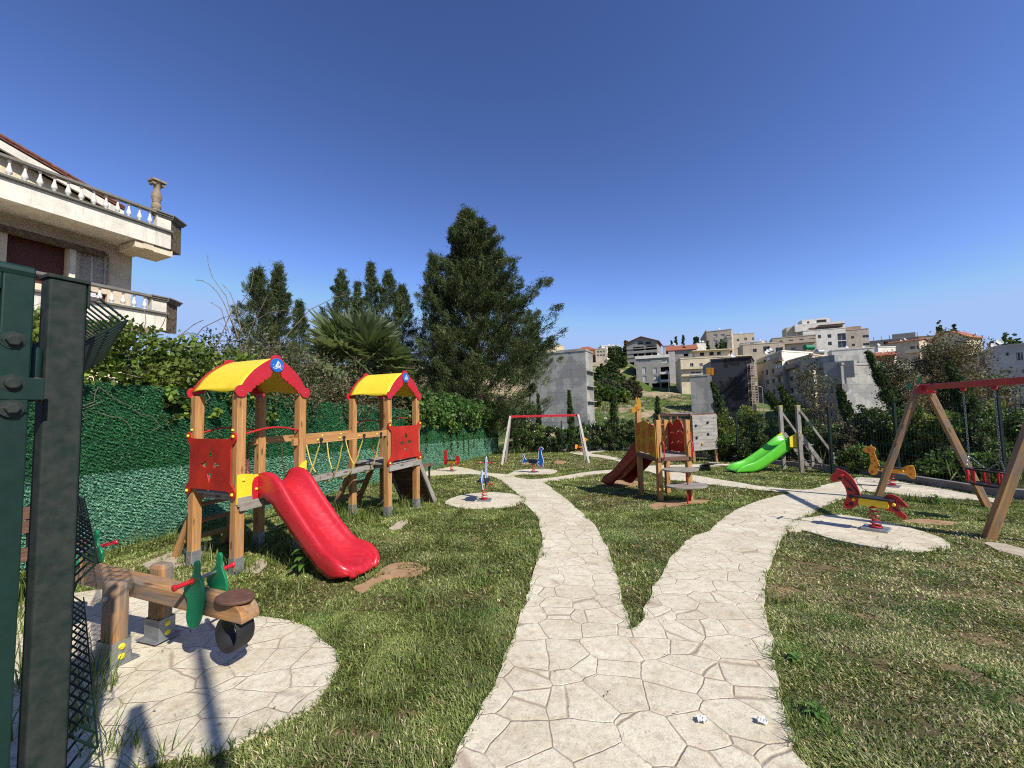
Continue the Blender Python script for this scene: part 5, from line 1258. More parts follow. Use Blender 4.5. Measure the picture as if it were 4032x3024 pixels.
for (bx, tx, ty, d, hw, lb_) in cyp:
    g_ = ground_at(bx, d); tp = at(tx, ty, d); R0 = hw/F*d
    spire('cypress_tree', lb_, 'cypress', g_, tp, lambda t, R0=R0: float(np.interp(t, [0, .15, .5, .8, 1], [.7, .85, .8, .5, .06]))*R0, 260, max(.07, R0*.3), 50, .08+.002*d, .016+.0006*d, CYPR, group='cypresses along the fence', trunk=.05, upw=1.6, limb=False, hole=.02, t0=.03)
bush(3200, 1462, 17, 110, 'dry', 'loose pale willow-like tree in front of the shaded apartments', 'tree', dens=.45, cat='tree', loose=.3, bottom=.12, group=None)
bush(3290, 1600, 15, 90, 'dry', 'small thin feathery tree right of the green slide', 'tree', dens=.35, cat='tree', loose=.3, bottom=.1, group=None)
bush(3555, 1452, 15, 120, 'brown', 'small brownish tree in front of the concrete block, left of the swing apex', 'tree', leaf=.06, dens=1.1, cat='tree', bottom=.2, group=None)
bush(3745, 1362, 16, 215, 'brown', 'large brownish tree with reddish leaves above the red swing beam', 'tree', leaf=.06, dens=1.7, cat='tree', bottom=.16, group=None)
bush(3960, 1440, 13, 130, 'dry', 'pale olive tree at the right edge in front of the grey white building', 'tree', dens=.5, cat='tree', bottom=.1, group=None)
# hillside shrubs
hs_ = [(2370, 1440, 95, 60, 'dark'), (2410, 1425, 100, 70, 'dark'), (2450, 1400, 108, 60, 'dark'), (2385, 1490, 85, 90, 'grey'), (2430, 1470, 90, 100, 'dark'), (2470, 1500, 86, 90, 'grey'), (2400, 1520, 80, 70, 'mid'), (2350, 1500, 82, 50, 'mid'), (2495, 1490, 80, 70, 'dry'), (2440, 1365, 125, 50, 'dark'), (2420, 1365, 130, 40, 'dark'), (2475, 1335, 135, 26, 'dark'), (2455, 1525, 78, 60, 'mid'), (2350, 1560, 72, 40, 'lime'), (2455, 1547, 74, 40, 'lime')]
for i, (px, top, d, w_, k_) in enumerate(hs_):
    d = d*1.36
    names = {'dark': 'dark green', 'grey': 'grey green', 'mid': 'mid green', 'dry': 'dry grey', 'lime': 'yellow green'}
    where = ['at the left foot of the upper slope', 'below the hip roofed house', 'near the top of the slope', 'widest on the left of the slope', 'in the middle of the slope', 'low on the slope before the lower grey house', 'low beside the concrete block house', 'touching the concrete block house', 'in front of the garage openings', 'highest below the skyline', 'beside the street lamp on the crest', 'tall and narrow left of the gabled house', 'just above the rubble', 'at the top of the left grass bank', 'on the edge of the road above the rubble'][i]
    bush(px, top, d, w_, k_, names[k_]+' hillside shrub '+where, 'shrub', leaf=.45, cat='shrub', group='shrubs on the hillside', dens=.75)
# scrub on the rubble slope and long grass beyond the fence
def tuftfield(name, label, n, fx, hmin, hmax, w_, cols, cat='scrub'):
    P = fx(n); n = len(P); A = rng.normal(size=(n, 3))*np.array([.5, .5, .2]) + np.array([0, 0, 1]); h = rng.uniform(hmin, hmax, n)
    C = P + unit(A)*h[:, None]*.45; cc = np.array(cols)[rng.integers(0, len(cols), n)]*np.clip(1+.3*rng.normal(size=(n, 1)), .4, 1.8)
    o = leaves(name, C, A, h, w_, M['leaf'], np.clip(cc, .003, .8)); return tag(o, kind='stuff')
def slope_pts(n):
    x = rng.uniform(10, 50, n); y = rng.uniform(45, 116, n); keep = vnoise(x, y, 6, 31)*.6+vnoise(x, y, 1.6, 32)*.4 > .5; x, y = x[keep], y[keep]
    return np.stack([x, y, T(x, y)], 1)
tuftfield('hillside_scrub', '', 30000, slope_pts, .2, .7, .16, [(.1, .15, .03), (.14, .17, .05), (.06, .1, .025), (.28, .25, .13)])
def bank_pts(n):
    x = rng.uniform(-2, 30, n); y = rng.uniform(8, 42, n); k_ = (x > np.interp(y, [3, 6.6, 10.6, 15, 22.6, 22.7, 60], [10.3, 10.1, 9.9, 9.6, 8.8, -3, -3])) & (vnoise(x, y, 2, 41) > .3); x, y = x[k_], y[k_]
    return np.stack([x, y, T(x, y)], 1)
tuftfield('wild_grass', '', 60000, bank_pts, .2, .75, .035, [(.09, .14, .03), (.07, .11, .025), (.13, .17, .04), (.2, .2, .09)])
# rocks on the slope
rk = MB()
for i in range(260):
    x, y = random.uniform(14, 48), random.uniform(60, 116)
    if vnoise([x], [y], 6, 31)[0] > .55: continue
    z = TZ(x, y); s_ = random.uniform(.15, .6); pts = [Vector((x, y, z)) + Vector(rng.normal(size=3)).normalized()*s_*random.uniform(.6, 1) for _ in range(8)]
    rk.add(pts, [(0, 1, 2), (0, 2, 3), (0, 3, 4), (1, 2, 5), (2, 3, 6), (3, 4, 7), (1, 5, 6), (2, 6, 7), (0, 4, 7), (0, 1, 5), (5, 6, 7)])
tag(rk.build('rubble', simple('pale_rubble', (.5, .44, .36), .95, .3, 3, .3)), kind='stuff')

# dead runners and ties across the green wall
rn = MB()
for i in range(26):
    s_ = random.uniform(-1, 11); z_ = WH-random.uniform(0, .15); P = [WP(s_, z_, .05)]
    for k_ in range(7): s_ += random.uniform(-.16, .2); z_ -= random.uniform(.02, .16); P.append(WP(s_, z_, random.uniform(.03, .06)))
    rn.tube(P, .004, 4)
rn.build('hanging_runners', M['twig'], br)
# ================================================================ buildings
def render_mat(name, col, stain=.5, streak=(.25, .23, .2), rough=.9, sc=.6, blotch=None, joints=None):
    """aged render or concrete: clouds, runs of dirt, form joints"""
    m, t, b, o = newmat(name, rough, .15); v = coords(t, 'World')
    f = noise(t, v, sc, 6, .65); c = ramp(t, f, [(.35, tuple(x*.78 for x in col)), (.62, col)])
    vs_ = coords(t, 'World', (1.6*sc, 1.6*sc, .16*sc)); f2 = noise(t, vs_, 2.2, 6, .7)
    c = mix(t, ramp(t, f2, [(.52, (0,)*3), (.78, (stain,)*3)]), c, streak)
    f3 = noise(t, v, sc*14, 5, .7); c = mix(t, .5, c, ramp(t, f3, [(.3, (.72,)*3), (.7, (1.06,)*3)]), 'MULTIPLY')
    if blotch: c = mix(t, ramp(t, noise(t, v, sc*.7, 5, .6), [(.5, (0,)*3), (.515, (.8,)*3)]), c, blotch)
    if joints:
        s_ = coords(t, 'World', (1, 1, 1)); br = N(t, 'TexBrick'); sx = N(t, 'SeparateXYZ'); t.links.new(s_, sx.inputs[0])
        ad = N(t, 'Math', operation='ADD'); t.links.new(sx.outputs[0], ad.inputs[0]); t.links.new(sx.outputs[1], ad.inputs[1])
        cb_ = N(t, 'CombineXYZ'); t.links.new(ad.outputs[0], cb_.inputs[0]); t.links.new(sx.outputs[2], cb_.inputs[1]); t.links.new(cb_.outputs[0], br.inputs[0])
        br.inputs['Scale'].default_value = 1; br.inputs['Brick Width'].default_value = joints[0]; br.inputs['Row Height'].default_value = joints[1]; br.inputs['Mortar Size'].default_value = joints[2]
        br.inputs['Color1'].default_value = (1, 1, 1, 1); br.inputs['Color2'].default_value = (.86, .86, .86, 1); br.inputs['Mortar'].default_value = (.62, .62, .62, 1)
        c = mix(t, .8, c, br.outputs[0], 'MULTIPLY')
    t.links.new(c, b.inputs['Base Color']); bump(t, b, f3, .3, .02); return m
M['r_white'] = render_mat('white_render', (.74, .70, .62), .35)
M['r_cream'] = render_mat('cream_render', (.72, .61, .42), .4)
M['r_beige'] = render_mat('beige_render', (.56, .46, .34), .4, sc=.4)
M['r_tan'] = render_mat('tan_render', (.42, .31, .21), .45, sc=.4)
M['r_stain'] = render_mat('stained_cream_render', (.58, .49, .38), .9, (.22, .17, .12), sc=.35)
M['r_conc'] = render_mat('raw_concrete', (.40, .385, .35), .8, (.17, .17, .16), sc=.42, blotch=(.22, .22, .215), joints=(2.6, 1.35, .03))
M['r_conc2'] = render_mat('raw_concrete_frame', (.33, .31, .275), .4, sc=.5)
M['r_tar'] = render_mat('tar_coating', (.028, .026, .027), .5, (.06, .06, .065), .8, .5, blotch=(.062, .062, .068))
M['r_grey'] = render_mat('pale_grey_render', (.5, .47, .44), .25)
M['r_dark'] = simple('opening_shade', (.03, .028, .027), .9, .3, 3, 0)  # near-black panel colour stands in for unlit rooms behind the openings
M['v_tile'] = simple('old_terracotta_tile', (.24, .09, .06), .9, .5, 9, .4)
M['tile'] = simple('terracotta_tile', (.38, .12, .06), .85, .35, 5, .3)
M['glass'] = simple('window_glass', (.045, .055, .065), .12, .3, 2, 0, .6)
M['shutter'] = simple('brown_shutter', (.10, .025, .016), .6, .3, 6, .1)
M['curtain'] = simple('pale_blind', (.55, .52, .47), .7, .2, 3, 0)
M['brickred'] = simple('hollow_red_brick', (.42, .16, .08), .9, .3, 8, .3)
BK = 1.32
def atb(px, py, d): return at(px, py, d*BK)
class Face:
    """vertical wall plane from A to B (left to right as seen from outside); local s along, z up"""
    def __init__(s, A, B, z0, z1):
        s.A = Vector((A.x, A.y, 0)); s.B = Vector((B.x, B.y, 0)); s.e = (s.B-s.A).normalized(); s.w = (s.B-s.A).length; s.z0, s.z1 = z0, z1
        s.n = Vector((s.e.y, -s.e.x, 0)); s.holes = []
    def P(s, a, z, n=0): return s.A + s.e*a + s.n*n + Z*z
    def hit(s, px, py): p = on_plane(px, py, s.A, s.n); return (p-s.A).dot(s.e), p.z
    def win(s, x0, y0, x1, y1, dep=.25, kind='glass'):
        a0, zt = s.hit(x0, y0); a1, zb = s.hit(x1, y1); zt2 = s.hit((x0+x1)/2, y0)[1]; zb2 = s.hit((x0+x1)/2, y1)[1]
        a0, a1 = sorted((a0, a1)); zb, zt = sorted((zb2, zt2))
        a0 = max(a0, .05); a1 = min(a1, s.w-.05); zb = max(zb, s.z0+.05); zt = min(zt, s.z1-.05)
        if a1-a0 > .1 and zt-zb > .1: s.holes.append((a0, a1, zb, zt, dep, kind))
    def grid(s, n_, rows, kind='glass', ww=1.1, wh=1.3, x0=.08, x1=.92, dep=.2, skip=0):
        for z in rows:
            for i in range(n_):
                if random.random() < skip: continue
                c = s.w*(x0+(x1-x0)*(i+.5)/n_); s.holes.append((c-ww/2, c+ww/2, z, z+wh, dep, kind if random.random() > .3 else ('curtain' if kind == 'glass' else kind)))
    def mesh(s, mb, mi=0):
        xs = sorted({0.0, s.w} | {h[0] for h in s.holes} | {h[1] for h in s.holes}); zs_ = sorted({s.z0, s.z1} | {h[2] for h in s.holes} | {h[3] for h in s.holes})
        for i in range(len(xs)-1):
            for j in range(len(zs_)-1):
                cx, cz = (xs[i]+xs[i+1])/2, (zs_[j]+zs_[j+1])/2
                if any(h[0] < cx < h[1] and h[2] < cz < h[3] for h in s.holes): continue
                if xs[i+1]-xs[i] < 1e-4 or zs_[j+1]-zs_[j] < 1e-4: continue
                mb.add([s.P(xs[i], zs_[j]), s.P(xs[i+1], zs_[j]), s.P(xs[i+1], zs_[j+1]), s.P(xs[i], zs_[j+1])], [(0, 1, 2, 3)], mi=mi)
        for (a, b, c, d, dp, k) in s.holes:
            q_ = [(a, c), (b, c), (b, d), (a, d)]
            mb.add([s.P(x, z) for x, z in q_]+[s.P(x, z, -dp) for x, z in q_], [(0, 4, 5, 1), (1, 5, 6, 2), (2, 6, 7, 3), (3, 7, 4, 0)], mi=mi)
    def windows(s, parent):
        for (a, b, c, d, dp, k) in s.holes:
            mb = MB(); fr_ = {'glass': 'white', 'curtain': 'white', 'dark': 'r_dark', 'shutter': 'shutter'}[k]
            mb.add([s.P(a, c, -dp+.002), s.P(b, c, -dp+.002), s.P(b, d, -dp+.002), s.P(a, d, -dp+.002)], [(0, 1, 2, 3)], mi=0)
            if k in ('glass', 'curtain'):
                t_ = min(.06, (b-a)*.08); 
                for (x0, x1, z0, z1) in ((a, a+t_, c, d), (b-t_, b, c, d), ((a+b)/2-t_/2, (a+b)/2+t_/2, c, d), (a, b, c, c+t_), (a, b, d-t_, d)):
                    mb.add([s.P(x0, z0, -dp+.04), s.P(x1, z0, -dp+.04), s.P(x1, z1, -dp+.04), s.P(x0, z1, -dp+.04)], [(0, 1, 2, 3)], mi=1)
            nm = 'window' if k in ('glass', 'curtain') else ('shutter' if k == 'shutter' else 'opening_panel')
            mb.build(nm, [M[{'glass': 'glass', 'curtain': 'curtain', 'dark': 'r_dark', 'shutter': 'shutter'}[k]], M[fr_]], parent)
def block(parent, cor, z0, z1, mat, faces=None, name='wall', top=True, para=.0, topmat=None):
    """box on a four-corner footprint (counter-clockwise from above); faces given as Face replace the plain sides"""
    mb = MB(); n = len(cor)
    for i in range(n):
        f = (faces or {}).get(i)
        if f is None: f = Face(cor[i], cor[(i+1) % n], z0, z1)
        f.mesh(mb)
    if top: mb.add([Vector((c.x, c.y, z1-.02)) for c in cor], [tuple(range(n))])
    o = mb.build(name, M[mat], parent)
    for f in (faces or {}).values(): f.windows(o if False else parent)
    return o
def foot(pa, da, pb, db, depth, left=None):
    """footprint: front from pixel pa at da to pixel pb at db, receding by depth"""
    A, B = atb(pa, 1600, da), atb(pb, 1600, db); e = (B-A); e.z = 0; e.normalize(); back = Vector((-e.y, e.x, 0))
    if back.y < 0: back = -back
    return [A, B, B+back*depth, A+back*depth]
def zpx(px, py, d): return atb(px, py, d).z
def house(label, pa, da, pb, db, depth, ytop, ybot, mat, cat='building', name='building', wins=(), swins=(), lwins=(), rowspec=None, extra_base=3, side=None):
    cor = foot(pa, da, pb, db, depth); z1 = zpx(pa, ytop, da); z0 = zpx(pa, ybot, da)-extra_base
    if side == 'L': pass
    z0 = min(z0, TZ(cor[0].x, cor[0].y)-1, TZ(cor[1].x, cor[1].y)-1)
    r = empty(name, (cor[0]+cor[1])/2 + Z*(z0-(cor[0].z+cor[1].z)/2), label, cat, 'buildings on the hill')
    F0 = Face(cor[0], cor[1], z0, z1); F1_ = Face(cor[1], cor[2], z0, z1); F3 = Face(cor[3], cor[0], z0, z1)
    for w_ in wins: F0.win(*w_[:4], **(w_[4] if len(w_) > 4 else {}))
    for w_ in swins: F1_.win(*w_[:4], **(w_[4] if len(w_) > 4 else {}))
    for w_ in lwins: F3.win(*w_[:4], **(w_[4] if len(w_) > 4 else {}))
    if rowspec: F0.grid(*rowspec[0], **rowspec[1])
    b_ = block(r, cor, z0, z1, mat, {0: F0, 1: F1_, 3: F3})
    pm_ = MB()
    for i in range(4):
        a, c = cor[i], cor[(i+1) % 4]; a = Vector((a.x, a.y, z1)); c = Vector((c.x, c.y, z1)); d_ = (c-a).normalized(); pm_.bar(a-d_*.06, c+d_*.06, .24, .3)
    pm_.build('parapet', M[mat], r)
    return r, cor, z0, z1, F0
def slab(parent, F_, a0, a1, z, out, th=.18, mat='r_conc2', name='balcony', rail_=None):
    mb = MB(); c = F_.P((a0+a1)/2, z, out/2); mb.box(c, (a1-a0, out, th), Matrix((F_.e, F_.n, Z)).transposed())
    if rail_: mb.box(F_.P((a0+a1)/2, z+rail_/2+th/2, out-.05), (a1-a0, .1, rail_), Matrix((F_.e, F_.n, Z)).transposed())
    return mb.build(name, M[mat], parent)
def gable(parent, cor, z, rise, mat='tile', over=.5, axis=0, name='roof', wallmat=None):
    """pitched roof; axis 0: ridge runs front to back, 1: ridge runs left to right"""
    A, B, C_, D = [Vector((c.x, c.y, z)) for c in cor]; e = (B-A).normalized(); f = (D-A).normalized()
    mb = MB()
    if axis == 0:
        r0, r1 = (A+B)/2 + Z*rise - f*over, (C_+D)/2 + Z*rise + f*over
        for s_, p, q_ in ((-1, A, D), (1, B, C_)):
            k = e*s_*over - Z*rise*over/((B-A).length/2)
            v = [p+k-f*over, r0, r1, q_+k+f*over]; mb.add(v+[x+Z*.18 for x in v], [(0, 1, 2, 3), (4, 5, 6, 7), (0, 4, 5, 1), (2, 6, 7, 3), (0, 3, 7, 4), (1, 5, 6, 2)])
        gb_ = MB(); gb_.add([A, B, (A+B)/2+Z*rise], [(0, 1, 2)]); gb_.add([C_, D, (C_+D)/2+Z*rise], [(0, 1, 2)]); gb_.build('gable_wall', M[wallmat or 'r_conc2'], parent)
    else:
        r0, r1 = (A+D)/2 + Z*rise - e*over, (B+C_)/2 + Z*rise + e*over
        for s_, p, q_ in ((-1, A, B), (1, D, C_)):
            k = f*s_*over - Z*rise*over/((D-A).length/2)
            v = [p+k-e*over, q_+k+e*over, r1, r0]; mb.add(v+[x+Z*.18 for x in v], [(0, 1, 2, 3), (4, 5, 6, 7), (0, 4, 5, 1), (2, 6, 7, 3), (0, 3, 7, 4), (1, 5, 6, 2)])
        gb_ = MB(); gb_.add([A, D, (A+D)/2+Z*rise], [(0, 1, 2)]); gb_.add([B, C_, (B+C_)/2+Z*rise], [(0, 1, 2)]); gb_.build('gable_wall', M[wallmat or 'r_conc2'], parent)
    return mb.build(name, M[mat], parent)
def e8(x, y): return 2000+x/2.212, 1200+y/2.212
def eB(x, y): return 2550+x/2.458, 1200+y/2.458
def eC(x, y): return 2900+x/1.954, 1200+y/1.954
def rects(fn, L_, **kw): return [(*fn(a, b), *fn(c, d), dict(kw)) for a, b, c, d in L_]
# --- raw concrete block house behind the big conifer
r, cor, z0, z1, F0 = house('windowless raw concrete block house behind the big conifer', 2080, 56, 2312, 52, 4.5, 1398, 1650, 'r_conc', swins=[])
b_ = MB(); p = F0.P(F0.w*.66, z1+.25, -2.4); b_.box(p, (4.5, 2, .6), Matrix((F0.e, F0.n, Z)).transposed()); b_.build('roof_hut', M['r_conc2'], r)
b_ = MB(); Fs = Face(cor[1], cor[2], z0, z1)
for k_ in range(3): b_.box(Fs.P(2.2, z0+6+2.7*k_, .3), (4, .6, .18), Matrix((Fs.e, Fs.n, Z)).transposed())
b_.build('balcony', M['r_conc2'], r)
# --- far small houses on the crest
house('small white flat roofed box on the crest behind the conifer', 2150, 150, 2228, 150, 10, 1361, 1400, 'r_cream', rowspec=((1, [0]), {}) if False else None)
r, cor, z0, z1, F0 = house('crest house with a terracotta hip roof', 2270, 140, 2352, 138, 9, 1381, 1410, 'brickred', rowspec=((3, [zpx(2300, 1398, 140)]), dict(ww=1.2, wh=1)))
hm = MB(); A, B, C_, D = [Vector((c.x, c.y, z1+.1)) for c in cor]; ap = (A+B+C_+D)/4+Z*2.2; e_ = (B-A).normalized()*1.2; hm.add([A-e_*.5, B+e_*.5, C_+e_*.5, D-e_*.5, ap-e_, ap+e_], [(0, 1, 5, 4), (2, 3, 4, 5), (0, 4, 3), (1, 2, 5)]); hm.build('roof', M['tile'], r)
r, cor, z0, z1, F0 = house('pale cream annex with two window rows right of the hip roofed house', 2352, 132, 2394, 131, 7, 1374, 1412, 'r_stain', rowspec=((3, [zpx(2360, 1390, 132), zpx(2360, 1404, 132)]), dict(ww=.9, wh=.9)))
house('low pale flat building on the crest above the dark shrubs', 2377, 175, 2452, 175, 10, 1361, 1385, 'r_white', rowspec=((5, [zpx(2400, 1370, 175)]), dict(ww=1.6, wh=1)))
# --- gabled raw concrete house
r, cor, z0, z1, F0 = house('unfinished grey concrete house with a broad gable and dark openings', 2476, 120, 2598, 116, 14, 1352, 1545, 'r_conc2', wins=rects(e8, [(1088, 366, 1186, 400), (1197, 358, 1297, 392), (1093, 425, 1128, 449), (1134, 425, 1188, 447), (1196, 420, 1250, 443), (1256, 420, 1302, 441), (1060, 500, 1100, 540)], dep=2.5, kind='dark'))
gable(r, cor, z1, 2.1, 'tile', .9, 0)
Fg_ = Face(cor[0], cor[1], z1, z1+2); gw_ = MB()
for a_, b2 in ((1130, 320), (1200, 316)):
    s0, zt_ = F0.hit(*e8(a_, b2)); s1, zb_ = F0.hit(*e8(a_+45, b2+23)); gw_.box(F0.P((s0+s1)/2, (zt_+zb_)/2, .0), (abs(s1-s0), .12, abs(zt_-zb_)), Matrix((F0.e, F0.n, Z)).transposed())
gw_.build('opening_panel', M['r_dark'], r)
for f_ in (1404, 1388, 1371): slab(r, F0, .2, F0.w-.2, zpx(2540, f_, 118), .25, .35)
# --- lower grey house with garages
r, cor, z0, z1, F0 = house('grey three storey house with white top floor and garage openings', 2511, 104, 2642, 101, 11, 1404, 1541, 'r_conc2',
  wins=rects(e8, [(1170, 545, 1205, 597), (1265, 547, 1298, 597), (1174, 618, 1208, 668), (1268, 617, 1300, 668)], dep=.2, kind='curtain') + rects(e8, [(1330, 540, 1415, 600), (1332, 610, 1415, 665), (1162, 682, 1230, 750), (1255, 683, 1325, 750), (1335, 682, 1412, 740)], dep=2.2, kind='dark') + rects(e8, [(1338, 470, 1410, 505), (1140, 484, 1240, 500)], dep=.3, kind='curtain'))
tp = MB(); s0, zt_ = F0.hit(*e8(1130, 470)); tp.box(F0.P(F0.w/2, z1-.45, .12), (F0.w+.4, .5, 1.0), Matrix((F0.e, F0.n, Z)).transposed()); tp.build('roof_parapet', M['r_white'], r)
for yy in (605, 672):
    s0, z_ = F0.hit(*e8(1328, yy)); slab(r, F0, s0, F0.w, z_, 1.1, .18, 'r_white', rail_=.6)
# --- tall narrow grey house with red hipped roof
r, cor, z0, z1, F0 = house('tall narrow concrete house with a bright terracotta roof and dormer', 2668, 112, 2752, 110, 12, 1378, 1520, 'r_conc2', wins=rects(e8, [(1530, 425, 1572, 450), (1485, 545, 1518, 590), (1485, 470, 1515, 530), (1485, 615, 1518, 650), (1485, 670, 1515, 705)], dep=1.5, kind='dark'))
sdm = MB(); Fl = Face(cor[3], cor[0], z0, z1)
gable(r, [Vector(c) for c in (cor[0]-F0.e*2.4, cor[1], cor[2], cor[3]-F0.e*2.4)], z1, 2.2, 'tile', .7, 1)
sw_ = MB(); sw_.box(F0.P(-1.2, (z0+z1)/2, -2), (2.3, 5, z1-z0-.1), Matrix((F0.e, F0.n, Z)).transposed()); sw_.build('side_wall', M['r_grey'], r)
dm_ = MB(); c_ = F0.P(F0.w*.45, z1+.5, -1.6); dm_.add([c_-F0.e*1.2, c_+F0.e*1.2, c_+Z*1.0, c_-F0.e*1.2-F0.n*3, c_+F0.e*1.2-F0.n*3, c_+Z*1.0-F0.n*3], [(0, 2, 5, 3), (1, 4, 5, 2)]); dm_.add([c_-F0.e*.9-F0.n*.1, c_+F0.e*.9-F0.n*.1, c_+Z*.75-F0.n*.1], [(0, 1, 2)], mi=1); dm_.build('dormer', [M['tile'], M['r_dark']], r)
house('plain white house between the gabled house and the terracotta roof', 2620, 126, 2668, 124, 8, 1362, 1420, 'r_white', wins=rects(e8, [(1378, 400, 1420, 420)], dep=.2))
house('low white wall house right of the terracotta roof, below the dark palms', 2755, 128, 2800, 128, 8, 1352, 1400, 'r_white')
# --- cream apartment with long bands
r, cor, z0, z1, F0 = house('long cream apartment block with balcony bands behind the black wall', 2688, 92, 2972, 88, 12, 1412, 1540, 'r_cream', wins=rects(eB, [(410, 565, 445, 605), (500, 565, 535, 600), (415, 645, 520, 690), (1020, 510, 1060, 545)], dep=.3))
slab(r, F0, .2, F0.w*.66, zpx(2720, 1452, 91), 1.0, .2, 'r_cream', rail_=.5); slab(r, F0, .2, F0.w*.66, zpx(2720, 1480, 91), 1.0, .2, 'r_cream', rail_=.5)
tb_ = MB(); s0, zt_ = F0.hit(*eB(425, 465)); s1, _ = F0.hit(*eB(800, 465)); tb_.box(F0.P((s0+s1)/2+.8, z1+1.1, -4), (s1-s0-1, 5, 2.2), Matrix((F0.e, F0.n, Z)).transposed()); tb_.box(F0.P((s0+s1)/2+.8, z1+2.3, -3.6), (s1-s0+.8, 6.4, .22), Matrix((F0.e, F0.n, Z)).transposed()); pt = tb_.build('penthouse', M['r_cream'], r)
wv_ = MB()
for k_ in (.3, .55, .75): wv_.box(F0.P(s0+(s1-s0)*k_, z1+1.2, -1.49), (1.2, .06, 1.0), Matrix((F0.e, F0.n, Z)).transposed())
wv_.build('opening_panel', M['r_dark'], pt)
# --- stained old block on the skyline, and its neighbour
r, cor, z0, z1, F0 = house('stained pale apartment block on the skyline with slanted dark side wall', 2796, 165, 2896, 160, 14, 1306, 1385, 'r_stain', wins=rects(eB, [(635, 285, 677, 312), (705, 283, 748, 306), (765, 300, 835, 335), (775, 270, 835, 290), (638, 342, 677, 368), (708, 338, 745, 360)], dep=.3, kind='curtain'))
sd_ = MB(); A = cor[0]; B = atb(2771, 1600, 178); A1, B1 = Vector((A.x, A.y, z0)), Vector((B.x, B.y, z0)); sd_.add([A1, B1, Vector((B.x, B.y, z1-1)), Vector((A.x, A.y, z1+1.2)), A1+Vector((.6, .6, 0)), B1+Vector((.6, .6, 0)), Vector((B.x+.6, B.y+.6, z1-1)), Vector((A.x+.6, A.y+.6, z1+1.2))], [(0, 1, 2, 3), (4, 5, 6, 7), (2, 3, 7, 6), (0, 3, 7, 4), (1, 2, 6, 5)]); sd_.build('side_wall', M['r_tan'], r)
for yy in (322, 296): s0, z_ = F0.hit(*eB(765, yy)); slab(r, F0, s0, F0.w-.3, z_, 1.2, .2, 'r_stain', rail_=.8)
r, cor, z0, z1, F0 = house('ochre topped low apartment right of the stained skyline block', 2897, 178, 2986, 176, 12, 1316, 1375, 'r_beige', wins=rects(eB, [(862, 330, 885, 355), (935, 318, 962, 345), (1008, 316, 1038, 342)], dep=.3))
house('pale low houses strip between the skyline blocks', 2930, 150, 3036, 146, 9, 1350, 1400, 'r_white', wins=rects(eB, [(990, 372, 1028, 388)], dep=.2))
# --- beige terraced apartments
r, cor, z0, z1, F0 = house('beige apartment with recessed balconies in front of the skyline blocks', 2938, 122, 3105, 118, 12, 1357, 1470, 'r_beige', wins=rects(eB, [(1018, 425, 1057, 458), (1118, 402, 1190, 470), (1192, 422, 1222, 455), (1238, 412, 1312, 455)], dep=.9))
r, cor, z0, z1, F0 = house('wide tan apartment stepping down before the white modern block', 3056, 138, 3232, 132, 12, 1332, 1400, 'r_beige', wins=rects(eB, [(1275, 345, 1308, 368), (1370, 338, 1412, 362), (1468, 330, 1510, 358), (1560, 325, 1620, 355), (1390, 414, 1432, 438)], dep=.4))
slab(r, F0, .3, F0.w-.3, zpx(3140, 1352, 135), 1.4, .2, 'r_beige', rail_=1.0)
# green water tank, silver tank
def tank(px, py, d, l, rr, mat, label):
    p = atb(px, py, d); t_ = empty('water_tank', p-Z*rr, label, 'water tank'); m_ = MB(); R_ = Vector((1, .1, 0)).normalized().to_track_quat('Z', 'Y').to_matrix()
    m_.lathe([(.001, -l/2-.15), (rr*.7, -l/2-.08), (rr, -l/2+.1), (rr, 0), (rr, l/2-.1), (rr*.7, l/2+.08), (.001, l/2+.15)], p, 16, R_); m_.build('drum', M[mat], t_, smooth=True)
    m_ = MB()
    for s_ in (-.35, .35): m_.box(p+Vector((s_*l, 0, -rr)), (.2, rr*1.6, .3))
    m_.build('stand', M['r_conc2'], t_)
tank(3185, 1368, 112, 3.8, 1.0, 'green2', 'green horizontal water tank on a roof below the white modern block')
tank(3226, 1386, 84, 1.9, .8, 'steel', 'silver horizontal water tank on the white parapet right of the green tank')
# --- white modern block
r, cor, z0, z1, F0 = house('bright white modern apartment block, tallest on the skyline', 3181, 148, 3352, 143, 14, 1303, 1385, 'r_white', wins=rects(eB, [(1648, 292, 1680, 325), (1740, 285, 1780, 320), (1835, 275, 1940, 342), (1745, 358, 1785, 392), (1840, 350, 1945, 412)], dep=.5) )
w2 = MB(); Rm = Matrix((F0.e, F0.n, Z)).transposed()
zA, zB_ = zpx(3181, 1303, 148), zpx(3181, 1281, 148)
w2.box(F0.P(F0.w/2-1.5, (zA+zB_)/2+.4, -5.5), (F0.w+3, 9, zB_-zA+.8), Rm); w2.build('set_back_floor', M['r_white'], r)
w2 = MB(); zC, zD = zB_+.8, zpx(3250, 1253, 148); w2.box(F0.P(F0.w*.38, (zC+zD)/2, -7), (11.5, 7, zD-zC), Rm); ph = w2.build('penthouse', M['r_white'], r)
w2 = MB(); w2.box(F0.P(F0.w*.52, (zC+zD)/2-.1, -3.48), (4, .1, 1.3), Rm); w2.box(F0.P(F0.w*.2, (zC+zD)/2-.2, -3.48), (.9, .1, .9), Rm); w2.build('opening_panel', M['r_dark'], ph)
w2 = MB(); w2.box(F0.P(F0.w*.55, zA+.9, -.6), (F0.w*.8, .1, .9), Rm); w2.box(F0.P(F0.w*.68, zA+2.1, -.4), (F0.w*.62, 2.4, .15), Rm); w2.build('pergola', M['wood_brown'], r)
lw = MB(); lw.box(F0.P(-3.2, (z0+zB_)/2, -7), (6.2, 9, zB_-z0), Rm); lw.build('left_wing', M['r_beige'], r)
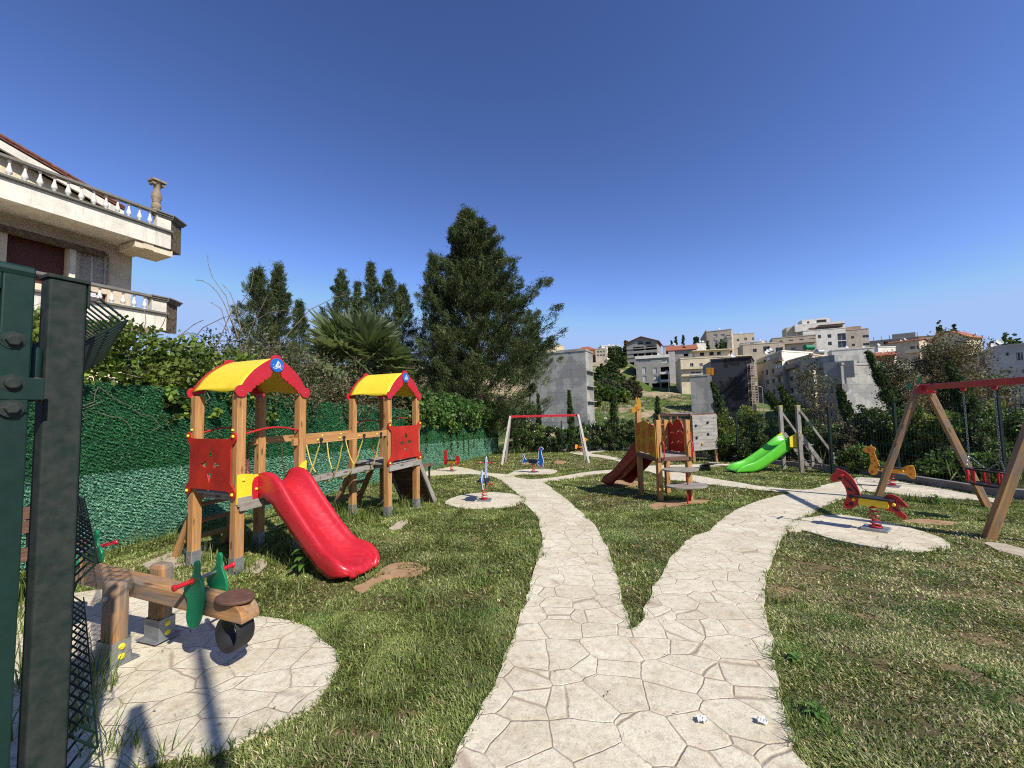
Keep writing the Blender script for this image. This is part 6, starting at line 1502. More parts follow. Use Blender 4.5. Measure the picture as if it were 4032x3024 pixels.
r, cor, z0, z1, F0 = house('cream wing attached on the right of the white modern block', 3352, 143, 3443, 140, 12, 1300, 1385, 'r_stain', wins=rects(eB, [(1968, 302, 2000, 328), (2080, 292, 2142, 318), (1975, 377, 2008, 402), (2085, 370, 2148, 395)], dep=.4))
w2 = MB(); w2.box(F0.P(F0.w*.42, z1+.9, -5), (F0.w*.66, 6, 1.9), Matrix((F0.e, F0.n, Z)).transposed()); w2.build('roof_hut', M['r_tan'], r)
# --- black tarred building with grey strip and scaffold
r, cor, z0, z1, F0 = house('windowless building coated in black tar', 2808, 60, 2968, 57, 10, 1417, 1640, 'r_tar')
lf = MB(); A, B = cor[0], atb(2779, 1600, 66); A1 = Vector((A.x, A.y, 0)); B1 = Vector((B.x, B.y, 0)); q_ = Vector((.5, 1.5, 0)); zt_ = z1-.25
lf.add([A1+Z*z0, B1+Z*z0, B1+Z*zt_, A1+Z*zt_, A1+q_+Z*z0, B1+q_+Z*z0, B1+q_+Z*zt_, A1+q_+Z*zt_], [(0, 1, 2, 3), (4, 5, 6, 7), (2, 3, 7, 6), (1, 2, 6, 5)]); lf.build('side_wall', M['r_conc2'], r)
yp = MB()
for i in range(5): s0, zz_ = F0.hit(*eB(595+i*13, 645)); yp.box(F0.P(s0-.3, zz_, .12+.02*i), (.3, .12, 1.5), Matrix((F0.e, F0.n, Z)).transposed())
yp.build('yellow_panels', M['orange'], r)
r, cor, z0, z1, F0 = house('narrow grey concrete block with a ragged right edge before the black building', 2723, 55.5, 2792, 54.5, 5, 1480, 1640, 'r_conc')
rg = MB(); e2_ = [(0, z0)]
zc = z0
while zc < z1-.1: zc += random.uniform(.35, .8); e2_.append((random.uniform(.1, .8), min(zc, z1-.05)))
e2_.append((0, z1-.05)); rg.prism(e2_, -.35, .0, frame(F0.P(F0.w, 0, 0), F0.e, Z, F0.n)); rg.build('ragged_edge', M['r_conc'], r)
# scaffold
sc_ = empty('scaffold', ground_at(2980, 74.6), 'tall rusty scaffold tower at the right edge of the black building', 'scaffold'); sm_ = MB(); x0, x1 = atb(2964, 1600, 56.2), atb(2988, 1600, 56.2); zb_, zt_ = zpx(2975, 1590, 56), zpx(2975, 1432, 56)
for x in (x0, x1):
    for dy in (0, 1.0): sm_.bar((x.x, x.y+dy, zb_-4), (x.x, x.y+dy, zt_), .08, .08)
z = zb_
while z < zt_:
    for dy in (0, 1.0): sm_.bar((x0.x, x0.y+dy, z), (x1.x, x1.y+dy, z), .06, .06); sm_.bar((x0.x, x0.y+dy, z), (x1.x, x1.y+dy, z+.5), .05, .05)
    z += .5
sm_.build('frame', simple('rusty_pipe', (.42, .33, .26), .7, .3, 5, .1), sc_); pk = MB()
for k_ in range(5): pk.box(((x0.x+x1.x)/2, x0.y+.5, zb_+.6+(zt_-zb_)*k_/4.6), (x1.x-x0.x, 1.1, .07))
pk.build('deck', M['wood_grey'], sc_)
# --- shaded apartments right of the black building (fronts turn away from the sun)
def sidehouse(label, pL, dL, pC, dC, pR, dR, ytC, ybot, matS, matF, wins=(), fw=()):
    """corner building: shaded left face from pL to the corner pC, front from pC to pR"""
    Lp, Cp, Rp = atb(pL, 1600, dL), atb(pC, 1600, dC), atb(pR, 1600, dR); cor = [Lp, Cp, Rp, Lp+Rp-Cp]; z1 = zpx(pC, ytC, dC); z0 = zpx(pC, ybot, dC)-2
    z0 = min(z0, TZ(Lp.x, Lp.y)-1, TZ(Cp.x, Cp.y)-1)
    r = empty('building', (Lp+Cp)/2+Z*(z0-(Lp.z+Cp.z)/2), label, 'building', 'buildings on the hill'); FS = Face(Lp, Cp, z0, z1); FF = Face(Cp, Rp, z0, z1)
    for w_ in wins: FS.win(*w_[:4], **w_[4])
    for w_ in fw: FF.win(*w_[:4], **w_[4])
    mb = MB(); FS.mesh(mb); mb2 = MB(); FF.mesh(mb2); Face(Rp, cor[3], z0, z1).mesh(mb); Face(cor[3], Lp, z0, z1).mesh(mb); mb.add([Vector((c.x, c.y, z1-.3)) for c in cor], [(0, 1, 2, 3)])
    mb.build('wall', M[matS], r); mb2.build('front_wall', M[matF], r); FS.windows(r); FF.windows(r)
    pm_ = MB()
    for a, c in ((Lp, Cp), (Cp, Rp)): a = Vector((a.x, a.y, z1)); c = Vector((c.x, c.y, z1)); pm_.bar(a, c, .25, .35)
    pm_.build('parapet', M[matF], r)
    return r, FS, FF, z0, z1
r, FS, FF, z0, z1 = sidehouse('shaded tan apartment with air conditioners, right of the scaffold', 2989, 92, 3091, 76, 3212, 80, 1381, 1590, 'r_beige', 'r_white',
   rects(eB, [(1142, 630, 1168, 680), (1200, 620, 1228, 670), (1104, 640, 1120, 672), (1147, 728, 1177, 772), (1204, 716, 1236, 765), (1155, 825, 1185, 880), (1212, 818, 1240, 870), (1258, 695, 1292, 760), (1262, 790, 1292, 830), (1295, 508, 1312, 540), (1238, 515, 1268, 540)], dep=.3), rects(eB, [(1562, 468, 1580, 482)], dep=.3, kind='dark'))
rl = MB()
for k_ in (.12, .3): rl.box(FS.P(FS.w*k_, zpx(3020, 1425, 88), .25), (4.5, .4, .5), Matrix((FS.e, FS.n, Z)).transposed())
rl.build('planter', M['green2'], r)
ac = MB()
for (x, y) in ((1190, 522), (1265, 598), (1290, 595), (1180, 526)):
    s_, z_ = FS.hit(*eB(x, y)); ac.box(FS.P(s_, z_, .25), (1.0, .4, .7), Matrix((FS.e, FS.n, Z)).transposed())
ac.build('air_conditioner', M['white'], r)
for yy, a_, b2 in ((560, 1240, 1320), (690, 1245, 1318), (785, 1250, 1318)):
    s0, z_ = FS.hit(*eB(a_, yy)); s1, _ = FS.hit(*eB(b2, yy)); slab(r, FS, s0, s1, z_, .9, .2, 'r_tan', rail_=.7)
r, FS, FF, z0, z1 = sidehouse('second shaded tan apartment with balconies, left of the big raw block', 3097, 78, 3212, 66, 3335, 74, 1395, 1600, 'r_beige', 'r_beige',
   rects(eB, [(1362, 590, 1385, 620), (1475, 660, 1535, 715), (1364, 695, 1410, 738), (1425, 685, 1445, 720), (1370, 805, 1415, 855), (1520, 560, 1545, 585), (1608, 655, 1640, 705), (1612, 785, 1645, 830), (1610, 900, 1640, 940)], dep=.5), rects(eB, [(1845, 488, 1875, 510)], dep=.2))
for yy, a_, b2 in ((625, 1360, 1470), (712, 1468, 1560), (820, 1468, 1560)):
    s0, z_ = FS.hit(*eB(a_, yy)); s1, _ = FS.hit(*eB(b2, yy)); slab(r, FS, s0, s1, z_, 1.0, .2, 'r_tan', rail_=.8)
# --- big raw concrete block
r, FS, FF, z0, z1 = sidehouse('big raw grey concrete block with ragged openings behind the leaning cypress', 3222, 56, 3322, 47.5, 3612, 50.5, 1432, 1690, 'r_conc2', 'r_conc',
   rects(eC, [(715, 630, 742, 680), (722, 745, 748, 795), (762, 610, 820, 670)], dep=.8, kind='dark') + rects(eC, [(712, 566, 738, 584), (770, 560, 805, 578)], dep=.1, kind='curtain'))
b_ = MB(); s0, zt_ = FS.hit(*eC(634, 436)); a_, zb_ = FS.hit(*eC(690, 566)); RF = Matrix((FF.e, FF.n, Z)).transposed()
p0 = atb(eC(690, 0)[0], 1600, 49.0); p1 = atb(eC(928, 0)[0], 1600, 47.0); d_ = (p1-p0); d_.z = 0
zt2 = zpx(3300, 1425, 48.5); zb2 = zpx(3300, 1490, 48.5)
hb_ = MB(); hb_.bar(Vector((p0.x, p0.y, (zt2+zb2)/2)), Vector((p1.x, p1.y, (zt2+zb2)/2)), .3, zt2-zb2-.02); hb_.build('hanging_wall', M['r_conc'], r)
b_ = MB(); b_.box(FF.P(FF.w*.22, z1+.7, -4), (5.5, 5, 1.9), RF); b_.box(FF.P(FF.w*.55, z1+.1, -3), (7, 4, .9), RF); b_.build('roof_hut', M['r_conc'], r)
b_ = MB(); s0, zz_ = FF.hit(*eC(888, 482)); b_.box(FF.P(s0, zz_, .01), (2.2, .1, 2.3), RF); b_.build('opening_panel', M['r_conc2'], r)
r, cor, z0, z1, F0 = house('small orange brick house with terracotta roofs above the raw block', 3452, 80, 3536, 78, 7, 1402, 1440, 'brickred')
gable(r, cor, z1, 1.0, 'tile', .7, 1); 
r, cor, z0, z1, F0 = house('white parapet house right of the silver tank', 3290, 96, 3460, 92, 7, 1379, 1420, 'r_white')
house('white boxy house behind the terracotta roofs', 3475, 100, 3545, 100, 8, 1366, 1400, 'r_white')
# --- right hand group
r, cor, z0, z1, F0 = house('cream house with a large balcony left of the right gabled house', 3515, 118, 3640, 112, 9, 1352, 1420, 'r_stain', wins=rects(eC, [(1385, 315, 1420, 340), (1335, 318, 1375, 340)], dep=.8)); gable(r, cor, z1, .7, 'tile', .6, 1)
s0, z_ = F0.hit(*eC(1315, 372)); s1, _ = F0.hit(*eC(1440, 372)); slab(r, F0, s0, s1, z_, 1.6, .25, 'r_cream', rail_=1.0)
r, cor, z0, z1, F0 = house('cream gabled house with terracotta roof near the right skyline', 3702, 112, 3832, 106, 11, 1338, 1440, 'r_cream', wins=rects(eC, [(1635, 335, 1655, 350)], dep=.3)); gable(r, cor, z1, 2.6, 'tile', .8, 0, wallmat='r_cream')
r, cor, z0, z1, F0 = house('long low dark unfinished house with roof stubs on the right skyline', 3440, 150, 3660, 140, 9, 1344, 1380, 'r_conc2', wins=rects(eC, [(1130, 285, 1165, 305), (1240, 275, 1280, 300), (1320, 262, 1380, 285)], dep=.8, kind='dark'))
b_ = MB(); b_.box(F0.P(F0.w*.66, z1+1.2, -3), (8, 5, 2.4), Matrix((F0.e, F0.n, Z)).transposed())
for k_ in (.1, .25, .4, .55, .75, .9): b_.bar(F0.P(F0.w*k_, z1, -1), F0.P(F0.w*k_, z1+2.2, -1), .2, .2)
b_.build('roof_hut', M['r_conc2'], r)
house('dark brick and glass corner house right of the gabled house', 3800, 118, 3868, 116, 9, 1322, 1400, 'brickred', wins=rects(eC, [(1785, 230, 1800, 300), (1840, 255, 1885, 300)], dep=.4))
house('pale house between the balcony house and the gabled house', 3640, 124, 3720, 122, 9, 1325, 1420, 'r_tan', wins=rects(eC, [(1480, 330, 1500, 350)], dep=.3))
# --- far right grey white apartment
r, FS, FF, z0, z1 = sidehouse('large pale grey apartment block at the right edge with small square windows', 3815, 64, 3941, 49, 4200, 44, 1366, 1720, 'r_grey', 'r_grey',
   rects(eC, [(1870, 398, 1920, 455), (1890, 530, 1925, 575), (1895, 655, 1935, 700)], dep=.35), rects(eC, [(2068, 367, 2100, 392), (2148, 365, 2206, 428), (2083, 505, 2115, 530), (2195, 495, 2230, 525), (2090, 640, 2125, 668)], dep=.35))
# dishes, aerials and little tanks on the hill roofs
M['dish'] = simple('dish_grey', (.55, .55, .53), .6, .2, 5, 0)
for b__ in [o for o in list(COL.objects) if o.name.startswith('building') and o.parent is None]:
    w_ = [c for c in b__.children if c.name.startswith('wall')]
    if not w_: continue
    vv = [Vector(v.co) for v in w_[0].data.vertices]; zt__ = max(v.z for v in vv); tops = [v for v in vv if v.z > zt__-.6]; a_, c_ = tops[0], max(tops, key=lambda v: (v-tops[0]).length)
    for k_ in range(random.choice((1, 2, 3))):
        p = a_.lerp(c_, random.uniform(.15, .85)); p.z = zt__; m_ = MB(); h_ = random.uniform(.8, 1.6)
        if random.random() < .65:
            m_.tube([p-Z*.3, p+Z*h_], .05, 5); m_.lathe([(.001, 0), (.3, .06), (.55, .2), (.54, .22), (.29, .09), (.001, .03)], p+Z*h_, 12, Vector((random.uniform(-.3, .6), -1, .5)).normalized().to_track_quat('Z', 'Y').to_matrix()); m_.build('satellite_dish', M['dish'], b__)
        else:
            m_.tube([p-Z*.3, p+Z*2.4], .04, 5)
            for q_ in range(4): m_.tube([p+Z*(1.7+.2*q_)-Vector((.5-.1*q_, 0, 0)), p+Z*(1.7+.2*q_)+Vector((.5-.1*q_, 0, 0))], .025, 4)
            m_.build('aerial', M['steel'], b__)
# --- retaining wall, road strip and lamps on the slope
rw = MB(); pts = [atb(2508, 1551, 97), atb(2560, 1549, 96), atb(2640, 1552, 94)]
for a, b_ in zip(pts, pts[1:]): rw.bar(Vector((a.x, a.y, a.z-.6)), Vector((b_.x, b_.y, b_.z-.6)), .4, 2.0)
tag(rw.build('retaining_wall', M['r_white'], at0=pts[0]), 'pale retaining wall at the road edge below the garage openings', 'wall')
def lamp(px, top, bot, d, label):
    a, b_ = atb(px, bot, d), atb(px+2, top, d); b_.x = a.x; r = empty('street_lamp', a, label, 'street lamp', 'street lamps on the hill'); m_ = MB(); m_.tube([a-Z*2, b_], [.08, .05], 8); m_.build('pole', M['steel'], r, smooth=True)
    m_ = MB(); m_.tube([b_, b_+Vector((-.2, 0, .15)), b_+Vector((-.5, 0, .2))], .03, 6); m_.box(b_+Vector((-.65, 0, .2)), (.4, .2, .08)); m_.build('lamp_head', M['steel'], r)
lamp(2635, 1462, 1556, 93, 'grey street lamp in front of the grey house with garages')
lamp(3007, 1526, 1625, 52, 'grey street lamp at the right of the black building')
lamp(2423, 1370, 1415, 122, 'grey street lamp on the crest among dark shrubs')
# skyline trees
for (px, top, d, hw, kind, lb_) in ((2661, 1327, 140, 9, 'c', 'small conifer on the skyline left of the dark cypress'), (2690, 1320, 140, 9, 'c', 'dark pointed cypress on the skyline above the terracotta roof'), (2787, 1344, 120, 8, 'c', 'narrow dark cypress before the stained skyline block'), (3955, 1312, 130, 14, 'c', 'dark spruce on the skyline at the far right'), (3905, 1343, 130, 12, 'c', 'short dark spruce left of the taller one at the far right'), (2644, 1342, 142, 6, 'c', 'tiny conifer top behind the gabled house'), (3927, 1345, 132, 7, 'c', 'small narrow spruce between two others at the far right')):
    g_ = atb(px, 1440, d); tp = atb(px, top, d); R0 = hw/F*d
    spire('conifer_tree', lb_, 'tree', g_, tp, lambda t, R0=R0: float(np.interp(t, [0, .3, .7, 1], [1.1, 1.1, .7, .08]))*R0, 70, R0*.4, 40, .8, .25, CYPR, group='conifers on the skyline', trunk=.25, upw=1, limb=False)
for (px, top, d, w_, k_, lb_) in ((2755, 1322, 150, 30, 'dark', 'rounded dark tree left of the stained skyline block'), (2860, 1345, 135, 82, 'dark', 'row of dark palms in front of the stained skyline block'), (3735, 1285, 125, 50, 'dark', 'dark umbrella pine behind the gabled house, left one'), (3785, 1285, 125, 40, 'dark', 'dark umbrella pine behind the gabled house, right one'), (4010, 1322, 120, 100, 'mid', 'broad rounded green canopy at the right end of the skyline'), (3850, 1345, 118, 70, 'dark', 'dark tree in front of the brick corner house')):
    r = bush(px, top, d*BK, w_, k_, lb_, 'tree', leaf=.55, cat='tree', group='trees on the skyline', dens=.6)
# ================================================================ villa on the left
VK = at(672, 985, 14.2); VK.z = 0
def H(s, n, z): return VK - EU*s + EV*n + Z*z
def HZ(px, py, n=0): p = on_plane(px, py, H(0, n, 0), EV); return p.z
def HS(px, n=0): p = on_plane(px, 1000, H(0, n, 0), EV); return -(p-H(0, n, 0)).dot(EU)
RH = Matrix((-EU, EV, Z)).transposed()
vi = empty('villa', H(3, -3, HZ(640, 1300)-6), 'cream villa with two balustraded balconies and a terracotta roof, behind the gate', 'villa')
M['v_wall'] = render_mat('aged_cream_render', (.70, .58, .43), .35, sc=1.2); M['v_bal'] = render_mat('weathered_white_render', (.74, .69, .59), .8, (.34, .31, .27), sc=1.6)
M['v_grey'] = render_mat('lichen_grey_coping', (.2, .19, .165), .6, (.09, .09, .08), sc=3); M['stone'] = simple('rough_brown_stone', (.2, .15, .11), .95, .6, 9, .8, .1)
M['v_balu'] = render_mat('white_baluster', (.74, .71, .65), .4, (.4, .36, .3), sc=4)
SL = 13
zgr = TZ(VK.x, VK.y)
# body
wz0, wz1 = zgr-1, HZ(655, 925)
ns = -1.45; sc0 = HS(521, ns)
FV = Face(H(SL, ns, 0), H(sc0, ns, 0), wz0, wz1)
FV.win(30, 932, 262, 1115, dep=.25, kind='shutter')
FV.win(40, 1190, 200, 1330, dep=.25, kind='shutter')
FV.win(312, 985, 424, 1115, dep=.18, kind='curtain')
FV.win(330, 1150, 420, 1220, dep=.15, kind='shutter')
mb = MB(); FV.mesh(mb)
for a, b_ in (((sc0, ns), (sc0+0, ns-9)), ((sc0, ns-9), (SL, ns-9))): Face(H(a[0], a[1], 0), H(b_[0], b_[1], 0), wz0, wz1).mesh(mb)
mb.build('wall', M['v_wall'], vi); FV.windows(vi)
# window grille, surround
s0, zt_ = FV.hit(312, 985); s1, zb_ = FV.hit(424, 1115); gm = MB()
for i in range(7): x = s0+(s1-s0)*i/6; gm.tube([FV.P(x, zb_, .06), FV.P(x, zt_, .06)], .012, 5)
for i in range(5): z = zb_+(zt_-zb_)*i/4; gm.tube([FV.P(s0, z, .06), FV.P(s1, z, .06)], .012, 5)
gm.build('window_grille', simple('rusty_white_bars', (.5, .42, .34), .7, .4, 20, .1), vi)
sv = MB(); s0, zt_ = FV.hit(20, 925); s1, zb_ = FV.hit(270, 1115)
sv.box(FV.P(FV.hit(272, 1000)[0]+.06, (zt_+zb_)/2, .05), (.14, .12, zt_-zb_+.2), Matrix((FV.e, FV.n, Z)).transposed()); sv.build('door_surround', M['v_bal'], vi)
hd_ = MB(); hd_.box(FV.P((s0+s1)/2+.2, zt_+.14, .12), (s1-s0+1.2, .3, .16), Matrix((FV.e, FV.n, Z)).transposed()); hd_.build('door_hood', M['stone'], vi)
def baluster(mb, p, h):
    k = h/.62
    mb.lathe([(.07*k, 0), (.07*k, .06*k), (.04*k, .08*k), (.05*k, .1*k), (.085*k, .16*k), (.09*k, .21*k), (.068*k, .30*k), (.042*k, .40*k), (.034*k, .48*k), (.034*k, .50*k), (.034*k, .52*k), (.028*k, .54*k), (.055*k, .57*k), (.055*k, .62*k)], p, 10)
def balcony(zr, zl, zb, send, name, ledge_out=.07):
    """zr rail top, zl ledge top, zb fascia bottom; send: far end s"""
    b = MB(); b.box(H((SL+send)/2, -.06, (zl-.03+zb)/2), (SL-send, .12, zl-.03-zb), RH)
    b.box(H((SL+send)/2, -.75, zb+.12), (SL-send, 1.28, .18), RH); fa = b.build(name, M['v_bal'], vi, bevel=.006)
    b = MB(); b.box(H((SL+send)/2, -.03, zl+.012), (SL-send+.06, .26, .07), RH); b.box(H((SL+send+.35)/2, -.06, zr-.045), (SL-send-.35, .2, .09), RH); b.build('coping', M['v_grey'], fa, bevel=.01)
    s = send+.62; i = 0
    while s < 7.5:
        m_ = MB(); baluster(m_, H(s, -.07, zl+.045), zr-.09-zl-.045); m_.build('baluster', M['v_balu'], fa, smooth=True); s += .292
    # corner pier with cornice and chamfered stone end
    p = MB(); p.box(H(send+.22, -.14, (zl+zr)/2+.0), (.44, .26, zr-zl-.1), RH); p.build('pier', M['v_bal'], fa, bevel=.012)
    c0 = H(send, 0, 0); a_ = A0 - rad(34); dch = Vector((math.sin(a_), math.cos(a_), 0)); nn = Vector((dch.y, -dch.x, 0)); Rc = Matrix((dch, nn, Z)).transposed()
    p = MB(); p.box(c0 + dch*.3 - nn*.15 + Z*((zr-.16+zb)/2), (.6, .28, zr-.16-zb), Rc); p.build('stone_end', M['stone'], fa, bevel=.01)
    p = MB()
    for k_, (o_, z, h_) in enumerate(((.10, zr-.02, .05), (.06, zr-.075, .06), (.02, zr-.13, .05))):
        p.box(c0 + dch*.3 - nn*.13 + Z*z, (.66+o_, .34+2*o_, h_), Rc); p.box(H(send+.2, -.13, z+.001), (.46+o_, .3+o_*2, h_-.002), RH)
    p.build('cornice', M['v_grey'], fa, bevel=.008)
    return fa
zr, zl, zb = HZ(640, 838), HZ(640, 905), HZ(640, 972)
f1 = balcony(zr, zl, zb, 0.0, 'upper_balcony')
zr2, zl2, zb2 = HZ(640, 1170), HZ(640, 1235), HZ(640, 1300)
f2 = balcony(zr2, zl2, zb2, .06, 'lower_balcony')
# brackets under the upper balcony corner
b = MB(); b.box(H(HS(560)-.2, -.75, zb-.1), (.3, 1.4, .26), RH); b.box(H(.45, -.62, zb-.14), (1.1, 1.1, .22), RH); b.build('bracket', M['v_wall'], vi, bevel=.01)
# classical stub column on the pier
cm = MB(); cz = HZ(640, 838); hc = HZ(640, 716)-cz; k = hc/1.3
cm.lathe([(.15*k, 0), (.17*k, .05*k), (.13*k, .09*k), (.15*k, .13*k), (.16*k, .2*k), (.16*k, .3*k), (.12*k, .36*k), (.14*k, .4*k), (.12*k, .45*k), (.17*k, .56*k), (.16*k, .7*k), (.11*k, .9*k), (.105*k, 1.0*k), (.12*k, 1.03*k), (.11*k, 1.06*k), (.14*k, 1.12*k), (.19*k, 1.2*k), (.2*k, 1.22*k)], H(.42, -.12, cz), 18)
cm.box(H(.42, -.12, cz+1.26*k), (.46*k, .46*k, .07*k), RH)
for s_ in (-1, 1): cm.lathe([(.001, -.16*k), (.06*k, -.16*k), (.06*k, .16*k), (.001, .16*k)], H(.42+s_*.15*k, -.12, cz+1.14*k), 8, EV.to_track_quat('Z', 'Y').to_matrix())
cm.build('column', simple('ochre_stone', (.36, .28, .19), .9, .45, 9, .5), f1, smooth=True)
# upper storey wall and tiled gable verge
nu = -3.2
def SZ(px, py): p = on_plane(px, py, H(0, nu, 0), EV); return -(p-H(0, nu, 0)).dot(EU), p.z
s_a, z_a = SZ(0, 572); s_b, z_b = SZ(300, 738); s_c, z_c = SZ(455, 826)
sl_ = (z_a-z_c)/(s_a-s_c); zlow = zl-.1
um = MB(); apex_s = 7.2; za = z_c + sl_*(apex_s-s_c); s_w = s_c+.35
um.prism([(s_w, zlow), (2*apex_s-s_w, zlow), (2*apex_s-s_w, z_c+sl_*.35-.25), (apex_s, za-.25), (s_w, z_c+sl_*.35-.25)], -6, 0, frame(H(0, nu, 0), -EU, Z, -EV) if False else frame(H(0, nu, 0), -EU, Z, EV)); um.build('upper_wall', M['r_cream'], vi)
rm_ = MB(); cc = [(s_c-.1, z_c-.05), (apex_s, za+.05)]
for (p, q_) in ((cc[0], cc[1]), ((2*apex_s-cc[0][0], cc[0][1]), cc[1])):
    v = [H(p[0], nu+.45, p[1]), H(q_[0], nu+.45, q_[1]), H(q_[0], nu-6.4, q_[1]), H(p[0], nu-6.4, p[1])]
    rm_.add(v+[x+Z*.1 for x in v], [(0, 1, 2, 3), (4, 5, 6, 7), (0, 4, 5, 1), (2, 6, 7, 3), (0, 3, 7, 4), (1, 5, 6, 2)])
rf_ = rm_.build('roof', M['v_tile'], vi)
vt = MB(); n_ = 22
for i in range(n_):
    a = Vector(cc[0]).lerp(Vector(cc[1]), i/n_); b_ = Vector(cc[0]).lerp(Vector(cc[1]), (i+1.12)/n_); vt.tube([H(a.x, nu+.42, a.y+.1), H(b_.x, nu+.42, b_.y+.11)], [.07, .06], 8)
vt.build('verge_tile', M['v_tile'], rf_, smooth=True)
bm_ = MB(); bm_.prism([(cc[0][0], cc[0][1]-.03), (cc[1][0], cc[1][1]-.03), (cc[1][0], cc[1][1]-.3), (cc[0][0], cc[0][1]-.3)], 0, .1, frame(H(0, nu+.3, 0), -EU, Z, EV)); bm_.build('verge_board', M['v_bal'], rf_)
# ================================================================ gate, post, wire panel (right at the entrance)
PD_ = 1.22
gP = at(232, 1600, PD_); gP.z = 0
g_ax = EV; RG = Matrix((EU, EV, Z)).transposed()
gtop = at(232, 1112, PD_).z
gpn = GZ(gP.x, gP.y)
pb_ = MB(); pb_.box(Vector((gP.x, gP.y, (gtop+gpn)/2)), (.084, .06, gtop-gpn), RG)
gp_o = pb_.build('gate_post', M['postpaint'], bevel=.006, at0=(gP.x, gP.y, gpn)); tag(gp_o, 'chalky dark green steel gate post with capped top, nearest upright at the left', 'gate post')
c_ = MB(); c_.box(Vector((gP.x, gP.y, gtop+.006)), (.092, .07, .012), RG); c_.box(Vector((gP.x, gP.y, gtop-.03))+EU*.047, (.006, .06, .09), RG); c_.build('post_cap', M['postpaint'], gp_o, bevel=.002).location -= Vector((gP.x, gP.y, gpn))
# leaf
lfP = at(30, 1600, 1.12); lfP.z = 0
# right edge of the leaf at px 118 (top) ; leaf runs on towards the camera's left
le = at(100, 1600, 1.12); le.z = 0
zt_ = at(95, 1085, 1.12).z; zb_ = gpn+.05
gl = empty('gate', Vector((le.x, le.y, zb_)), 'dark green steel gate leaf with hinge at the left edge of the view', 'gate')
b = MB(); b.box(le - EU*.03 - EU*.0 + Z*((zt_+zb_)/2), (.06, .05, zt_-zb_), RG); b.build('stile', M['gatepaint'], gl, bevel=.004)
b = MB(); b.box(le - EU*.56 + Z*(zt_-.03), (1.0, .05, .06), RG); b.tube([le + Z*zt_ + EV*.01, le - EU*1.06 + Z*zt_ + EV*.01], .02, 10); b.build('top_rail', M['gatepaint'], gl, bevel=.004)
b = MB(); b.box(le - EU*.55 - EV*.01 + Z*((zt_+zb_)/2-.02), (.98, .012, zt_-zb_-.06), RG); b.box(le - EU*.56 + Z*(zb_+.03), (1.0, .048, .058), RG); b.build('sheet', M['gatepaint'], gl)
# hinge between leaf and post
zh1, zh2 = at(60, 1325, 1.12).z, at(60, 1625, 1.12).z
b = MB(); b.box(le - EU*.036 + EV*.029 + Z*((zh1+zh2)/2), (.062, .006, zh1-zh2), RG); zc1, zc2 = at(110, 1490, 1.12).z, at(110, 1575, 1.12).z
hx = at(124, 1600, 1.16); hx.z = 0; hl = (hx-le).dot(EU); b.box(le + EU*(hl-.06)/2 + EV*.03 + Z*((zc1+zc2)/2), (hl+.06, .007, zc1-zc2), RG)
hg = b.build('hinge', M['gatepaint'], gl, bevel=.0015)
b = MB(); b.lathe([(.001, zc2-.004), (.016, zc2-.004), (.017, zc2), (.017, zc1), (.001, zc1)], hx, 14); zt3 = at(124, 1368, 1.16).z; b.lathe([(.001, zc1+.004), (.0165, zc1+.004), (.0165, zt3-.01), (.012, zt3), (.001, zt3)], hx, 14); b.lathe([(.006, zt3), (.006, zt3+.012), (.001, zt3+.014)], hx, 8); b.build('hinge_knuckle', M['gatepaint'], hg, smooth=True)
b = MB(); b.lathe([(.0172, zc1-.001), (.0178, zc1+.001), (.0178, zc1+.003), (.0172, zc1+.005)], hx, 14); b.build('hinge_washer', M['brickred'], hg)
nR = EV.to_track_quat('Z', 'Y').to_matrix()
for (px, py) in ((50, 1340), (45, 1508), (44, 1608)):
    p = on_plane(px, py, le+EV*.032, EV); b = MB()
    b.lathe([(.001, 0), (.021, 0), (.021, .004), (.0155, .0045), (.0155, .013), (.012, .0145), (.001, .0145)], p, 6 if py != 1508 else 16, nR); b.lathe([(.001, 0), (.0245, 0), (.0245, .0025), (.001, .003)], p, 18, nR); b.build('bolt', M['postpaint'], hg, bevel=.0008)
# wire mesh panel running away from the post
pa_ = rad(-48.7); pd_ = Vector((math.sin(pa_), math.cos(pa_), 0)); pn_ = Vector((pd_.y, -pd_.x, 0))      # pn_: towards the park (right in the view)
p0 = at(316, 1600, 1.36); p0.z = 0
wt_ = at(322, 1150, 1.36).z; base_ = GZ(p0.x, p0.y)+.05
wp = empty('wire_panel', Vector((p0.x, p0.y, base_)), 'folded dark green wire mesh panel seen edge on behind the gate post', 'fence panel')
folds = [(wt_-.085, .1, .105), (at(400, 2235, 1.36).z, .06, .055), (at(400, 3000, 1.36).z, .09, .072)]
def prof_wire(z, off=0):
    x = 0
    for (zc_, hh_, o_) in folds: x = max(x, o_*max(0, 1-abs(z-zc_)/hh_))
    return x
zsamp = sorted(set([wt_+.03, base_] + [zc_+s_*hh_ for zc_, hh_, o_ in folds for s_ in (-1, -.9, -.12, 0, .12, .9, 1)])); zsamp = [z for z in zsamp if base_ <= z <= wt_+.05]
wv = MB()
for i in range(17):
    q_ = p0 + pd_*.10*i; wv.tube([q_ + pn_*prof_wire(z) + Z*z for z in zsamp], .0042, 6, caps=False)
wv.build('vertical_wires', M['wire'], wp, smooth=True)
wh_ = MB(); zl_ = sorted(set([wt_+.01, base_+.03] + [round(f_[0]+s_*f_[1], 3) for f_ in folds for s_ in (0,)]))
for z in zl_: wh_.tube([p0 + pn_*(prof_wire(z)+.004) + Z*z, p0 + pd_*1.7 + pn_*(prof_wire(z)+.004) + Z*z], .0034, 5, caps=False)
wh_.build('horizontal_wires', M['wire'], wp, smooth=True)
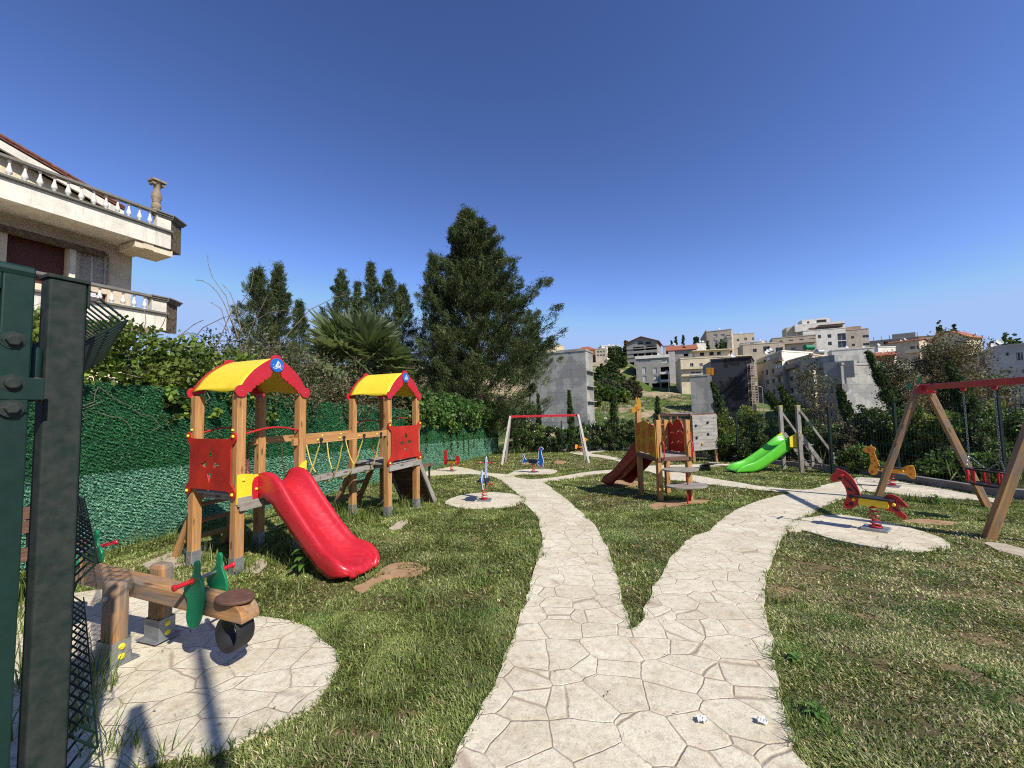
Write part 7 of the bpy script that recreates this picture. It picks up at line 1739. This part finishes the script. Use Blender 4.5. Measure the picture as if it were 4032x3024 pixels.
for z in (at(325, 1450, 1.36).z, at(325, 2100, 1.36).z, at(325, 2690, 1.36).z): cl_ = MB(); cl_.box(p0 - pd_*.0 - pn_*.012 + Z*z, (.03, .035, .085), Matrix((pd_, pn_, Z)).transposed()); clo = cl_.build('clamp', M['wire'], wp, bevel=.003)
b = MB(); p = at(358, 1170, 1.33); b.tube([p-pn_*.05, p+pn_*.02], .011, 6); b.tube([p-pn_*.012, p+pn_*.012], .017, 6); b.build('clamp_bolt', M['steel'], wp, bevel=.001)
b = MB(); q_ = at(306, 1600, 1.34); b.bar(Vector((q_.x, q_.y, gpn)), Vector((q_.x, q_.y, gtop-.03)), .012, .02); b.build('edge_strip', M['gatepaint'], wp)

# ================================================================ things behind the viewer that throw shadows on the left pad
def back(p, h): return p + sd*(h/sd.z)
def lit(px, py): return gp(px, py, .022)
tip = back(lit(772, 2490), 5.6); lp_ = empty('lamp_post', (tip.x, tip.y, GZ(tip.x, tip.y)), 'tall slim lamp post behind the viewer whose shadow crosses the left pad', 'lamp post')
b = MB(); b.tube([(tip.x, tip.y, GZ(tip.x, tip.y)), tip], [.05, .034], 12); b.build('pole', M['postpaint'], lp_, smooth=True)
b = MB(); b.lathe([(.001, 0), (.06, 0), (.05, .12), (.001, .14)], tip, 12); b.build('lamp_head', M['white'], lp_, smooth=True)
ap = back(lit(541, 2780), 2.7); f1_ = back(lit(486, 3013), 2.4); f2_ = back(lit(596, 2990), 2.4); f1_ += (f1_-ap)*1.4; f2_ += (f2_-ap)*1.4
tr_ = empty('shadow_caster', ap-Z*.6, 'unseen bars added above the viewer to cast the A shaped shadow on the left pad', 'shadow caster')  # added out of view, shaped only to cast that shadow
b = MB(); b.bar(ap, f1_, .06, .03, up=EV); b.bar(ap, f2_, .04, .03, up=EV); b.build('caster_bars', M['postpaint'], tr_)
b = MB(); g1 = Vector((f1_.x-.1, f1_.y-.3, 0)); b.bar(f1_, Vector((g1.x, g1.y, GZ(g1.x, g1.y))), .05, .05); b.build('caster_post', M['postpaint'], tr_)
# ================================================================ lawn
def lawn(n, ylo, yhi, hscale, wscale, seed):
    """points evenly over the ground seen between ylo and yhi"""
    y = np.sqrt(rng.uniform(ylo**2, yhi**2, n)); x = rng.uniform(-1.42, 1.42, n)*(y+1.1)
    xw = np.interp(y, [0, WA.y, WB.y], [WA.x - wd.x/wd.y*WA.y, WA.x, WB.x]) + .03
    xr = np.interp(y, [3, 4, 7.41, 10.3, 14, 20, 22.3, 24], [9.6, 9.6, 8.9, 9.5, 9.1, 7.9, 6, 6])-.05
    ok = (x > xw) & (x < xr+.5) & (y < 23.6); x, y = x[ok], y[ok]
    on = inpoly(x, y, walk) & ~inpoly(x, y, wedge)
    for p in pads: on |= inpoly(x, y, p)
    dens = np.ones(len(x))
    for p in dirts:
        i_ = inpoly(x, y, p); dens[i_] = .02 + .5*(vnoise(x[i_], y[i_], .16, 61) > .66)
    # wear: thinner and drier to the right, lush to the left
    dry = np.clip((x+.5-.15*y)/3.0, 0, 1)*np.clip((6.5-y)/2.5, 0, 1)
    pn = vnoise(x, y, .9, 51)*.6 + vnoise(x, y, .28, 52)*.4
    dens *= np.clip(.55 + 1.1*(pn-.32) + .35*(1-dry), .12, 1)*np.where(vnoise(x, y, .22, 71)*.6+vnoise(x, y, .07, 72)*.4 < .22+.09*dry, .15, 1)
    ok = (~on) & (rng.random(len(x)) < dens); x, y, dry, pn = x[ok], y[ok], dry[ok], pn[ok]; n = len(x)
    d = np.hypot(x, y)
    tall = vnoise(x, y, .55, 53); h = .88*(.018 + .04*np.clip(tall-.3, 0, 1)*(1-.7*dry) + .009*(1-dry))*hscale
    near_edge = 1.0
    h *= rng.uniform(.55, 1.35, n)
    z = CZ-1.43-.055*y + .12*np.exp(-((x+1.9)**2+(y-6.7)**2)/4.5)
    P = np.stack([x, y, z], 1); a = rng.uniform(0, 2*PI, n); lean = rng.uniform(.15, 1.15, n)*(1+.5*dry)
    comb = vnoise(x, y, .35, 54)*2*PI*1.5
    a = np.where(rng.random(n) < .5, comb+rng.normal(0, .5, n), a)
    D = np.stack([np.cos(a)*lean, np.sin(a)*lean, np.ones(n)], 1); D = unit(D)
    B = np.stack([-np.sin(a+rng.normal(0, .6, n)), np.cos(a), np.zeros(n)], 1); w_ = (.0022+.00052*d)*wscale*rng.uniform(.7, 1.3, n)
    mid = P + D*h[:, None]*.55; tip = P + (D*np.array([1.5, 1.5, .78]))*h[:, None]*1.05
    V = np.stack([P-B*w_[:, None], P+B*w_[:, None], mid+B*w_[:, None]*.8, mid-B*w_[:, None]*.8, tip], 1)
    g1, g2, g3, st = np.array([.17, .21, .05]), np.array([.085, .13, .03]), np.array([.29, .31, .10]), np.array([.50, .43, .25])
    t = rng.random((n, 1)); big = vnoise(x, y, 2.2, 55)[:, None]
    col = g1*(1-t) + g2*t; m_ = rng.random(n) < .16; col[m_] = g3
    col = col*(1-.25*big) + g3*.25*big
    sd = rng.random(n) < (.05 + .36*dry*np.clip(.4+1.2*(1-pn), 0, 1) + .12*(pn < .4)); col[sd] = st*rng.uniform(.6, 1.25, (sd.sum(), 1))
    tone = .72+.6*vnoise(x, y, .42, 73)[:, None]; tuft = (vnoise(x, y, .3, 74) > .74)[:, None]; col = np.where(tuft & (rng.random((n, 1)) < .45), np.array([.09, .15, .035])*1.1, col)*tone
    col = col*np.clip(1+.3*rng.normal(size=(n, 1)), .35, 1.9)
    i0 = np.arange(n)*5
    return V.reshape(-1, 3), i0, np.repeat(col, 5, axis=0)
Vs, Is, Cs = [], [], []; off = 0
for (n, a, b, hs__, ws) in LAWN:
    V, i0, c = lawn(n, a, b, hs__, ws, 0); Vs.append(V); Is.append(i0+off); Cs.append(c); off += len(V)
V = np.concatenate(Vs); i0 = np.concatenate(Is); C = np.concatenate(Cs)
tri = np.concatenate([np.stack([i0, i0+1, i0+2], 1), np.stack([i0, i0+2, i0+3], 1), np.stack([i0+3, i0+2, i0+4], 1)])
tag(npmesh('grass', V, tri, M['grass'], C), kind='stuff')
# long tufts along edges, posts and under the wall
def tufts(spots, name='grass_tufts'):
    P = []; H = []
    for (x, y, r_, n, h) in spots:
        a = rng.uniform(0, 2*PI, n); rr = r_*np.sqrt(rng.random(n)); P.append(np.stack([x+rr*np.cos(a), y+rr*np.sin(a), np.zeros(n)], 1)); H.append(h*rng.uniform(.4, 1.2, n))
    P = np.concatenate(P); H = np.concatenate(H); n = len(P); x, y = P[:, 0], P[:, 1]
    P[:, 2] = CZ-1.43-.055*y + .12*np.exp(-((x+1.9)**2+(y-6.7)**2)/4.5)
    a = rng.uniform(0, 2*PI, n); ln = rng.uniform(.2, .9, n); D = np.stack([np.cos(a), np.sin(a), np.zeros(n)], 1); B = np.stack([-np.sin(a), np.cos(a), np.zeros(n)], 1)
    w_ = .003+.0003*np.hypot(x, y); rows = []
    for k in range(4):
        t = k/3; c = P + D*(ln*H*t*t)[:, None] + np.array([0, 0, 1])*(H*(t-.25*t*t*ln))[:, None]
        rows += [c-B*(w_*(1-.9*t))[:, None], c+B*(w_*(1-.9*t))[:, None]]
    V = np.stack(rows, 1).reshape(-1, 3); i = (np.arange(n)*8)[:, None]
    Fc = np.concatenate([np.stack([i[:, 0]+2*k, i[:, 0]+2*k+1, i[:, 0]+2*k+3, i[:, 0]+2*k+2], 1) for k in range(3)])
    cc = np.array([(.13, .18, .035), (.09, .14, .028), (.2, .24, .06), (.33, .3, .14)])[rng.choice(4, n, p=[.4, .35, .18, .07])]*np.clip(1+.2*rng.normal(size=(n, 1)), .5, 1.6)
    tag(npmesh(name, V, Fc, M['grass'], np.repeat(cc, 8, axis=0)), kind='stuff')
sp = []
for s_ in np.arange(-3, WL, .22): p = WP(s_, 0, random.uniform(.04, .3)); sp.append((p.x, p.y, .13, 26, random.uniform(.10, .22)))
for u0 in (0, 2.27):
    for v in (0, -GAP):
        for u in (u0, u0+GAP): b = L(v, u, 0); sp += [(b.x+random.uniform(-.2, .2), b.y+random.uniform(-.1, .2), .14, 40, random.uniform(.12, .24)) for _ in range(3)]
for (px, py, h) in ((1300, 2060, .3), (1400, 2050, .3), (1240, 2050, .26), (1340, 2020, .26), (1180, 2230, .16), (1100, 2210, .16), (1300, 2260, .14), (1450, 2270, .1), (1650, 2390, .13), (2100, 2200, .14), (2060, 2150, .14), (1900, 2300, .12), (1750, 2480, .12), (1640, 2620, .12), (1500, 2800, .1), (3640, 1980, .2), (3700, 1985, .18), (3600, 1975, .2), (1570, 2030, .2), (1490, 2030, .2), (1450, 2060, .2), (2620, 1965, .14), (2670, 1960, .14), (2480, 1890, .1), (3100, 2380, .12), (3200, 2860, .1), (3080, 2600, .09), (2010, 2060, .14), (3740, 2010, .15)):
    p = gp(px, py); sp.append((p.x, p.y, .02*p.y+.07, 60, h))
for _ in range(420):
    y = random.uniform(2, 14); x = random.uniform(-1.3, 1.3)*y
    if x < -6.2+.229*y or x > 8.8: continue
    if inpoly(np.array([x]), np.array([y]), walk)[0] and not inpoly(np.array([x]), np.array([y]), wedge)[0]: continue
    if any(inpoly(np.array([x]), np.array([y]), p)[0] for p in pads): continue
    sp.append((x, y, random.uniform(.03, .09), 14, random.uniform(.05, .10) if x > .3 else random.uniform(.07, .15)))
for lp, nn in ((walk, 900), (wedge, 380)) + tuple((p, 110) for p in pads):
    pts_ = [Vector(p) for p in lp]
    for _ in range(nn):
        i = random.randrange(len(pts_)); a, b_ = pts_[i], pts_[(i+1) % len(pts_)]
        if (b_-a).length < .02 and random.random() < .6: continue
        p = a.lerp(b_, random.random()); 
        if p.y < 1.2 or p.y > 12: continue
        sp.append((p.x, p.y, .025, 7, random.uniform(.035, .085)))
tufts(sp, 'grass_tufts')
# leaf and straw litter blown onto the walk
n = 900; y = np.sqrt(rng.uniform(1.2, 60, n)); x = rng.uniform(-1.3, 1.3, n)*y; k = inpoly(x, y, walk) & ~inpoly(x, y, wedge)
for p in pads: k |= inpoly(x, y, p)
x, y = x[k], y[k]; n = len(x); z = CZ-1.43-.055*y+.12*np.exp(-((x+1.9)**2+(y-6.7)**2)/4.5)+.038
Ad = np.stack([rng.normal(size=n), rng.normal(size=n), rng.normal(size=n)*.1], 1)
tag(leaves('fallen_leaves', np.stack([x, y, z], 1), Ad, rng.uniform(.008, .035, n), rng.uniform(.003, .009, n), M['leaf'], np.array([(.3, .22, .12), (.12, .13, .05), (.4, .33, .2)])[rng.integers(0, 3, n)], None, np.stack([rng.normal(size=n), rng.normal(size=n), rng.normal(size=n)*.15], 1)), kind='stuff')
# wiry grass by the mesh panel
tufts([(gp(px, py).x, gp(px, py).y, .08, 26, h) for px, py, h in ((395, 2740, .3), (350, 2690, .34), (330, 2880, .3), (420, 2960, .2), (250, 2900, .34), (110, 2500, .4), (120, 2700, .4), (90, 2900, .45), (100, 2350, .35), (60, 2450, .4), (470, 2990, .14), (620, 3010, .12))], 'wiry_grass')
# broad leaved weeds
def weed(px, py, h, n, l, w_, label, spread=.8):
    p = gp(px, py); r = empty('weed', p, label, 'weed'); k = n; a = np.arange(k)*2.4 + rng.normal(0, .2, k); t = rng.uniform(.15, 1, k)
    mb = MB(); mb.tube([p, p+Z*h], [.008, .004], 6); mb.build('stem', simple('weed_stem', (.12, .2, .05), .6, .2, 9, .05), r)
    V = []; Fc = []; col = []
    for i in range(k):
        b = Vector(p) + Z*h*t[i]*.9; d = Vector((math.cos(a[i]), math.sin(a[i]), 0)); el = .25+.9*t[i]; s = Vector((-d.y, d.x, 0)); ll = l*(1.15-.5*t[i]); base = len(V); f = random.uniform(.75, 1.3); c = [.075*f, .15*f, .03*f]
        for j in range(7):
            u = j/6; q_ = b + d*ll*u*math.cos(el*(1-u*.9))*spread + Z*ll*(math.sin(el)*u - .75*u*u*.8); wj = w_*math.sin(PI*(u**.8)*.97+.05)*.5*(1+.12*math.sin(j*4)); V += [q_-s*wj+Z*wj*.25, q_, q_+s*wj+Z*wj*.25]; col += [c, [x*1.5 for x in c], c]
        for j in range(6):
            o_ = base+3*j; Fc += [(o_, o_+1, o_+4, o_+3), (o_+1, o_+2, o_+5, o_+4)]
    npmesh('leaf_rosette', np.array([tuple(v) for v in V]), np.array(Fc), M['leaf'], np.array(col), r, smooth=True)
weed(1195, 2262, .27, 24, .19, .06, 'broad leaved weed growing under the red slide')
weed(3215, 2830, .05, 12, .09, .03, 'dark leafy weed clump in the right lawn by the walk edge')
weed(3130, 2610, .04, 10, .07, .025, 'low weed clump at the right edge of the walk')
weed(3690, 1990, .16, 16, .16, .04, 'light leaved weed tuft under the far leg of the large swing')
# yellow wild flowers
fm_ = MB()
for _ in range(60):
    p = gp(random.uniform(1820, 2010), random.uniform(1795, 1850)) if random.random() < .7 else gp(random.uniform(1700, 1900), random.uniform(1780, 1860)); p.z += .12
    if WA.x+(p.y-WA.y)*wd.x/wd.y > p.x: continue
    for j in range(5):
        a = 2*PI*j/5; fm_.add([p, p+Vector((math.cos(a-.5), math.sin(a-.5), .3))*.018, p+Vector((math.cos(a), math.sin(a), .4))*.03, p+Vector((math.cos(a+.5), math.sin(a+.5), .3))*.018], [(0, 1, 2, 3)])
tag(fm_.build('wildflowers', M['yellow2']), kind='stuff')
